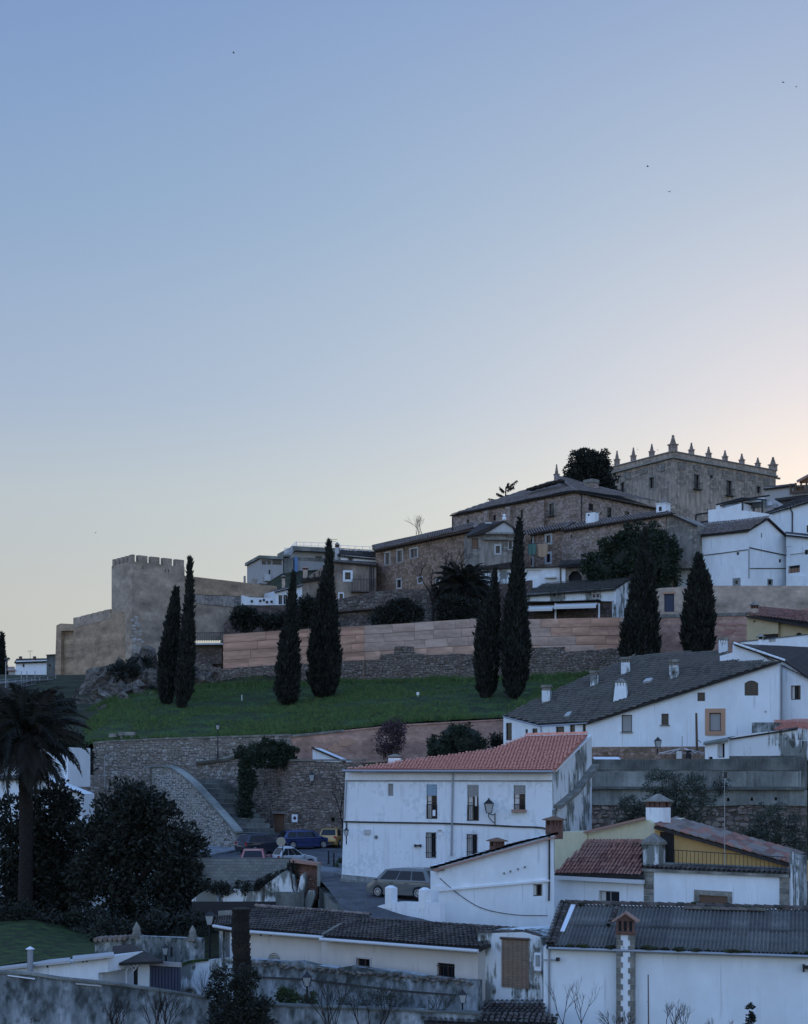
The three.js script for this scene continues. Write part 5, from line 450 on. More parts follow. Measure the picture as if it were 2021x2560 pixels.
// ================================================================ retaining walls, right
{
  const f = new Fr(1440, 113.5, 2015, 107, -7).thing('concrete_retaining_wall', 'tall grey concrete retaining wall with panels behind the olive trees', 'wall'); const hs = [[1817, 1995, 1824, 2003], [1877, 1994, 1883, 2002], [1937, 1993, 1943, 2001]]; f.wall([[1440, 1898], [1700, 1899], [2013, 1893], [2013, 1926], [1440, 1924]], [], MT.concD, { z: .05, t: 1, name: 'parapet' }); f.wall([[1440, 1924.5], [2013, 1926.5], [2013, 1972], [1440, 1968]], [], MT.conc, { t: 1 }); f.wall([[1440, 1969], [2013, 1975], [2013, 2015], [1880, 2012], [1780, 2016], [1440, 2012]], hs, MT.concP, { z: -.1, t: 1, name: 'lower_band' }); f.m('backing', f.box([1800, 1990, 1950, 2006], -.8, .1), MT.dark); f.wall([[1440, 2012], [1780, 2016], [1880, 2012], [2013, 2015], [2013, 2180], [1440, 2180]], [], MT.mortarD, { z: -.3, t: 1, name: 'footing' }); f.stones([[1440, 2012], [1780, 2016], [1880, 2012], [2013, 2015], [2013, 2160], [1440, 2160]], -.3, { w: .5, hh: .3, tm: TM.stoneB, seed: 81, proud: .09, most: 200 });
  for (const [a, b] of [[1617, 1620], [1760, 1764], [1806, 1811], [1870, 1887], [1999, 2003]]) f.m('pilaster', f.box([a, 1927, b, 1968], .07, .068), MT.concP); f.m('ledge', f.box([1440, 1968, 2013, 1972.5], .22, .4), MT.concD); for (const y of [1904, 1910, 1917]) f.m('board_joint', f.box([1450, y, 2010, y + 1.2], .065, .02), MT.concD); for (const [a, b] of [[1442, 1616], [1622, 1758], [1813, 1868], [1889, 1997]]) f.m('panel', f.box([a, 1929, b, 1966], .03, .028), MT.concP);
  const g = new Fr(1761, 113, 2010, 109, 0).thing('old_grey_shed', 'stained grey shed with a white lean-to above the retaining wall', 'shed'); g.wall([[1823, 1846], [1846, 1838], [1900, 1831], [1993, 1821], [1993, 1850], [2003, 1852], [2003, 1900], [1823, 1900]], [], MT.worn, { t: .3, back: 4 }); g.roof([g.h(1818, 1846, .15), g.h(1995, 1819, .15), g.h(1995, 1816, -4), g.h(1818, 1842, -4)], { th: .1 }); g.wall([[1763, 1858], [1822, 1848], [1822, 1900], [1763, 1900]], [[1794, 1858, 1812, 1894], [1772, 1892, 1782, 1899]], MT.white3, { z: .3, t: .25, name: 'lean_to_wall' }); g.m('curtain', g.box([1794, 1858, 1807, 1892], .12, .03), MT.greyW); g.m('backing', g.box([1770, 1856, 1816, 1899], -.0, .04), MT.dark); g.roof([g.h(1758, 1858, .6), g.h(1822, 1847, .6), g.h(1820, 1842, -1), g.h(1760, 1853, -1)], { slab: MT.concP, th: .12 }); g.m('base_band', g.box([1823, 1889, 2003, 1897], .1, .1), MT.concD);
  const k = new Fr(1875, 116, 2070, 113, 0).thing('red_tiled_shed', 'low shed with a worn pinkish tile roof at the right edge', 'shed'); k.wall([[1880, 1806], [1935, 1806], [1935, 1850], [1880, 1850]], [], MT.mould, { t: .3, back: 3 }); k.wall([[1935, 1826], [2070, 1826], [2070, 1960], [1935, 1960]], [], MT.concD, { z: -.2, t: .3, back: 3, name: 'shed_wall' }); k.roof([k.h(1932, 1826, .3), k.h(2074, 1828, .3), k.h(2074, 1802, -4), k.h(1936, 1803, -4)], { tiles: TM.red, pitch: .26, row: .36, slab: MT.terra }); k.m('gutter', cyl(k.h(1993, 1833, .5), k.h(2070, 1833, .5), .08), MT.zinc); k.m('drainpipe', cyl(k.h(2012, 1835, .5), k.h(2014, 1915, .5), .07), MT.zinc);
  const d = base('rotary_clothes_dryer', 'folded umbrella shaped clothes dryer on the terrace behind the wall', 'clothes dryer', P(1706, 1897, 115)); const top = V(0, 1.7, 0); part('mast', cyl(V(0, 0, 0), top, .03), MT.steel, d); for (const [x, z] of [[-2, .3], [2, -.2], [-.9, -1.4], [1, 1.2]]) part('arm', cyl(V(x * .1, .75, z * .1), V(x * .88, .42, z * .88), .025, .02, 5), MT.frameW, d); part('line', [cyl(V(-1.76, .42, .26), V(.88, .42, 1.05), .012, .012, 4), cyl(V(.88, .42, 1.05), V(1.76, .42, -.18), .012, .012, 4)], MT.frameW, d);
  for (const [x, lab] of [[1698, 'pale box standing on the terrace left of the dryer mast'], [1722, 'dark box standing on the terrace right of the dryer mast']]) { const b = base('terrace_box', lab, 'box', P(x, 1897, 114.3)); part('body', bx(-.17, 0, -.2, .17, .58, .2), x < 1700 ? MT.awning : MT.dark, b); part('lid', bx(-.2, .582, -.23, .2, .64, .23), x < 1700 ? MT.cap : MT.iron, b); }
  const p = base('telegraph_pole', 'dark wooden pole standing against the long white house', 'pole', P(1743, 1872, 118.5)); part('pole', cyl(V(0, -.2, 0), V(-.06, 2.75, 0), .1, .085, 8), MT.wood, p); part('strut', cyl(V(0, .7, 0), V(.3, .5, .1), .03, .03, 5), MT.wood, p);
  const w = base('white_roof_sheet', 'small white roof sheet lying behind the retaining wall', 'roof sheet', P(1518, 1897, 114)); part('sheet', bx(-.95, -.05, -.8, .95, .03, .8).rotateX(.15), MT.frameW, w); part('support', bx(-.8, -.9, -.6, .8, -.05, .6), MT.concD, w);
}
// ================================================================ ruined walls between street and roofs
{
  const f = new Fr(470, 100.6, 735, 100.2, -10.8).thing('concrete_parapet_wall', 'grey block parapet wall below the parked cars', 'wall'); f.wall([[470, 2144], [724, 2145], [733, 2150], [733, 2270], [470, 2270]], [], MT.concD, { t: .4 }); const it = [], rn = rng(91); for (let r = 0; r < 9; r++) for (let c = 0; c < 22; c++) { const x = .1 + c * .305 + (r % 2) * .15, y = f.h(500, 2146).y - .21 - r * .2; it.push({ m: new THREE.Matrix4().compose(V(x, y + .1, -.003), new THREE.Quaternion(), V(.29, .18, .02 + .012 * rn())), g: 0, c: Math.floor(rn() * 4), s: -r }); } pieces(f.root, 'concrete_block', it, [prismBoxZ()], tints([[.2, .215, .205], [.23, .245, .23], [.18, .19, .185], [.21, .22, .2]]), 198);
  const g = new Fr(480, 97, 800, 95.5, -12).thing('crumbling_plaster_wall', 'crumbling pale plaster wall of a roofless ruin below the street', 'wall'); g.wall([[480, 2250], [500, 2234], [515, 2226], [540, 2226], [543, 2254], [553, 2252], [554, 2234], [580, 2228], [584, 2222], [600, 2224], [620, 2230], [640, 2226], [655, 2220], [672, 2206], [690, 2194], [705, 2182], [716, 2176], [735, 2190], [742, 2240], [742, 2280], [480, 2280]], [], MT.worn, { t: .45 }); g.wall([[743, 2238], [752, 2190], [762, 2182], [764, 2205], [755, 2238]], [], MT.worn2, { z: .2, t: .4, name: 'broken_pier' }); g.wall([[756, 2275], [762, 2250], [772, 2226], [785, 2226], [788, 2240], [776, 2275]], [], MT.worn, { z: .6, t: .4, name: 'broken_pier' });
  g.wall([[728, 2150], [794, 2160], [794, 2250], [760, 2250], [728, 2240]], [], MT.brick, { z: -.8, t: .5, name: 'brick_wall' }); g.stones([[728, 2176], [794, 2182], [790, 2245], [740, 2240]], -.79, { w: .28, hh: .1, tm: tints([[.2, .12, .085], [.25, .16, .11], [.16, .1, .08]]), most: 120, seed: 17, proud: .03 }); g.wall([[726, 2148], [797, 2158], [797, 2165], [726, 2156]], [], MT.terra, { z: -.5, t: .9, name: 'coping' }); g.m('post', g.box([793, 2160, 800, 2216], -.2, .25), MT.concP); g.m('leaning_pipe', tube([g.h(727, 2165, .3), g.h(730, 2200, .35), g.h(734, 2225, .4), g.h(745, 2236, .4), g.h(764, 2232, .4), g.h(770, 2190, .3)], .045, 6), MT.iron); g.m('lower_wall', g.box([690, 2231, 760, 2275], .9, .3), MT.concD); g.wall([[480, 2254], [690, 2254], [690, 2300], [480, 2300]], [], MT.dark, { z: .55, t: .1, name: 'recess_shade_sheet' });  // flat dark sheet before the plaster, a recess shade put into its colour
  const h = new Fr(798, 99, 868, 82, -12).thing('street_edge_wall', 'grey retaining wall along the lower edge of the street', 'wall'); h.wall([[796, 2218], [815, 2236], [845, 2272], [880, 2310], [880, 2360], [796, 2330]], [], MT.concP, { t: .4 });
  const w = new Fr(938, 85, 1100, 80.5, -10).thing('low_white_street_wall', 'low white wall with two pillars in front of the grey car', 'wall'); w.wall([[938, 2268], [955, 2262], [1000, 2254], [1100, 2257], [1100, 2340], [990, 2310]], [], MT.flake, { t: .35 }); for (const [a, b, y] of [[963, 979, 2215], [1047, 1064, 2220]]) { const [x0, y0, x1, y1] = w.rect([a, y, b, 2257], .03); w.m('pillar', [bx(x0, y0 - .3, -.38, x1, y1 - .12, .03), prismBox((x0 + x1) / 2, y1 - .12, -.175, x1 - x0, .41, (x0 + x1) / 2, y1, -.175, (x1 - x0) * .4, .1)], MT.white3); }
  w.m('top_slab', w.box([1078, 2216, 1100, 2224], .25, .5), MT.white3);
}
// ================================================================ houses in the foreground
{ // white house with the sloping roof line
  const f = new Fr(1088, 82, 1386, 84.2, -12).thing('white_lean_house', 'plain white house whose roof edge slopes down towards the grey car', 'house'); const w = [1334, 2210, 1357, 2241]; f.wall([[1097, 2168], [1386, 2088], [1386, 2420], [1097, 2420]], [w], MT.white, { t: .3, back: 1 }); f.win(w, { curtain: .55, mat: MT.wood, rec: .2 }); f.roof([f.h(1083, 2172, .25), f.h(1390, 2087, .25), f.h(1390, 2084, -1.6), f.h(1083, 2168, -1.6)], { u: V(0, 0, -1), slab: MT.terra, th: .1, tiles: TM.brown, pitch: .26, row: .36 }); f.m('kneeler', f.box([1085, 2170, 1112, 2178], .2, .5), MT.cap);
  f.m('ledge', quadBox(f.h(1097, 2228, 0), f.h(1374, 2203, 0), .1, .14), MT.white3); f.m('cable', tube([f.h(1374, 2080, .1), f.h(1374, 2130, .1), f.h(1374, 2180, .1), f.h(1373, 2252, .1)], .05, 6), MT.cable); f.m('loose_wire', tube([f.h(1100, 2195, .05), f.h(1140, 2230, .05), f.h(1200, 2268, .05), f.h(1280, 2286, .05), f.h(1370, 2289, .05)], .018, 4), MT.cable); for (const [r, z] of [[[1236, 2094, 1262, 2122], -.4], [[1377, 2040, 1408, 2071], -.9]]) f.chimney(r, z, { mat: MT.brick, body: .22, cap: .36, over: .14, d: .7, capMat: MT.woodB, posts: 3 });
  for (const x of [1262, 1278, 1297, 1314]) f.m('stain_spout', f.box([x - 1, 2181 - (x - 1262) * .3, x + 1, 2186 - (x - 1262) * .3], .12, .12), MT.cap);
}
function quadBox(a, b, hh, dz) { return ext([V(a.x, a.y, 0), V(b.x, b.y, 0), V(b.x, b.y + hh, 0), V(a.x, a.y + hh, 0)], [], a.z + .003, a.z + dz); }
{ // cream and ochre house
  const f = new Fr(1380, 88.5, 1976, 79, -12).thing('ochre_house', 'white and ochre house with a railed terrace and chimney at the right', 'house'); const w1 = [1497, 2229, 1549, 2268], w2 = [1747, 2241, 1820, 2275];
  f.wall([[1380, 2195], [1611, 2199], [1611, 2178], [1974, 2188], [1974, 2400], [1380, 2400]], [w1, w2], MT.white, { t: .35, back: 1.2 }); f.win(w1, { cols: 2, mat: MT.frame, curtain: .25, rec: .25 }); f.win(w2, { cols: 1, leaf: MT.wood, sur: MT.granite, sw: .26, blind: .55, blindMat: MT.woodB });
  for (const [a, b, t] of [[1611, 1635, 2178], [1950, 1974, 2187]]) { const y1 = f.h(a, t).y, n = 9, x0 = f.h(a, 2250).x, x1 = f.h(b, 2250).x; for (let i = 0; i < n; i++) f.m('quoin', bx(x0, y1 - (i + 1) * .33 + .01, .002, x1, y1 - i * .33 - .01, .05), i % 2 ? MT.granite : MT.cap); }
  const lt = [f.h(1609, 2168, .0), f.h(1976, 2183, .0)]; { const n = 30, r = .14; f.m('terrace_ledge', quadBox(V(lt[0].x, lt[0].y - .22, -.4), V(lt[1].x, lt[1].y - .22, -.4), .16, .55), MT.cap); for (let i = 0; i < n; i++) { const p = lt[0].clone().lerp(lt[1], (i + .5) / n); const S = 5, q = []; for (let k = 0; k < S; k++) { const A = t => V(p.x - Math.cos(t) * r, p.y - .05 + Math.sin(t) * r, .22), B = t => V(p.x - Math.cos(t) * r * .85, p.y + .06 + Math.sin(t) * r * .85, -.3); q.push(quad(A(Math.PI * k / S), A(Math.PI * (k + 1) / S), B(Math.PI * (k + 1) / S), B(Math.PI * k / S))); } f.m('ledge_tile', q, TM.dark[i % 5]); } }
  f.wall([[1637, 2062], [1966, 2152], [1966, 2200], [1637, 2200]], [[1650, 2081, 1686, 2162]], MT.ochre, { z: -1.6, t: .3, name: 'ochre_wall' }); f.m('body', ext([f.h(1640, 2074, -1.95), f.h(1960, 2162, -1.95), f.h(1960, 2210, -1.95), f.h(1640, 2210, -1.95)], [], -5.5, -1.92), MT.ochre); f.door([1650, 2081, 1686, 2162], { z: -1.6, mat: MT.dark }); f.m('terrace_floor', f.box([1612, 2172, 1974, 2186], -.45, 1.1), MT.conc);
  { const a = f.h(1687, 2125, -.25), b = f.h(1966, 2143, -.25), la = f.h(1687, 2164, -.25), m = f.m('rail', [cyl(a, b, .022, .022, 6), cyl(V(a.x, la.y + .08, a.z), V(b.x, f.h(1966, 2176, -.25).y + .08, b.z), .018, .018, 5)], MT.iron); for (let i = 0; i <= 27; i++) { const p = a.clone().lerp(b, i / 27); f.m('baluster', cyl(V(p.x, lerp(la.y, f.h(1966, 2176, -.25).y, i / 27), p.z), p, .014, .014, 5), MT.iron); } }
  { const O = f.h(1636, 2061, -1.2), E = f.h(1972, 2156, -1.2), K = f.h(1692, 2043, -6.5); const E2 = E.clone().add(K).sub(O); const u = E.clone().sub(O), v = K.clone().sub(O), rf = f.m('slab_roof', slab([O, E, E2, K].map(p => p.clone().add(V(0, -.08, 0))), .16), MT.slab), rn = rng(8); for (let i = 0; i < 15; i++) for (let j = 0; j < 5; j++) { const p = O.clone().addScaledVector(u, i / 15).addScaledVector(v, j / 5 + (i % 2) * .0); const q = (a, b) => p.clone().addScaledVector(u, a / 15).addScaledVector(v, b / 5).add(V(0, .02 + .05 * (1 - a), 0)); f.m('roof_slab', slab([q(0, .02), q(1.04, .02), q(1.04, .98), q(0, .98)], .05), (rn() < .5 ? TM.old : TM.brown)[Math.floor(rn() * 4)], rf); } }
  f.wall([[1468, 2084], [1615, 2049], [1637, 2061], [1637, 2120], [1468, 2130]], [], MT.cream, { z: -2.2, t: .3, back: 4, name: 'cream_gable' }); f.wall([[1387, 2080], [1468, 2080], [1468, 2180], [1387, 2180]], [], MT.cream, { z: -2.1, t: .3, back: 3, name: 'cream_wall' }); f.m('verge', [quadBox(f.h(1466, 2083, -2.2), f.h(1616, 2048, -2.2), .12, .3)], MT.terra); f.roof([f.h(1464, 2084, -2.4), f.h(1618, 2048, -2.4), f.h(1625, 2044, -6), f.h(1470, 2078, -6)], { u: V(0, 0, -1), slab: MT.terra });
  const e0 = f.h(1384, 2184, .35), e1 = f.h(1609, 2191, .35), r1 = f.h(1603, 2104, -1.9), r0 = f.h(1467, 2107, -1.9); f.roof([e0, e1, r1, r0], { tiles: TM.brown, pitch: .23, row: .33, most: 300, slab: MT.slab, seed: 14 }); f.m('gutter', bx(e0.x, e0.y - .32, .2, e1.x, e0.y - .1, .42), MT.gutter); f.ridge(r0, r1, TM.brown, { most: 20 });
  f.chimney([1615, 1985, 1659, 2050], -2.6, { body: .48, cap: .3, capMat: MT.granite, over: .1, d: .8, posts: 3, mat: MT.white3, deep: .3 }); { const [x0, y0, x1, y1] = f.rect([1608, 2112, 1645, 2165], -.3), m = f.m('terrace_pillar', bx(x0, y0, -1.1, x1, y1, -.3), MT.worn); f.m('pillar_cap', [bx(x0 - .08, y1, -1.18, x1 + .08, y1 + .16, -.22), prismBox((x0 + x1) / 2, y1 + .16, -.7, x1 - x0 + .1, .9, (x0 + x1) / 2, y1 + .62, -.7, .1, .1)], MT.granite, m); }
  for (const [a, b, y] of [[1980, 1982, 2130], [1994, 1996, 2150]]) f.m('drainpipe', cyl(f.h(a, y, .1), f.h(b, 2275, .1), .09), MT.worn2); f.wall([[1974, 2135], [2010, 2140], [2010, 2400], [1974, 2400]], [], MT.mould, { z: -.6, t: .4, name: 'end_wall' }); const an = f.h(1812, 2166, -.35); f.m('antenna_mast', cyl(an, V(an.x, f.h(1812, 1930, -.35).y, an.z), .025, .02, 5), MT.steel); f.m('antenna', [bx(an.x - .15, f.h(1812, 1932, -.35).y, an.z - .02, an.x + .2, f.h(1812, 1932, -.35).y + .04, an.z + .02), bx(an.x - .02, f.h(1812, 1945, -.35).y, an.z - .04, an.x + .12, f.h(1812, 1932, -.35).y, an.z + .04)], MT.iron);
}
{ // house with the corrugated roof
  const f = new Fr(1359, 70, 2035, 67, -12.8).thing('corrugated_roof_house', 'white house with grey corrugated roof and a quoined chimney in front', 'house'); f.wall([[1359, 2366], [2035, 2387], [2035, 2640], [1359, 2640]], [], MT.white2, { t: .3, back: 4 }); const O = f.h(1366, 2364, .32), E = f.h(2034, 2385, .32), K = f.h(1401, 2258, -4.2), u = E.clone().sub(O), L = u.length(); u.normalize(); const v = K.clone().sub(O); v.addScaledVector(u, -v.dot(u)); const S = v.length(); v.normalize(); const n = u.clone().cross(v).normalize(), sk = K.clone().sub(O).dot(u) / S; if (n.y < 0) n.negate();
  const pt = (a, b, c) => O.clone().addScaledVector(u, a).addScaledVector(v, b).addScaledVector(n, c); const rf = f.m('roof', slab([pt(0, 0, -.06), pt(L, 0, -.06), pt(L, S, -.06), pt(0, S, -.06)], .12), MT.slab), w = .885, rn = rng(27), cols = tints([[.2, .19, .172], [.235, .222, .2], [.165, .157, .144], [.21, .196, .175]], { map: 'speck', size: 1.4, rough: .85 });
  const N = Math.ceil(L / w); for (let j = 0; j < 2; j++) for (let i = 0; i < N; i++) { const x0 = i * w, b0 = j * S * .5 - (j ? .14 : 0), b1 = j ? S * .97 : S * .5, q = [], K2 = 35, dz = rr(0, .015, rn) + j * .03, sk2 = rr(-.01, .01, rn); for (let k = 0; k < K2; k++) { const A = k / K2 * (w + .06), B = (k + 1) / K2 * (w + .06), h = t => .046 * Math.cos(t / .177 * 6.283) + dz; q.push(quad(pt(x0 + A, b0 + sk2, h(A)), pt(x0 + B, b0 + sk2, h(B)), pt(x0 + B, b1, h(B)), pt(x0 + A, b1, h(A)))); } f.m('roof_sheet', q, cols[Math.floor(rn() * 4)], rf); }
  f.ridge(pt(.2, S * .97, .06), pt(L, S * .97, .06), TM.dark, { r: .16, L: .45 }); f.ridge(pt(L * .5, S * .9, .08), pt(L * .82, S * .9, .08), TM.dark2, { r: .12, L: .4 }); for (const a of [.02, .28]) f.ridge(pt(a, 0, .05), pt(a, S, .05), TM.dark, { r: .13, L: .38 }); f.ridge(pt(2.55, S * .45, .06), pt(2.7, S * .9, .06), TM.dark, { r: .11, L: .4 }); f.m('verge_flashing', slab([pt(.42, S * .3, .08), pt(.62, S * .3, .08), pt(.72, S * .98, .08), pt(.5, S * .98, .08)], .04), MT.frameW); f.m('gutter', [cyl(pt(.1, -.06, -.1), pt(L, -.06, -.1), .075, .075, 8)], MT.zinc); f.m('eave_board', quadBox(f.h(1362, 2377, 0), f.h(2034, 2399, 0), .12, .06), MT.white3);
  { const [x0, y0, x1, y1] = f.rect([1541, 2338, 1587, 2640], .4), W = x1 - x0, m = f.m('chimney', bx(x0 + .02, y0, .002, x1 - .02, y1, .37), MT.white3); for (let i = 0; i < 20; i++) { const t = y1 - i * .245; if (t < y0 + .3) break; for (const s of [0, 1]) { const q = W * ((i + s) % 2 ? .36 : .24), a = s ? x1 - q : x0; f.m('quoin', bx(a, t - .235, -.0 + .02, a + q, t, .4), i % 3 ? MT.granite : MT.cap, m); } } f.m('brick_band', [bx(x0 - .03, y1, 0, x1 + .03, y1 + .16, .43)], MT.brick, m); const yb = y1 + .16, yt = yb + .46; f.m('flue', bx(x0 + .1, yb, .08, x1 - .1, yt, .32), MT.dark, m); for (let i = 0; i < 4; i++) { const x = lerp(x0 + .05, x1 - .05, i / 3); f.m('lantern_post', bx(x - .05, yb, .34, x + .05, yt, .42), MT.brick, m); } const A = V((x0 + x1) / 2, yt + .42, 0); f.m('chimney_cap', [...slab([V(x0 - .2, yt, .5), V(A.x, A.y, .5), V(A.x, A.y, -.1), V(x0 - .2, yt, -.1)], .08), ...slab([V(A.x, A.y, .5), V(x1 + .2, yt, .5), V(x1 + .2, yt, -.1), V(A.x, A.y, -.1)], .08)], MT.terra, m); f.m('brick_band', ext([V(x0, yt, 0), V(x1, yt, 0), V(A.x, A.y - .12, 0)], [], .06, .4), MT.brick, m); }
  { const q = [], rm = rng(55); for (let i = 0; i < 46; i++) { const a = rr(.2, L - .2, rm), top = i % 3 > 0, b = top ? S * rr(.93, 1.0, rm) : rr(-.02, .1, rm), w = rr(.05, .17, rm); const p = pt(a, b, top ? .12 : .02); q.push(lump(w * 1.6, w * .7, w, i, 1, .5).translate(p.x, p.y, p.z)); } f.m('moss', q, MT.earthG); }
  f.m('drainpipe', [cyl(f.h(1373, 2366, .1), f.h(1374, 2600, .1), .05), bx(f.h(1355, 2398).x, f.h(1355, 2400).y, .06, f.h(1397, 2398).x, f.h(1355, 2400).y + .05, .12)], MT.zinc); f.m('bracket', f.box([1390, 2395, 1398, 2403], .25, .24), MT.iron); f.m('wall_bracket', [f.box([2007, 2415, 2030, 2422], .2, .19), f.box([2007, 2412, 2012, 2430], .3, .28)], MT.iron);
}
{ // house with the rolled wicker blind
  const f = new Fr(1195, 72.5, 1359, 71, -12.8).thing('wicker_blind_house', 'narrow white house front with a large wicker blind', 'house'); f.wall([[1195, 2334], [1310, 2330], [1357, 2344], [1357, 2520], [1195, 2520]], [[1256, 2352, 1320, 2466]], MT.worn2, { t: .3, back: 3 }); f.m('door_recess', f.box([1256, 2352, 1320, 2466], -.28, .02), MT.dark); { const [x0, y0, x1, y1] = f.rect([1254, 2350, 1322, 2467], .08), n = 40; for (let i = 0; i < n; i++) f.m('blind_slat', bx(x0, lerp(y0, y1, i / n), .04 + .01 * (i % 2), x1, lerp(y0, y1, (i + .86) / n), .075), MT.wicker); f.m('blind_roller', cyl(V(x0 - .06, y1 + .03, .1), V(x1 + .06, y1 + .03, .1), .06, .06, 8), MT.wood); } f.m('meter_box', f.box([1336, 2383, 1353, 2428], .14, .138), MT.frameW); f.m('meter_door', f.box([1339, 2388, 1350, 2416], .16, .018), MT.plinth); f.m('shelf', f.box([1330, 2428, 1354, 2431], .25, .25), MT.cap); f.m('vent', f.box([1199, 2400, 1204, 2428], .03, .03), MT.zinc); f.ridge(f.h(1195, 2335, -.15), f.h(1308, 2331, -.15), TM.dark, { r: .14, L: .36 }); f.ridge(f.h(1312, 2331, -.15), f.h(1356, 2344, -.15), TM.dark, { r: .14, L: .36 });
}
{ // long low house under dark tiles
  const f = new Fr(556, 81.5, 1195, 72.2, -12).thing('long_tiled_house', 'long low beige house under mossy dark tiles in the foreground', 'house'); const hs = [[892, 2398, 926, 2417], [1094, 2410, 1137, 2447]]; f.wall([[600, 2325], [805, 2342], [805, 2470], [600, 2440]], [], MT.beige, { t: .3, back: 4 }); f.wall([[805, 2347], [1195, 2376], [1195, 2520], [805, 2470]], hs, MT.beige, { z: .35, t: .3, back: 4, name: 'wall' }); hs.forEach((r, i) => f.win(r, { z: .35, mat: MT.wood, cols: 2, bars: i ? 4 : 0, sur: i ? null : MT.greyW, sw: .08, rec: .22 }));
  const a0 = f.h(590, 2321, .4), a1 = f.h(812, 2337, .4), r0 = f.h(640, 2266, -4), r1 = f.h(925, 2288, -4); f.roof([a0, a1, r1, r0], { tiles: TM.dark, pitch: .25, row: .36, most: 300, seed: 3 }); const b0 = f.h(803, 2341, .8), b1 = f.h(1200, 2370, .8), q0 = f.h(878, 2297, -3.4), q1 = f.h(1300, 2325, -3.4); f.roof([b0, b1, q1, q0], { tiles: TM.dark, pitch: .25, row: .36, most: 300, seed: 6 }); f.ridge(r0, r1, TM.old, { most: 60 }); f.ridge(q0, q1, TM.dark, { most: 60 }); f.m('roof_valley', slab([b0, q0, q0.clone().add(V(.16, .02, 0)), b0.clone().add(V(.16, .02, 0))].map(p => p.add(V(0, .12, 0))), .05), MT.cap);
  f.m('gutter', [cyl(f.h(590, 2327, .46), f.h(812, 2344, .46), .09, .09, 8)], MT.gutter); f.m('gutter', cyl(f.h(800, 2348, .86), f.h(1196, 2378, .86), .09, .09, 8), MT.gutter); for (const x of [650, 675]) f.m('vent_hole', f.box([x, 2334, x + 5, 2340], .01, .05), MT.dark); { const c = f.h(686, 2402, .02); f.m('fan_grille', [0, 1, 2, 3].map(i => new THREE.TorusGeometry(.12 + i * .09, .018, 4, 12, Math.PI).translate(c.x, c.y, .03)), MT.conc); }
  const g = new Fr(536, 84, 590, 82.5, -12).thing('small_tiled_annex', 'small tiled annex with white gutter left of the ivy clad trunk', 'shed'); g.wall([[548, 2318], [590, 2323], [590, 2440], [548, 2440]], [[557, 2326, 575, 2400]], MT.worn2, { t: .3, back: 2 }); g.m('door', g.box([557, 2326, 575, 2400], -.2, .05), MT.plinth); g.roof([g.h(536, 2316, .4), g.h(592, 2325, .4), g.h(592, 2288, -3), g.h(548, 2300, -3)], { tiles: TM.dark, pitch: .25, row: .36 }); g.m('gutter', cyl(g.h(534, 2315, .45), g.h(592, 2325, .45), .09), MT.gutter); g.wall([[546, 2277], [582, 2275], [582, 2302], [546, 2302]], [], MT.conc, { z: -3, t: .2, name: 'upper_wall' });
}
{ // stained garden walls right at the bottom
  const f = new Fr(625, 75.5, 1195, 70.4, -13).thing('stained_garden_wall', 'black stained whitewashed garden wall below the long tiled house', 'wall'); f.wall([[600, 2400], [640, 2398], [690, 2402], [715, 2405], [750, 2403], [785, 2412], [845, 2420], [880, 2415], [905, 2419], [940, 2424], [980, 2428], [1010, 2430], [1060, 2440], [1100, 2444], [1140, 2450], [1196, 2452], [1196, 2640], [600, 2640]], [], MT.mould2, { t: .5 }); const rn = rng(61), it = []; for (let i = 0; i < 70; i++) { const t = i / 70, px = 610 + t * 580, y = lerp(2401, 2452, t) + 4 + rr(-3, 3, rn); const p = f.h(px, y, -.2); it.push({ m: new THREE.Matrix4().compose(p, new THREE.Quaternion().setFromEuler(new THREE.Euler(rr(-.3, .3, rn), rr(-.4, .4, rn), rr(-.3, .3, rn))), V(rr(.2, .45, rn), rr(.1, .22, rn), .3)), g: i % 3, c: Math.floor(rn() * 5), s: 1 }); } pieces(f.root, 'coping_stone', it, STONES, TM.dk, 70); f.wall([[625, 2440], [760, 2446], [1000, 2475], [1140, 2486], [1140, 2489], [1000, 2479], [760, 2450], [625, 2444]], [], MT.cable, { z: .06, t: .04, name: 'cable' });
  const g = new Fr(500, 70, 1200, 66.5, -13).thing('lower_stained_wall', 'grey blue stained wall along the very bottom of the view', 'wall'); g.wall([[480, 2506], [660, 2514], [880, 2522], [1080, 2530], [1200, 2536], [1200, 2660], [480, 2660]], [], MT.mould2, { t: .5 }); g.wall([[480, 2503], [660, 2511], [1080, 2527], [1200, 2533], [1200, 2537], [1080, 2531], [660, 2515], [480, 2507]], [], MT.concD, { z: .08, t: .66, name: 'coping' });
  const h = new Fr(1200, 70, 1362, 68.8, -13).thing('little_tile_canopy', 'little dark tiled roof below the wicker blind', 'roof'); h.wall([[1207, 2535], [1357, 2540], [1357, 2640], [1207, 2640]], [], MT.mould, { t: .3, back: 1.6 }); h.roof([h.h(1200, 2537, .3), h.h(1366, 2541, .3), h.h(1360, 2506, -1.6), h.h(1212, 2504, -1.6)], { tiles: TM.dark, pitch: .24, row: .34, most: 150 }); const k = new Fr(1060, 67, 1390, 65.8, -13).thing('bottom_tile_eave', 'row of dark curved tiles at the bottom edge below the canopy', 'roof'); k.wall([[1066, 2556], [1388, 2562], [1388, 2660], [1066, 2660]], [], MT.white3, { t: .3, back: .8 }); k.roof([k.h(1060, 2556, .25), k.h(1392, 2562, .25), k.h(1392, 2538, -.8), k.h(1060, 2532, -.8)], { tiles: TM.dark, pitch: .25, row: .36, most: 120, seed: 4 });
}
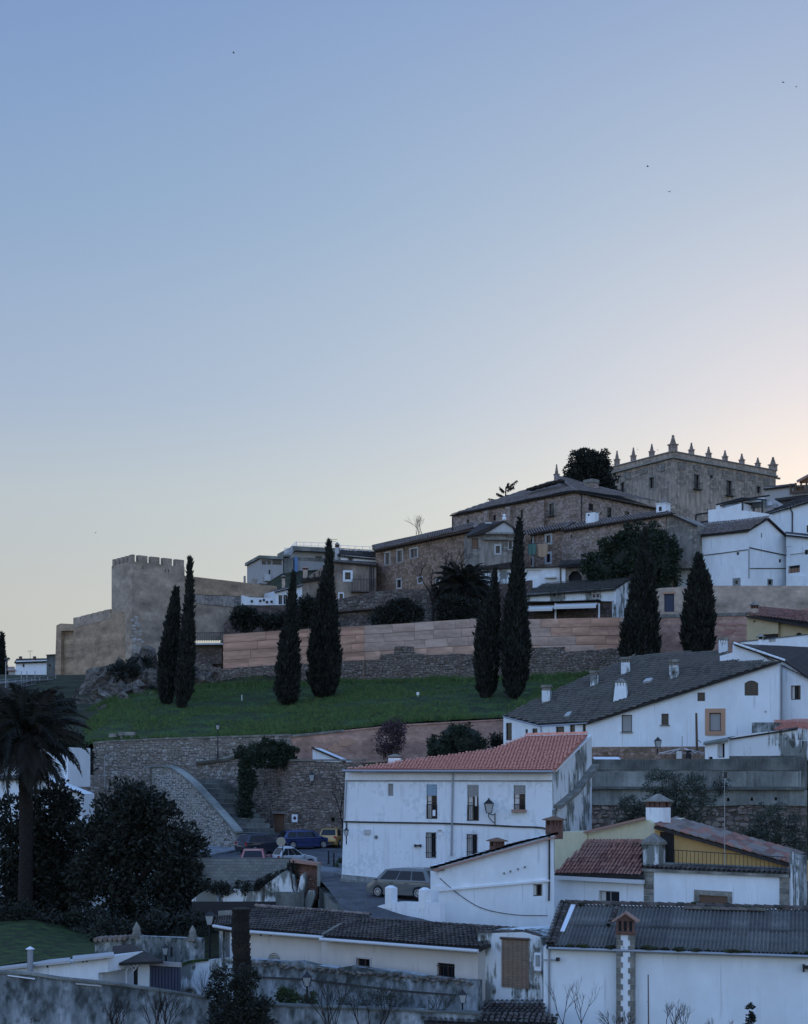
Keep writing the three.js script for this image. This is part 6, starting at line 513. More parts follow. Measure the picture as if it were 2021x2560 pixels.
{ // left foreground
  const f = new Fr(-30, 66, 522, 69, -13).thing('mouldy_front_wall', 'tall mouldy blue white wall at the bottom left', 'wall'); f.wall([[-30, 2432], [70, 2436], [160, 2450], [300, 2464], [400, 2478], [522, 2498], [522, 2660], [-30, 2660]], [], MT.mould2, { t: .5 }); f.wall([[-30, 2428], [70, 2432], [160, 2446], [300, 2460], [300, 2465], [160, 2451], [70, 2437], [-30, 2433]], [], MT.conc, { z: .08, t: .66, name: 'coping' }); f.wall([[300, 2460], [400, 2474], [522, 2494], [522, 2499], [400, 2479], [300, 2465]], [], MT.concD, { z: .06, t: .62, name: 'coping' }); f.m('white_sheet', slab([f.h(20, 2437, .1), f.h(88, 2446, .1), f.h(82, 2441, -1.2), f.h(15, 2433, -1.2)], .05), MT.frameW); f.m('plank', slab([f.h(190, 2458, .1), f.h(254, 2464, .1), f.h(250, 2459, -.5), f.h(190, 2455, -.5)], .05), MT.greyW);
  { const t = [[[0, .26], [.34, .34]], [[.18, .3], [.13, -.05]], [[.36, .06], [.42, .24]], [[.42, .24], [.52, .04]], [[.58, .22], [.7, -.02]], [[.7, -.02], [.86, .32]]]; const o = f.h(74, 2556, .004); f.m('graffiti', t.map(([a, b]) => { const A = V(o.x + a[0] * .55, o.y + a[1] * .55, .004), B = V(o.x + b[0] * .55, o.y + b[1] * .55, .004); return cyl(A, B, .014, .014, 5); }), MT.dark); }
  const g = new Fr(-30, 80, 290, 76, -12.5).thing('low_white_outhouse', 'low white outhouse with a curved roof edge below the green mound', 'shed'); g.wall([[-30, 2424], [90, 2412], [180, 2402], [270, 2392], [270, 2430], [246, 2432], [246, 2500], [-30, 2500]], [], MT.white3, { t: .3, back: 2.5 }); g.roof([g.h(-34, 2422, .3), g.h(176, 2400, .3), g.h(176, 2392, -3), g.h(-34, 2412, -3)], { th: .12, slab: MT.greyW }); g.roof([g.h(182, 2398, .35), g.h(286, 2385, .35), g.h(284, 2378, -3), g.h(182, 2388, -3)], { th: .12, slab: MT.greyW }); for (const [x, y] of [[119, 2415], [208, 2402], [217, 2401]]) g.m('vent_hole', g.box([x - 2, y - 4, x + 2, y + 4], .012, .03), MT.dark); { const p = g.h(76, 2442, .5); g.m('stove_pipe', cyl(p, V(p.x, g.h(76, 2372, .5).y, p.z), .15, .15, 12), MT.zinc); g.m('pipe_cap', new THREE.ConeGeometry(.24, .14, 12).translate(p.x, g.h(76, 2369, .5).y, p.z), MT.frameW); }
  const k = new Fr(270, 78, 460, 76, -12.5).thing('dark_canopy_shed', 'dark hipped canopy with a navy gate beside the white outhouse', 'shed'); k.roof([k.h(280, 2407, .6), k.h(408, 2401, .6), k.h(330, 2358, -3), k.h(282, 2364, -3)], { th: .12, slab: MT.slab }); k.m('back_wall', k.box([255, 2396, 376, 2480], -2, .2), MT.concD); k.m('side_wall', k.box([345, 2406, 374, 2480], -.1, .25), MT.worn); k.m('gate', k.box([375, 2412, 450, 2482], -.05, .06), MT.blueGate); for (let i = 0; i < 9; i++) k.m('gate_bar', k.box([378 + i * 8, 2414, 379.6 + i * 8, 2480], 0, .03), MT.blueGate); k.m('gate_beam', k.box([372, 2407, 452, 2413], .05, .12), MT.frame); k.m('curved_bracket', [tube([k.h(317, 2460, 0), k.h(317, 2428, 0), k.h(325, 2416, 0), k.h(334, 2420, 0)], .05, 6), tube([k.h(334, 2428, 0), k.h(342, 2416, 0), k.h(334, 2414, 0)], .04, 6)], MT.frameW); k.m('post', k.box([243, 2432, 252, 2470], .1, .1), MT.greyW);
  const m = new Fr(240, 84, 505, 82, -12.5).thing('patio_wall', 'stained patio wall topped with two stone finials behind the canopy', 'wall'); m.wall([[238, 2352], [322, 2350], [322, 2345], [350, 2340], [505, 2346], [505, 2500], [238, 2500]], [], MT.mould, { t: .35 }); for (const [x, y, w] of [[342, 2309, 1], [482, 2318, .9]]) { const p = m.h(x, y + 32 * w, -.17), h = .72 * w; m.m('finial', [bx(p.x - .3 * w, p.y - .1, p.z - .3, p.x + .3 * w, p.y + .08, p.z + .3), new THREE.LatheGeometry([[.24, 0], [.26, .1], [.2, .2], [.23, .32], [.14, .5], [.06, .64], [0, .72]].map(([a, b]) => new THREE.Vector2(a * w, b * w)), 14).translate(p.x, p.y + .08, p.z)], MT.cap); } { const n = 7; for (let i = 0; i < n; i++) { const p = m.h(242 + i * 12, 2349 - i * .6, .1); m.m('coping_tile', cyl(V(p.x, p.y, .25), V(p.x, p.y + .05, -.5), .13, .11, 7), TM.old[i % 4]); } } m.m('bracket', m.box([427, 2367, 429, 2392], .12, .11), MT.iron);
  const q = new Fr(448, 79, 590, 78, -12.5).thing('flaking_white_wall', 'flaking white wall behind bare branches near the ivy trunk', 'wall'); q.wall([[449, 2412], [470, 2404], [520, 2400], [590, 2392], [590, 2540], [449, 2540]], [], MT.worn2, { t: .3 }); q.wall([[449, 2410], [470, 2402], [520, 2397], [520, 2402], [470, 2408], [449, 2416]], [], MT.moss, { z: .1, t: .4, name: 'mossy_coping' }); const c = q.h(475, 2484, .1); q.m('arch_niche', [new THREE.TorusGeometry(.28, .09, 6, 14, Math.PI).translate(c.x, c.y, .06)], MT.cap);
  const t = new Fr(-60, 122, 172, 121, -6).thing('white_house_behind_palm', 'white house with a sloping roof partly hidden by the palm', 'house'); t.wall([[-60, 1870], [170, 1868], [170, 1968], [110, 1946], [-60, 1944]], [], MT.white, { t: .3, back: 5 }); t.wall([[-60, 1950], [110, 1948], [206, 1985], [206, 2330], [-60, 2330]], [[176, 2120, 186, 2140], [66, 2180, 80, 2230]], MT.white2, { z: 3, t: .3, back: 2.5, name: 'front_wall' }); t.roof([t.h(-64, 1948, 3.3), t.h(110, 1944, 3.3), t.h(110, 1936, 0), t.h(-64, 1938, 0)], { th: .12 }); t.roof([t.h(108, 1944, 3.3), t.h(212, 1985, 3.3), t.h(212, 1983, 0), t.h(108, 1940, 0)], { u: V(0, 0, -1), th: .12 }); t.win([66, 2180, 80, 2230], { z: 3 }); t.win([176, 2120, 186, 2140], { z: 3, cols: 1 });
  const v = new Fr(150, 113, 498, 111, -12).thing('half_hidden_white_wall', 'white patchy wall half hidden behind the dark garden trees', 'wall'); v.wall([[150, 2060], [240, 2090], [330, 2150], [498, 2170], [498, 2420], [150, 2420]], [[230, 2100, 260, 2130]], MT.worn, { t: .3 }); v.m('backing', v.box([225, 2095, 265, 2135], -.31, .05), MT.dark);
}
// green mound
{ const g = new THREE.PlaneGeometry(1, 1, 40, 20), p = g.attributes.position; for (let i = 0; i < p.count; i++) { const u = p.getX(i) + .5, v = p.getY(i) + .5, px = lerp(-60, 300, u), d = lerp(81, 97, v), top = lerp(2302, 2345, sm(.35, .95, u)), bot = lerp(2420, 2392, u); const y = lerp(bot, top, v); const q = P(px, y, d); p.setXYZ(i, q.x, q.y + .15 * noise3(q.x * .8 + 60, q.z * .8 + 60, 2), q.z); } g.computeVertexNormals(); part('grass_mound', g, MT.moss, scene).userData = { kind: 'structure' }; }
// ================================================================ trees and plants
const GREENS = { cyp: [[.009, .013, .009], [.013, .018, .011], [.007, .01, .008], [.016, .02, .013]], dark: [[.013, .018, .013], [.019, .025, .016], [.01, .013, .01], [.025, .031, .02]], ivy: [[.02, .034, .018], [.03, .048, .023], [.015, .025, .015], [.024, .036, .02]], olive: [[.055, .07, .05], [.07, .085, .064], [.042, .055, .042]], purple: [[.07, .04, .05], [.09, .055, .062], [.05, .032, .04]], moss: [[.05, .08, .03], [.065, .1, .035], [.035, .055, .022]] };
const inBall = rn => { const v = V(0, 0, 0); do v.set(rr(-1, 1, rn), rr(-1, 1, rn), rr(-1, 1, rn)); while (v.lengthSq() > 1); return v; };
const vcMesh = (name, gs, parent) => { const g = gs.length > 1 ? mergeGeometries(gs) : gs[0]; return meshOf(name, g, MT.leaf, parent); };
function cypress(label, rows, baseAt, seed, group = 'cypress trees on the grass bank') { // rows: [py, left px, right px] from tip to foot
  const d = -baseAt.z, k = d / F, [bx0, by0] = proj(baseAt), o = base('cypress_tree', label, 'tree', baseAt, 0, group), rn = rng(seed), y = rows.map(r => (by0 - r[0]) * k), c = rows.map(r => ((r[1] + r[2]) / 2 - bx0) * k), w = rows.map(r => (r[2] - r[1]) / 2 * k);
  const at = h => { let i = 0; while (i < y.length - 2 && h < y[i + 1]) i++; const t = Math.max(0, Math.min(1, (y[i] - h) / (y[i] - y[i + 1]))); return [lerp(c[i], c[i + 1], t), lerp(w[i], w[i + 1], t)]; }; const top = y[0], low = y[y.length - 1];
  part('trunk', cyl(V(0, -.5, 0), V(c[c.length - 1] * .6, Math.max(low, 0) + 2.5, 0), .28, .16, 8), MT.bark, o);
  const core = [], S = 12, N = 40; const ring = (j, i) => { const h = lerp(low, top - .3, j / N), [cx, r] = at(h), a = i / S * 6.2832, q = r * .72 * (.7 + .5 * noise3(Math.cos(a) * 2 + 30, h * .9 + 30, Math.sin(a) * 2 + 30, seed)); return V(cx + Math.cos(a) * q, h, Math.sin(a) * q); }; for (let j = 0; j < N; j++) for (let i = 0; i < S; i++) core.push(quad(ring(j, i), ring(j, i + 1), ring(j + 1, i + 1), ring(j + 1, i)));
  const n = Math.round(2600 + 230 * (top - low) * Math.max(...w)); const lv = foliage(n, () => { let h, cx, r; do { h = lerp(low, top - .1, rn()); [cx, r] = at(h); } while (rn() * Math.max(...w) > r + .15); const a = rr(0, 6.2832, rn), lobe = .66 + .54 * noise3(Math.cos(a) * 2.6 + 30, h * 1.25 + 30, Math.sin(a) * 2.6 + 30, seed + 3), q = r * lobe * rr(.7, 1.06, rn); const up = Math.min(1, .35 + r * .6); return [V(cx + Math.cos(a) * q * up, h - .1, Math.sin(a) * q * up), V(Math.cos(a) * .4 * up, 1, Math.sin(a) * .4 * up)]; }, .5, seed % 3 ? [...GREENS.cyp, ...GREENS.cyp, [.03, .026, .017]] : GREENS.cyp, rn, { aspect: .3, loose: .45 });
  vcMesh('crown', [colored(mergeGeometries(core.map(g => prep(g))), GREENS.cyp[0]), lv], o); return o;
}
cypress('slim dark cypress with a lower tip, left of the closest pair by the tower', [[1469, 441, 445], [1490, 430, 449], [1550, 415, 452], [1640, 399, 446], [1720, 396, 440], [1752, 400, 434], [1762, 408, 428]], bankAt(417, 1760), 1);
cypress('tall dark cypress directly beside the tower, taller of the pair', [[1395, 475, 477], [1410, 469, 481], [1480, 464, 486], [1580, 452, 488], [1660, 447, 489], [1735, 438, 482], [1762, 440, 470], [1772, 448, 462]], bankAt(455, 1770), 2);
cypress('medium cypress with a ragged left side near the terrace house', [[1432, 734, 736], [1450, 729, 739], [1513, 717, 743], [1604, 701, 748], [1665, 693, 749], [1726, 690, 748], [1755, 696, 742], [1766, 706, 734]], bankAt(719, 1766), 3);
cypress('very tall broad cypress in front of the brown plastered house', [[1352, 821, 823], [1375, 816, 830], [1391, 814, 833], [1452, 803, 834], [1528, 784, 842], [1604, 777, 847], [1665, 771, 851], [1726, 777, 840], [1740, 784, 828], [1746, 790, 820]], bankAt(805, 1744), 4);
cypress('shorter cypress left of the tallest cypress on the bank', [[1423, 1237, 1239], [1445, 1231, 1243], [1484, 1222, 1248], [1545, 1198, 1250], [1606, 1189, 1251], [1667, 1188, 1245], [1725, 1194, 1240], [1745, 1204, 1230]], bankAt(1218, 1745), 5);
cypress('tallest cypress, before the small gabled house', [[1297, 1299, 1301], [1320, 1291, 1307], [1363, 1285, 1309], [1423, 1278, 1312], [1484, 1270, 1315], [1576, 1255, 1321], [1637, 1252, 1324], [1697, 1258, 1317], [1735, 1266, 1308], [1745, 1274, 1300]], bankAt(1287, 1745), 6);
cypress('broad cypress rising in front of the ivy mass', [[1323, 1612, 1614], [1350, 1603, 1623], [1419, 1591, 1636], [1498, 1571, 1640], [1560, 1556, 1647], [1620, 1551, 1650], [1650, 1556, 1644], [1662, 1570, 1630]], P(1603, 1662, 161), 7, 'cypress trees behind the long white house');
cypress('stubby cypress with a forked tip against the white gabled house', [[1385, 1744, 1751], [1398, 1737, 1757], [1425, 1731, 1768], [1459, 1721, 1778], [1530, 1708, 1784], [1578, 1703, 1787], [1625, 1708, 1782], [1642, 1720, 1770]], P(1745, 1642, 158), 8, 'cypress trees behind the long white house');
cypress('small dark cypress cut by the left edge of the view', [[1583, 5, 7], [1600, 0, 10], [1640, -10, 15], [1690, -16, 18], [1720, -10, 14]], P(2, 1722, 200), 9, 'cypress at the left edge');

function tree(name, label, pos, balls, { cols = GREENS.dark, leaf = .3, n = 14000, clump = .55, trunk = .3, limbs = 7, seed = 1, cat = 'tree', group, core = 0, aspect = .55, bark = MT.bark, loose = .9 } = {}) { // balls: [x, y, z, rx, ry, rz] from the foot
  const o = base(name, label, cat, pos, 0, group), rn = rng(seed), cl = []; const vol = balls.map(b => b[3] * b[4] * b[5] ** .5), tot = vol.reduce((a, b) => a + b, 0); balls.forEach((b, i) => { const m = Math.max(4, Math.round(n / 70 * vol[i] / tot)); for (let k = 0; k < m; k++) { const v = inBall(rn).normalize().multiplyScalar(Math.pow(rn(), .38)); cl.push([V(b[0] + v.x * b[3], b[1] + v.y * b[4], b[2] + v.z * b[5]), v.clone().add(V(0, .25, 0)).normalize(), rr(.7, 1.3, rn) * clump]); } });
  const g = [foliage(n, () => { const c = cl[Math.floor(rn() * cl.length)], v = inBall(rn); return [c[0].clone().addScaledVector(v, c[2]), v.add(c[1]).normalize()]; }, leaf, cols, rn, { aspect, loose })]; if (core) balls.forEach((b, i) => g.push(colored(lump(b[3] * core, b[4] * core, b[5] * core, seed + i, 2, .3).translate(b[0], b[1], b[2]), cols[2].map(x => x * .8)))); vcMesh('crown', g, o);  // core tinted darker than the leaves, inner crown shade put into its colour
  if (trunk) { const b0 = balls[0], w = []; const fork = V(b0[0] * .5, Math.max(.3, (b0[1] - b0[4]) * .8), 0); w.push(cyl(V(0, -.5, 0), fork, trunk, trunk * .75, 8)); for (let i = 0; i < limbs; i++) { const b = balls[i % balls.length], e = V(b[0], b[1], b[2]).add(inBall(rn).multiply(V(b[3], b[4], b[5])).multiplyScalar(.7)), mid = fork.clone().lerp(e, .5).add(V(rr(-.3, .3, rn), .2, rr(-.3, .3, rn))); w.push(cyl(fork, mid, trunk * .5, trunk * .32, 6), cyl(mid, e, trunk * .32, trunk * .12, 5)); } part('trunk', w, bark, o); } return o;
}
// the dark garden trees, lower left
tree('garden_tree', 'big dark leafy tree in front of the stair parapet', P(330, 2350, 101), [[0, 7.2, 0, 2.9, 2.9, 2.3], [-1.6, 5.2, .4, 2.4, 2.3, 2.1], [2.1, 5.4, 0, 2.6, 2.4, 2.1], [3.2, 3.6, .3, 1.8, 2.6, 1.7], [.5, 8.9, 0, 1.7, 1.5, 1.5], [-2.9, 7, 0, .9, .8, .8], [3.9, 6.2, 0, .9, .8, .8], [2.2, 8.2, 0, .9, .7, .8], [1.2, 2.6, .6, 3, 2.2, 1.7], [-1.4, 2.8, .5, 2.1, 2, 1.5]], { n: 27000, leaf: .3, limbs: 16, seed: 21, clump: .62 });
tree('garden_tree', 'dark leafy tree under the palm on the left', P(130, 2330, 104), [[.2, 6.9, 0, 2.4, 2.5, 2], [-2.4, 6.2, 0, 2.2, 2.8, 1.9], [1.2, 4, 0, 2, 2.2, 1.8], [-2.8, 2.8, 0, 2.4, 2.4, 1.8], [.2, 8.6, 0, 1.7, 1.3, 1.5], [-.6, 2.4, .4, 2.6, 2, 1.6]], { n: 22000, leaf: .3, limbs: 14, seed: 22, clump: .62 });
tree('garden_shrub', 'low dark shrub mass behind the patio wall', P(410, 2352, 92), [[-.5, .7, 0, 2.4, .9, 1], [-3, .6, 0, 1.4, .8, 1], [2.2, .9, .2, 1, .8, 1]], { n: 3200, leaf: .22, trunk: .08, seed: 23, cat: 'shrub' });
tree('garden_shrub', 'dark shrubs along the top of the green mound', P(120, 2312, 97), [[-1, .5, 0, 2.6, .7, 1], [2.4, .3, 0, 1.4, .6, 1]], { n: 2600, leaf: .22, trunk: .08, seed: 24, cat: 'shrub' });
tree('garden_shrub', 'dark scrub between the ramp and the rocks', P(150, 1790, 160), [[-.6, 1, 0, 2, 1.2, 1], [-3.2, 1.2, 0, 2.2, 1.4, 1]], { n: 5000, leaf: .3, trunk: .1, seed: 26, cat: 'shrub' });
tree('garden_shrub', 'dark green hedge left of the rubble garden wall', P(205, 1940, 134), [[0, 1, 0, 1.3, 2.2, 1], [-.8, 2.2, 0, 1, 1.5, .8]], { n: 4000, leaf: .25, trunk: .08, seed: 25, cat: 'shrub' });
// ivy and shrubs
tree('ivy_curtain', 'thick ivy hanging down the bastion beside the stairs', P(618, 2056, 129), [[-.2, 1.3, .2, .6, 1.9, .5], [.05, 3.4, .2, .7, 1.8, .5], [.4, 5.6, .2, 1.3, 1.1, .6], [1.9, 5.8, 0, 1.8, 1.1, .7], [3.2, 5.7, -.2, 1, .9, .6]], { cols: GREENS.ivy, n: 17000, leaf: .2, trunk: .06, seed: 31, cat: 'ivy', core: .62, clump: .28 });
tree('ivy_mass', 'huge rounded ivy mass covering the wall beside the white house', P(1580, 1475, 186.5), [[1.2, 4.2, 0, 4.6, 3.9, 1.6], [-3.4, 2.4, 0, 2.8, 2.6, 1.4], [4, 3, 0, 1.7, 4, 1.4], [-1.2, 3.8, 0, 3, 3.2, 1.5]], { cols: GREENS.ivy, n: 26000, leaf: .34, trunk: .12, seed: 32, cat: 'ivy', core: .7, clump: .5 });
tree('ivy_patch', 'dark ivy trailing over the broken plaster wall', P(640, 2216, 96.5), [[0, 0, 0, 2.2, .38, .35], [1.6, .5, 0, .9, .5, .3], [2.2, 1, 0, .5, .5, .3], [-2.2, -.1, 0, 1.6, .35, .3]], { cols: GREENS.dark, n: 5200, leaf: .16, trunk: .04, seed: 33, cat: 'ivy', clump: .22 });
tree('shrub', 'rounded green shrub in front of the pink retaining wall', P(1130, 1905, 133), [[-1.1, 1.1, 0, 1.4, 1.1, 1], [1.2, 1.7, 0, 1.7, 1.5, 1.2], [.2, 2.3, 0, 1.2, 1, 1]], { cols: GREENS.ivy, n: 8000, leaf: .2, trunk: .1, seed: 34, cat: 'shrub', core: .72, clump: .3 });
tree('purple_plum_tree', 'reddish purple leafed tree in front of the pink wall', P(978, 1905, 134), [[0, 1.9, 0, 1.15, 1.3, 1], [.1, 2.9, 0, .9, .7, .8], [-.5, 1, 0, .7, .7, .6]], { cols: GREENS.purple, n: 4200, leaf: .17, trunk: .1, seed: 35 });
tree('shrub', 'low dark bush at the foot of the pink wall near the white house', P(1250, 1880, 137), [[0, .6, 0, .8, .8, .6]], { cols: GREENS.dark, n: 1500, leaf: .18, trunk: .05, seed: 36, cat: 'shrub' });
[['small dark garden tree above the left end of the pink wall', 612, 1580, [[0, 1.6, 0, 1.6, 1.2, 1.2]], 5000], ['dark hedge above the pink wall left of the bare tree', 1000, 1562, [[0, 1.4, 0, 2.6, 1.4, 1.2], [-2.2, .9, 0, 1.6, 1, 1]], 6500], ['dark bush above the wall under the palm', 1145, 1560, [[0, 1.6, 0, 2.6, 1.7, 1.2]], 6000], ['dark scrub above the wall between two cypresses', 690, 1574, [[0, 1, 0, 2.6, 1, 1], [2.6, 1.2, 0, 1.6, 1.3, 1]], 5000], ['thin dark bush behind the broad tall cypress', 775, 1560, [[0, 1.6, 0, 1.2, 1.8, 1]], 3000]].forEach(([l, x, y, b, n], i) => tree('garden_bush', l, P(x, y, 179.5), b, { n, leaf: .3, trunk: .12, seed: 40 + i, cat: 'shrub', group: 'bushes above the pink wall', core: .5 }));
[['dark bush growing on the rock under the tower', 310, 1690, 175, 1], ['small bush between the rock and the cypress', 352, 1672, 178, .8], ['low bush at the foot of the rocks', 395, 1745, 172, .7]].forEach(([l, x, y, d, s], i) => tree('rock_bush', l, P(x, y, d), [[0, .7 * s, 0, 1.5 * s, .9 * s, .9]], { cols: GREENS.dark, n: 1800, leaf: .25, trunk: .05, seed: 50 + i, cat: 'shrub', group: 'bushes on the rocks' }));
tree('dark_holm_oak', 'dense dark round tree beside the pinnacled palace', P(1475, 1270, 243), [[0, 7.2, 0, 2.9, 2.4, 2.4], [-1.2, 5, 0, 2.6, 2.4, 2], [1.6, 4.8, 0, 2.4, 2.6, 2], [2.4, 2.6, 0, 2.2, 2, 1.8]], { n: 12000, leaf: .42, trunk: .35, seed: 60, core: .4, clump: .7 });
tree('olive_tree', 'grey green olive tree with wide crown before the retaining wall', P(1700, 2075, 101), [[-1, 2.6, 0, 1.3, 1.5, 1.1], [1, 2, 0, 1.4, 1.5, 1.1], [0, 1, 0, 2, 1.1, 1]], { cols: GREENS.olive, n: 10000, leaf: .16, trunk: .16, seed: 61, aspect: .35, clump: .3 });
tree('olive_tree', 'small olive shrub left of the house chimney', P(1578, 2075, 100), [[0, 1, 0, 1.1, 1.1, .9]], { cols: GREENS.olive, n: 3600, leaf: .16, trunk: .1, seed: 62, aspect: .35, clump: .3 });
tree('olive_tree', 'olive tree at the right edge before the rubble footing', P(1925, 2150, 98), [[0, 2.2, 0, 1.7, 1.7, 1.2], [1.6, 1.2, 0, 1.4, 1.4, 1], [-1.3, 1, 0, 1.2, 1.2, 1]], { cols: GREENS.olive, n: 9500, leaf: .16, trunk: .16, seed: 63, aspect: .35, clump: .3 });
tree('wall_plant', 'small dark plant rooted in the concrete retaining wall', P(1803, 1975, 108.2), [[0, .2, 0, .35, .35, .25]], { cols: GREENS.dark, n: 500, leaf: .12, trunk: .02, seed: 64, cat: 'plant' });
tree('ivy_shrub', 'tangled ivy shrub at the foot of the shaggy trunk', P(600, 2580, 68.5), [[0, 1, 0, 1.4, 1.3, .8], [-.5, 2, 0, .9, .9, .6], [.9, .6, 0, .8, .9, .6], [.3, 2.3, .3, .5, .7, .5]], { cols: GREENS.dark, n: 9000, leaf: .13, trunk: .08, seed: 65, cat: 'shrub', clump: .24 });
tree('wall_plant', 'leafy green creeper on the stained garden wall', P(715, 2520, 72), [[0, .5, 0, .5, .6, .25], [.9, .3, 0, .5, .4, .2]], { cols: GREENS.moss, n: 1500, leaf: .13, trunk: .03, seed: 66, cat: 'plant', clump: .2 });
tree('wall_plant', 'dry brownish bush leaning on the stained garden wall', P(900, 2535, 70.4), [[0, .6, 0, .9, .6, .3], [1.6, .7, 0, .9, .6, .3]], { cols: GREENS.olive, n: 2600, leaf: .1, trunk: .03, seed: 67, cat: 'plant', clump: .25, aspect: .3 });
tree('street_weed', 'tuft of green weeds at the corner of the white house', P(857, 2166, 102), [[0, .25, 0, .45, .3, .3]], { cols: GREENS.moss, n: 700, leaf: .13, trunk: .02, seed: 68, cat: 'plant', clump: .15 });
{ // cedar top behind the mansion
  const o = base('cedar_tree', 'sparse cedar top with drooping tiers above the mansion roof', 'tree', P(1262, 1262, 250)), rn = rng(70), w = [cyl(V(0, -3, 0), V(.2, 2.6, 0), .22, .1, 6)], tips = []; for (const [x, y, dx, dy] of [[0, .5, -2.7, .5], [0, .8, 3, .5], [.05, 1.3, -1.4, .7], [.05, 1.5, 1.6, .3], [.1, 2, -1, .9], [.1, 2.2, 1.5, 1], [.15, 2.5, 1.9, 1.7], [.15, 2.6, .5, 1.2], [0, .2, -2, -.1], [0, .4, 1.9, -.2]]) { const a = V(x, y, 0), b = V(x + dx, y + dy * .9, rr(-.6, .6, rn)); w.push(cyl(a, b, .07, .03, 5)); for (let i = 0; i < 16; i++) tips.push(a.clone().lerp(b, .25 + .75 * i / 16)); } part('trunk', w, MT.bark, o); vcMesh('crown', [foliage(1100, () => { const t = tips[Math.floor(rn() * tips.length)]; return [t.clone().add(inBall(rn).multiplyScalar(.14)), V(rr(-.4, .4, rn), -1, rr(-.3, .3, rn))]; }, .36, GREENS.dark, rn, { aspect: .3, loose: .5 })], o);
}
// palms
const FROND = [0, 1, 2, 3].map(s => { const rn = rng(90 + s), L = 1, q = [], N = 34; const at = t => V(t * (1 - .12 * t), .16 * Math.sin(t * 2.4) - .34 * t * t, 0); const sg = []; for (let i = 0; i < 8; i++) sg.push(cyl(at(i / 8), at((i + 1) / 8), .014 * (1 - i / 9), .014 * (1 - (i + 1) / 9), 4)); for (let i = 2; i < N; i++) for (const sd of [-1, 1]) { const t = i / N, p = at(t), l = .22 * Math.sin(Math.PI * Math.min(1, t * .9 + .12)) * rr(.8, 1.15, rn), d = V(.5 + .3 * t, -.35 - rr(0, .35, rn), sd * .75).normalize(); const e = p.clone().addScaledVector(d, l), m = p.clone().addScaledVector(d, l * .4).add(V(0, .012, 0)), wd = V(.02, 0, 0); q.push(tri([p, m.clone().add(wd), e, p, e, m.clone().sub(wd)])); } return merged([...sg, ...q]); });
const FR_M = tints([[.02, .023, .018], [.015, .018, .015], [.026, .03, .022], [.034, .03, .024]], { rough: .75 });
function palm(label, pos, h, r, n, seed, tr) { const o = base('date_palm', label, 'palm tree', pos), rn = rng(seed); const pts = [V(0, -.5, 0), V(.1, h * .4, 0), V(0, h, 0)]; const rings = []; for (let i = 0; i < 26; i++) { const t = i / 26; rings.push(new THREE.CylinderGeometry(tr * rr(.98, 1.1, rn), tr * rr(.86, .96, rn), h / 26, 10).translate(lerp(0, .1, Math.sin(t * 3.14)), t * h + h / 52, 0)); } part('trunk', rings, MT.palmT, o); part('crown_base', lump(tr * 1.9, tr * 2.4, tr * 1.9, 5, 2, .3).translate(0, h, 0), MT.palmT, o); for (let i = 0; i < n; i++) { const m = meshOf('frond', FROND[i % 4], FR_M[Math.floor(rn() * 4)], o), up = lerp(1.15, -1.05, Math.pow(i / n, .85)) + rr(-.12, .12, rn), a = i * 2.39996 + rr(-.2, .2, rn), s = r * rr(.85, 1.12, rn); m.position.set(Math.cos(a) * tr * .8, h + .3 + .5 * Math.sin(up), -Math.sin(a) * tr * .8); m.quaternion.setFromEuler(new THREE.Euler(0, a, 0)).multiply(new THREE.Quaternion().setFromAxisAngle(V(0, 0, 1), up)).multiply(new THREE.Quaternion().setFromAxisAngle(V(1, 0, 0), rr(-.5, .5, rn))); m.scale.set(s, s * (up < -.3 ? .8 : 1.15), s); } return o; }
palm('big date palm with drooping dark fronds at the left edge', P(62, 2330, 99), 12.3, 4.2, 88, 5, .46);
palm('bushy dark palm in the garden below the long stone house', P(1160, 1560, 183), 3.8, 4.2, 120, 6, .4);
tree('garden_tree', 'dense dark tree entwined with the bushy palm', P(1150, 1562, 184.5), [[0, 3.8, 0, 2.9, 3.2, 1.6], [1.2, 2, 0, 2.4, 2, 1.4]], { n: 9000, leaf: .32, trunk: .2, seed: 74, core: .6 });
{ const o = base('shaggy_trunk', 'thick shaggy cut palm trunk standing before the tiled roof', 'trunk', P(604, 2600, 70)), rn = rng(78), h = (2600 - 2273) * 70 / F; for (let i = 0; i < 30; i++) { const t = i / 30; part('trunk_ring', new THREE.CylinderGeometry(.42 * rr(.96, 1.12, rn), .42 * rr(.82, .98, rn), h / 30 * 1.2, 9).rotateY(rn() * 6).rotateX(rr(-.08, .08, rn)).translate(.03 * Math.sin(t * 5) + rr(-.02, .02, rn), t * h + h / 60, 0), rn() < .7 ? MT.palmT : MT.bark, o); } part('cut_top', new THREE.CylinderGeometry(.36, .42, .06, 14).translate(0, h + .03, 0), MT.bark, o); }
// bare branches
function bare(name, label, pos, h, seed, { n = 1, spread = .5, r = .06, depth = 4, mat = MT.barkG, cat = 'bare shrub', group, lean = 0 } = {}) { const o = base(name, label, cat, pos, 0, group), rn = rng(seed), g = []; const go = (p, d, l, rad, k) => { const e = p.clone().addScaledVector(d, l); g.push(cyl(p, e, rad, rad * .7, k > 2 ? 5 : 4)); if (!k) return; const m = 2 + (rn() < .5 ? 1 : 0); for (let i = 0; i < m; i++) go(p.clone().lerp(e, i ? rr(.55, 1, rn) : 1), d.clone().add(V(rr(-1, 1, rn) * spread, rr(-.1, .45, rn) * spread, rr(-1, 1, rn) * spread * .6)).normalize(), l * rr(.6, .85, rn), rad * .62, k - 1); }; for (let i = 0; i < n; i++) go(V(n > 1 ? rr(-.5, .5, rn) : 0, -.2, n > 1 ? rr(-.2, .2, rn) : 0), V(lean + rr(-.25, .25, rn), 1, rr(-.2, .2, rn)).normalize(), h * .32, r, depth); part('branches', g, mat, o); return o; }
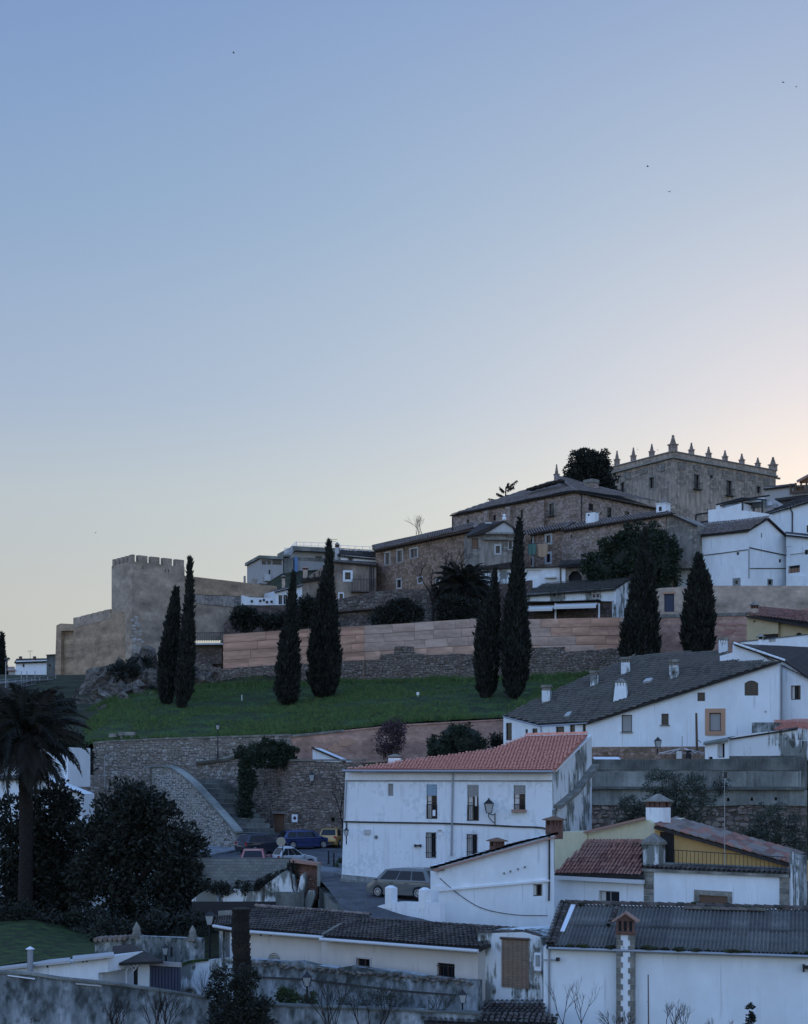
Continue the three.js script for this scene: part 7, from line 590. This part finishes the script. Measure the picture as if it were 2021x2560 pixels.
bare('bare_tree', 'leafless tree in front of the long stone house', P(1083, 1552, 182), 9, 101, { spread: .75, r: .22, depth: 6, cat: 'tree', mat: MT.bark });
bare('bare_tree', 'leafless pale twigs rising behind the long stone house roof', P(1050, 1352, 222), 4.4, 102, { n: 4, spread: .8, r: .045, depth: 4, cat: 'tree' });
bare('bare_tree', 'leafless young tree against the stone bastion by the house corner', P(862, 2085, 124), 6, 103, { spread: .55, r: .07, depth: 5, cat: 'tree', mat: MT.bark, lean: -.15 });
[['bare stems tangled before the mouldy wall, left clump', 300, 2600, 65, 2.2, 6], ['bare stems tangled before the mouldy wall, right clump', 400, 2600, 65, 2.6, 7], ['tall bare shrub in front of the stained garden wall', 830, 2600, 67.5, 3.6, 4], ['bare shrub right of the tall one by the stained wall', 930, 2600, 67.5, 2.8, 4], ['bare shrub before the white wall left of the quoined chimney', 1425, 2600, 65, 3, 2], ['thin bare twigs beside the stained wall end', 1080, 2580, 67.2, 2.2, 3], ['sparse bare twigs right of the quoined chimney', 1690, 2610, 64, 2.2, 3], ['bare creeper climbing the flaking white wall', 505, 2560, 77, 3.4, 3], ['short dry stems under the quoined chimney', 1560, 2610, 64, 1.9, 4], ['single thin bare sapling near the right corner', 1800, 2620, 64, 1.5, 3]].forEach(([l, x, y, d, h, n], i) => bare('bare_shrub', l, P(x, y, d), h, 110 + i, { n, r: .028, depth: 4, spread: .55, mat: MT.bark, group: 'bare shrubs in the foreground' }));
{ const o = base('garden_stake', 'thin upright garden stake in front of the white wall', 'stake', P(1622, 2600, 65.5)); part('stake', cyl(V(0, 0, 0), V(-.02, 2.78, 0), .03, .025, 6), MT.wood, o); part('tie', cyl(V(-.02, 1.6, 0), V(-.02, 1.65, 0), .04, .04, 6), MT.conc, o); tree('leafy_sapling', 'small leafy upright sapling near the bottom right corner', P(1875, 2600, 64), [[0, .75, 0, .1, .75, .1]], { cols: GREENS.dark, n: 320, leaf: .13, trunk: .02, seed: 79, cat: 'plant', clump: .1 }); }
// ================================================================ cars
const CAR = { glass: MT.glass, tyre: M(.018, .018, .02, { rough: .85 }), rim: M(.4, .42, .44, { rough: .35, metal: .7 }), trim: M(.02, .02, .022, { rough: .6 }), tail: M(.35, .02, .02, { rough: .25 }), head: M(.6, .62, .62, { rough: .15 }), plate: M(.7, .7, .66, { rough: .5 }) };
function car(label, pos, turn, paint, { L = 4.2, W = 1.72, Hh = 1.48, van = 0, rear = .06 } = {}) {
  const o = base('parked_car', label, 'car', pos, turn, 'parked cars'), r = .31, bh = Hh * .58, P2 = (x, y) => new THREE.Vector2(x, y), h = L / 2, wx = L * .305; const s = new THREE.Shape(); s.moveTo(-h + .05, .3); s.lineTo(-wx - r - .07, .2); s.absarc(-wx, r, r + .07, Math.PI + .3, -.3, true); s.lineTo(wx - r - .07, .18); s.absarc(wx, r, r + .07, Math.PI + .3, -.3, true); s.lineTo(h - .04, .26); s.quadraticCurveTo(h + .02, .5, h - .08, .64); s.quadraticCurveTo(h - .3, bh - .08, h - .95 + van * .25, bh); s.lineTo(-h + .12, bh + .03); s.quadraticCurveTo(-h - .01, .62, -h, .5); s.closePath();
  const b = new THREE.ExtrudeGeometry(s, { depth: W - .16, bevelEnabled: true, bevelSize: .06, bevelThickness: .08, bevelSegments: 3, curveSegments: 12 }).translate(0, 0, -(W - .16) / 2); { const p = b.attributes.position; for (let i = 0; i < p.count; i++) { const k = sm(.5, 1.02, Math.abs(p.getX(i)) / h); p.setZ(i, p.getZ(i) * (1 - .16 * k)); } } part('body', toCreasedNormals(b, .7), paint, o);
  const x0 = -h + .1, x1 = h - .9 + van * .3, t0 = -h + .42 + rear, t1 = h - 1.75 + van * .45, w0 = W / 2 - .03, w1 = W / 2 - .2, A = (x, y, z) => V(x, y, z), y0 = bh - .03, y1 = Hh; const c = [A(x0, y0, w0), A(x1, y0, w0), A(t1, y1 - .05, w1), A(t0, y1 - .05, w1)], d = c.map(p => A(p.x, p.y, -p.z)), ri = .09, tp = [A(t1 - .14, y1, w1 - .14), A(t0 + .1, y1, w1 - .14), A(t0 + .1, y1, -w1 + .14), A(t1 - .14, y1, -w1 + .14)];
  { const g = new THREE.Shape(); g.moveTo(x0, y0); g.quadraticCurveTo(lerp(x0, t0, .42) - .015, lerp(y0, y1, .5), t0, y1 - .07); g.quadraticCurveTo(lerp(t0, t1, .25), y1 + .015, lerp(t0, t1, .55), y1 + .005); g.quadraticCurveTo(lerp(t0, t1, .85), y1 - .005, t1, y1 - .09); g.lineTo(x1, y0); g.closePath(); const e = new THREE.ExtrudeGeometry(g, { depth: 2 * w0 - .1, bevelEnabled: true, bevelSize: .03, bevelThickness: .05, bevelSegments: 2, curveSegments: 10 }).translate(0, 0, -w0 + .05), p = e.attributes.position; for (let i = 0; i < p.count; i++) p.setZ(i, p.getZ(i) * lerp(1, w1 / w0, Math.max(0, (p.getY(i) - y0) / (y1 - .05 - y0)))); part('cabin', toCreasedNormals(e, .6), paint, o); }
  const bil = (q, u, v) => q[0].clone().lerp(q[1], u).lerp(q[3].clone().lerp(q[2], u), v), win = (q, u0, v0, u1, v1, out) => { const k = [bil(q, u0, v0), bil(q, u1, v0), bil(q, u1, v1), bil(q, u0, v1)].map(p => p.add(out)); return [quad(...k)]; }; for (const [q, z] of [[c, 1], [d, -1]]) for (const [a, e] of [[.06, .32], [.345, .6], [.625, .93]]) part('side_window', win(q, a, .14, e, .88, V(0, .006, .022 * z)), CAR.glass, o); part('windscreen', win([c[1], d[1], d[2], c[2]], .07, .08, .93, .92, V(.04, .03, 0)), CAR.glass, o); part('rear_window', win([d[0], c[0], c[3], d[3]], .09, .16, .91, .9, V(-.045, .03, 0)), CAR.glass, o);
  for (const x of [-wx, wx]) for (const z of [-1, 1]) { const k = part('wheel', new THREE.CylinderGeometry(r, r, .2, 20).rotateX(Math.PI / 2).translate(x, r, z * (W / 2 - .1)), CAR.tyre, o); const sp = [new THREE.CylinderGeometry(.07, .07, .03, 10).rotateX(Math.PI / 2)]; for (let i = 0; i < 7; i++) sp.push(bx(-.025, .05, -.012, .025, .2, .012).rotateZ(i * .8976)); sp.push(new THREE.TorusGeometry(.2, .022, 6, 18)); part('rim', sp.map(g => g.translate(x, r, z * (W / 2 + .005))), CAR.rim, k); }
  for (const z of [-1, 1]) { part('tail_light', bx(-h - .005, bh - .3, z * (W / 2 - .21) - .1, -h + .09, bh + .02, z * (W / 2 - .21) + .1), CAR.tail, o); part('headlight', bx(h - .42, .6, z * (W / 2 - .34) - .16, h - .055, .73, z * (W / 2 - .34) + .16), CAR.head, o); part('wing_mirror', lump(.07, .06, .11, 3, 1, .1).translate(x1 - .12, bh + .06, z * (W / 2 + .07)), paint, o); for (const x of [-.55, .42]) part('door_handle', bx(x - .09, bh - .14, z * (W / 2 - .002), x + .09, bh - .11, z * (W / 2 + .025)), CAR.trim, o); } part('number_plate', bx(-h - .03, .5, -.26, -h - .005, .61, .26), CAR.plate, o); part('bumper', [bx(-h - .05, .3, -W / 2 + .22, -h + .1, .46, W / 2 - .22), bx(h - .14, .26, -W / 2 + .22, h + .015, .4, W / 2 - .22)], CAR.trim, o); return o;
}
const paint = (r, g, b) => { const m = new THREE.MeshPhysicalMaterial({ roughness: .42, metalness: .25, clearcoat: .8, clearcoatRoughness: .08, side: THREE.DoubleSide }); m.color.setRGB(r, g, b); return m; };
const onStreet = (px, d) => P(px, H, d).setY(streetY(d) + .03);
car('grey people carrier parked beside the white house', onStreet(1014, 88), 2.62, paint(.13, .142, .14), { L: 4.3, W: 1.8, Hh: 1.65, van: 1 });
car('dark blue hatchback parked below the stairs, rear towards the viewer', onStreet(655, 121), .72, paint(.012, .018, .035), { L: 4.1, Hh: 1.55 });
car('royal blue estate car parked at the bastion wall', onStreet(762, 126.5), .45, paint(.015, .03, .12), { L: 4.4, Hh: 1.5 });
car('golden orange hatchback half hidden by the white house', onStreet(838, 128.5), 1.3, paint(.5, .3, .09), { L: 3.9, Hh: 1.55, W: 1.68 });
car('pink red car of which only the roof shows above the parapet', onStreet(636, 104.4), 1.62, paint(.45, .14, .14), { L: 3.9, Hh: 1.42 });
car('silver hatchback right of the round road sign', onStreet(736, 105.5), .5, paint(.5, .53, .55), { L: 2.9, Hh: 1.5, W: 1.5 });
// ================================================================ lamps, signs, small things
function lantern(o, c, s, post) { const g = []; const m = part('lamp_glass', prismBox(c.x, c.y, c.z, s * .55, s * .55, c.x, c.y + s, c.z, s * .95, s * .95), MT.lampGlass, o); for (const [a, b] of [[-1, -1], [1, -1], [1, 1], [-1, 1]]) g.push(cyl(V(c.x + a * s * .28, c.y, c.z + b * s * .28), V(c.x + a * s * .49, c.y + s, c.z + b * s * .49), s * .04, s * .04, 5)); part('lamp_frame', [...g, bx(c.x - s * .3, c.y - s * .08, c.z - s * .3, c.x + s * .3, c.y, c.z + s * .3)], MT.iron, o); part('lamp_roof', [prismBox(c.x, c.y + s * 1.0, c.z, s * 1.12, s * 1.12, c.x, c.y + s * 1.42, c.z, s * .3, s * .3), bx(c.x - s * .1, c.y + s * 1.42, c.z - s * .1, c.x + s * .1, c.y + s * 1.6, c.z + s * .1)], MT.iron, o); }
{ const o = base('street_lamp', 'slim iron street lamp standing before the rubble garden wall', 'street lamp', P(545, 1898, 136)); const h = (1898 - 1824) * 136 / F; part('post', [cyl(V(0, 0, 0), V(0, h, 0), .05, .035, 8), cyl(V(0, 0, 0), V(0, .7, 0), .1, .06, 8)], MT.iron, o); lantern(o, V(0, h + .03, 0), .36); }
{ const o = base('wall_lantern', 'iron bracket lantern on the red roofed white house', 'street lamp', P(1238, 2062, 94.4)); const k = 94.4 / F; part('bracket', [bx(-.03, -.1, -.02, .03, .72, .03), tube([V(0, .1, 0), V(-.25, .28, .3), V(-.42, .55, .42), V(-.4, .68, .42)], .03, 6), tube([V(0, .65, 0), V(-.2, .62, .25), V(-.4, .7, .42)], .025, 6)], MT.iron, o); lantern(o, V(-.4, .76, .42), .55); }
for (const [l, x, y, d, s] of [['iron lantern on the stone bastion above the door', 780, 1952, 127.6, .5], ['iron lantern below the wall of the long white house', 1645, 1868, 119.5, .5], ['lantern hanging beside the white house corner at the lane', 866, 2088, 94.6, .3], ['small lantern on the stained patio wall', 414, 2386, 81.6, .35], ['iron lantern at the end of the stained garden wall', 1157, 2506, 69.8, .36]]) { const o = base('wall_lantern', l, 'street lamp', P(x, y, d)); part('bracket', [bx(-.03, -.6, -.4, .03, -.02, -.34), tube([V(0, -.55, -.38), V(0, -.35, -.1), V(0, -.08, 0)], .028, 6)], MT.iron, o); lantern(o, V(0, 0, 0), s); }
for (const [l, x, y, yb, d, s] of [['pale glass lantern on a post behind the annex roof', 525, 2312, 2440, 86, .5], ['iron lantern on a short post in the stained garden', 768, 2466, 2540, 71.6, .42]]) { const o = base('street_lamp', l, 'street lamp', P(x, yb, d)), h = (yb - y) * d / F; part('post', cyl(V(0, 0, 0), V(0, h, 0), .06, .045, 8), MT.iron, o); lantern(o, V(0, h + .02, 0), s); }
{ const o = base('street_light', 'modern street light on a tall pole at the far left', 'street lamp', P(15, 1722, 172)); part('pole', cyl(V(0, 0, 0), V(0, 3, 0), .06, .05, 8), MT.steel, o); part('arm', cyl(V(0, 3, 0), V(.5, 3.35, 0), .04, .04, 6), MT.steel, o); part('lamp_head', bx(.2, 3.25, -.12, .75, 3.42, .12).rotateZ(.1), MT.concD, o); }
{ const o = base('thin_lamp_post', 'thin bent lamp post below the rubble garden wall', 'street lamp', P(262, 1955, 131)); part('pole', [cyl(V(0, -.5, 0), V(0, 2.2, 0), .045, .035, 6), cyl(V(0, 2.2, 0), V(.55, 2.3, 0), .03, .03, 5)], MT.steel, o); part('lamp_head', bx(.4, 2.22, -.06, .8, 2.32, .06), MT.concP, o); }
{ const o = base('round_road_sign', 'back of a round road sign on a pole between the parked cars', 'sign', P(703, 2150, 101.8)); const k = 101.8 / F, c = 46 * k; part('pole', cyl(V(.12, -.4, -.03), V(.12, 70 * k, -.03), .035, .035, 8), MT.bark, o); part('disc', new THREE.CylinderGeometry(.3, .3, .03, 28).rotateX(Math.PI / 2).translate(0, c, 0), M(.34, .31, .24, { rough: .6 }), o); part('clamp', bx(-.06, c - .03, .015, .06, c + .03, .05), MT.steel, o); }
for (const [l, x, y, d, hh] of [['dark bollard left of its pair at the house corner', 822, 2150, 110, 1], ['dark bollard right of its pair at the house corner', 835, 2160, 107.5, 1]]) { const o = base('street_bollard', l, 'bollard', P(x, y, d).setY(streetY(d))); part('post', cyl(V(0, 0, 0), V(0, .85, 0), .065, .055, 10), MT.iron, o); part('cap', new THREE.SphereGeometry(.075, 10, 8).translate(0, .88, 0), MT.iron, o); part('foot', new THREE.CylinderGeometry(.11, .12, .06, 10).translate(0, .03, 0), MT.iron, o); }
{ const o = base('bent_wire_fence', 'bent wire bicycle rack beside the street above the roofs', 'rack', onStreet(868, 84)); part('hoop', [new THREE.TorusGeometry(.5, .02, 6, 20, 4.4).translate(0, .45, 0), cyl(V(.2, 0, 0), V(.3, .6, 0), .02, .02, 5)], MT.conc, o); part('upright', cyl(V(1.1, 0, 0), V(1.0, .75, 0), .02, .02, 5), MT.conc, o); }
{ const o = base('grass_marker', 'tiny white marker post on the grass bank', 'post', bankAt(1048, 1742)); part('post', bx(-.04, -.1, -.04, .04, .3, .04), MT.frameW, o); part('plate', bx(-.14, .15, .042, .14, .45, .06), MT.frameW, o); const q = base('grass_marker', 'small white stake left of the medium cypress on the grass', 'post', bankAt(606, 1752)); part('post', bx(-.04, -.1, -.04, .04, .6, .04), MT.frameW, q); part('cap', bx(-.06, .6, -.06, .06, .66, .06), MT.granite, q); }
for (const [l, x, y, d, a] of [['small dark bird high in the upper left sky', 585, 132, 120, .4], ['upper of two small birds near the top right edge', 1959, 206, 130, -.3], ['lower of two small birds near the top right edge', 1991, 217, 132, .6], ['small bird gliding above the palace, higher one', 1620, 416, 120, .2], ['small bird with raised wings, lower one above the palace', 1675, 479, 105, 1.1], ['tiny bird left of the palace corner pinnacle', 1595, 1124, 200, .5], ['tiny bird between two palace pinnacles', 1645, 1125, 200, -.4], ['tiny faint bird in the low left sky', 240, 1332, 200, .3]]) { const o = base('bird', l, 'bird', P(x, y, d), a, 'birds in the sky'); o.rotation.z = a * .5; part('body', lump(.09, .035, .03, 4, 2, .1), MT.dark, o); for (const s of [-1, 1]) part('wing', [tri([V(.04, .01, 0), V(-.05, .01, 0), V(-.1, .07, s * .19)]), tri([V(.04, .004, 0), V(-.1, .064, s * .19), V(-.05, .004, 0)])], MT.dark, o); part('tail', tri([V(-.07, 0, 0), V(-.16, 0, .03), V(-.16, 0, -.03)]), MT.dark, o); }
renderer.render(scene, camera);
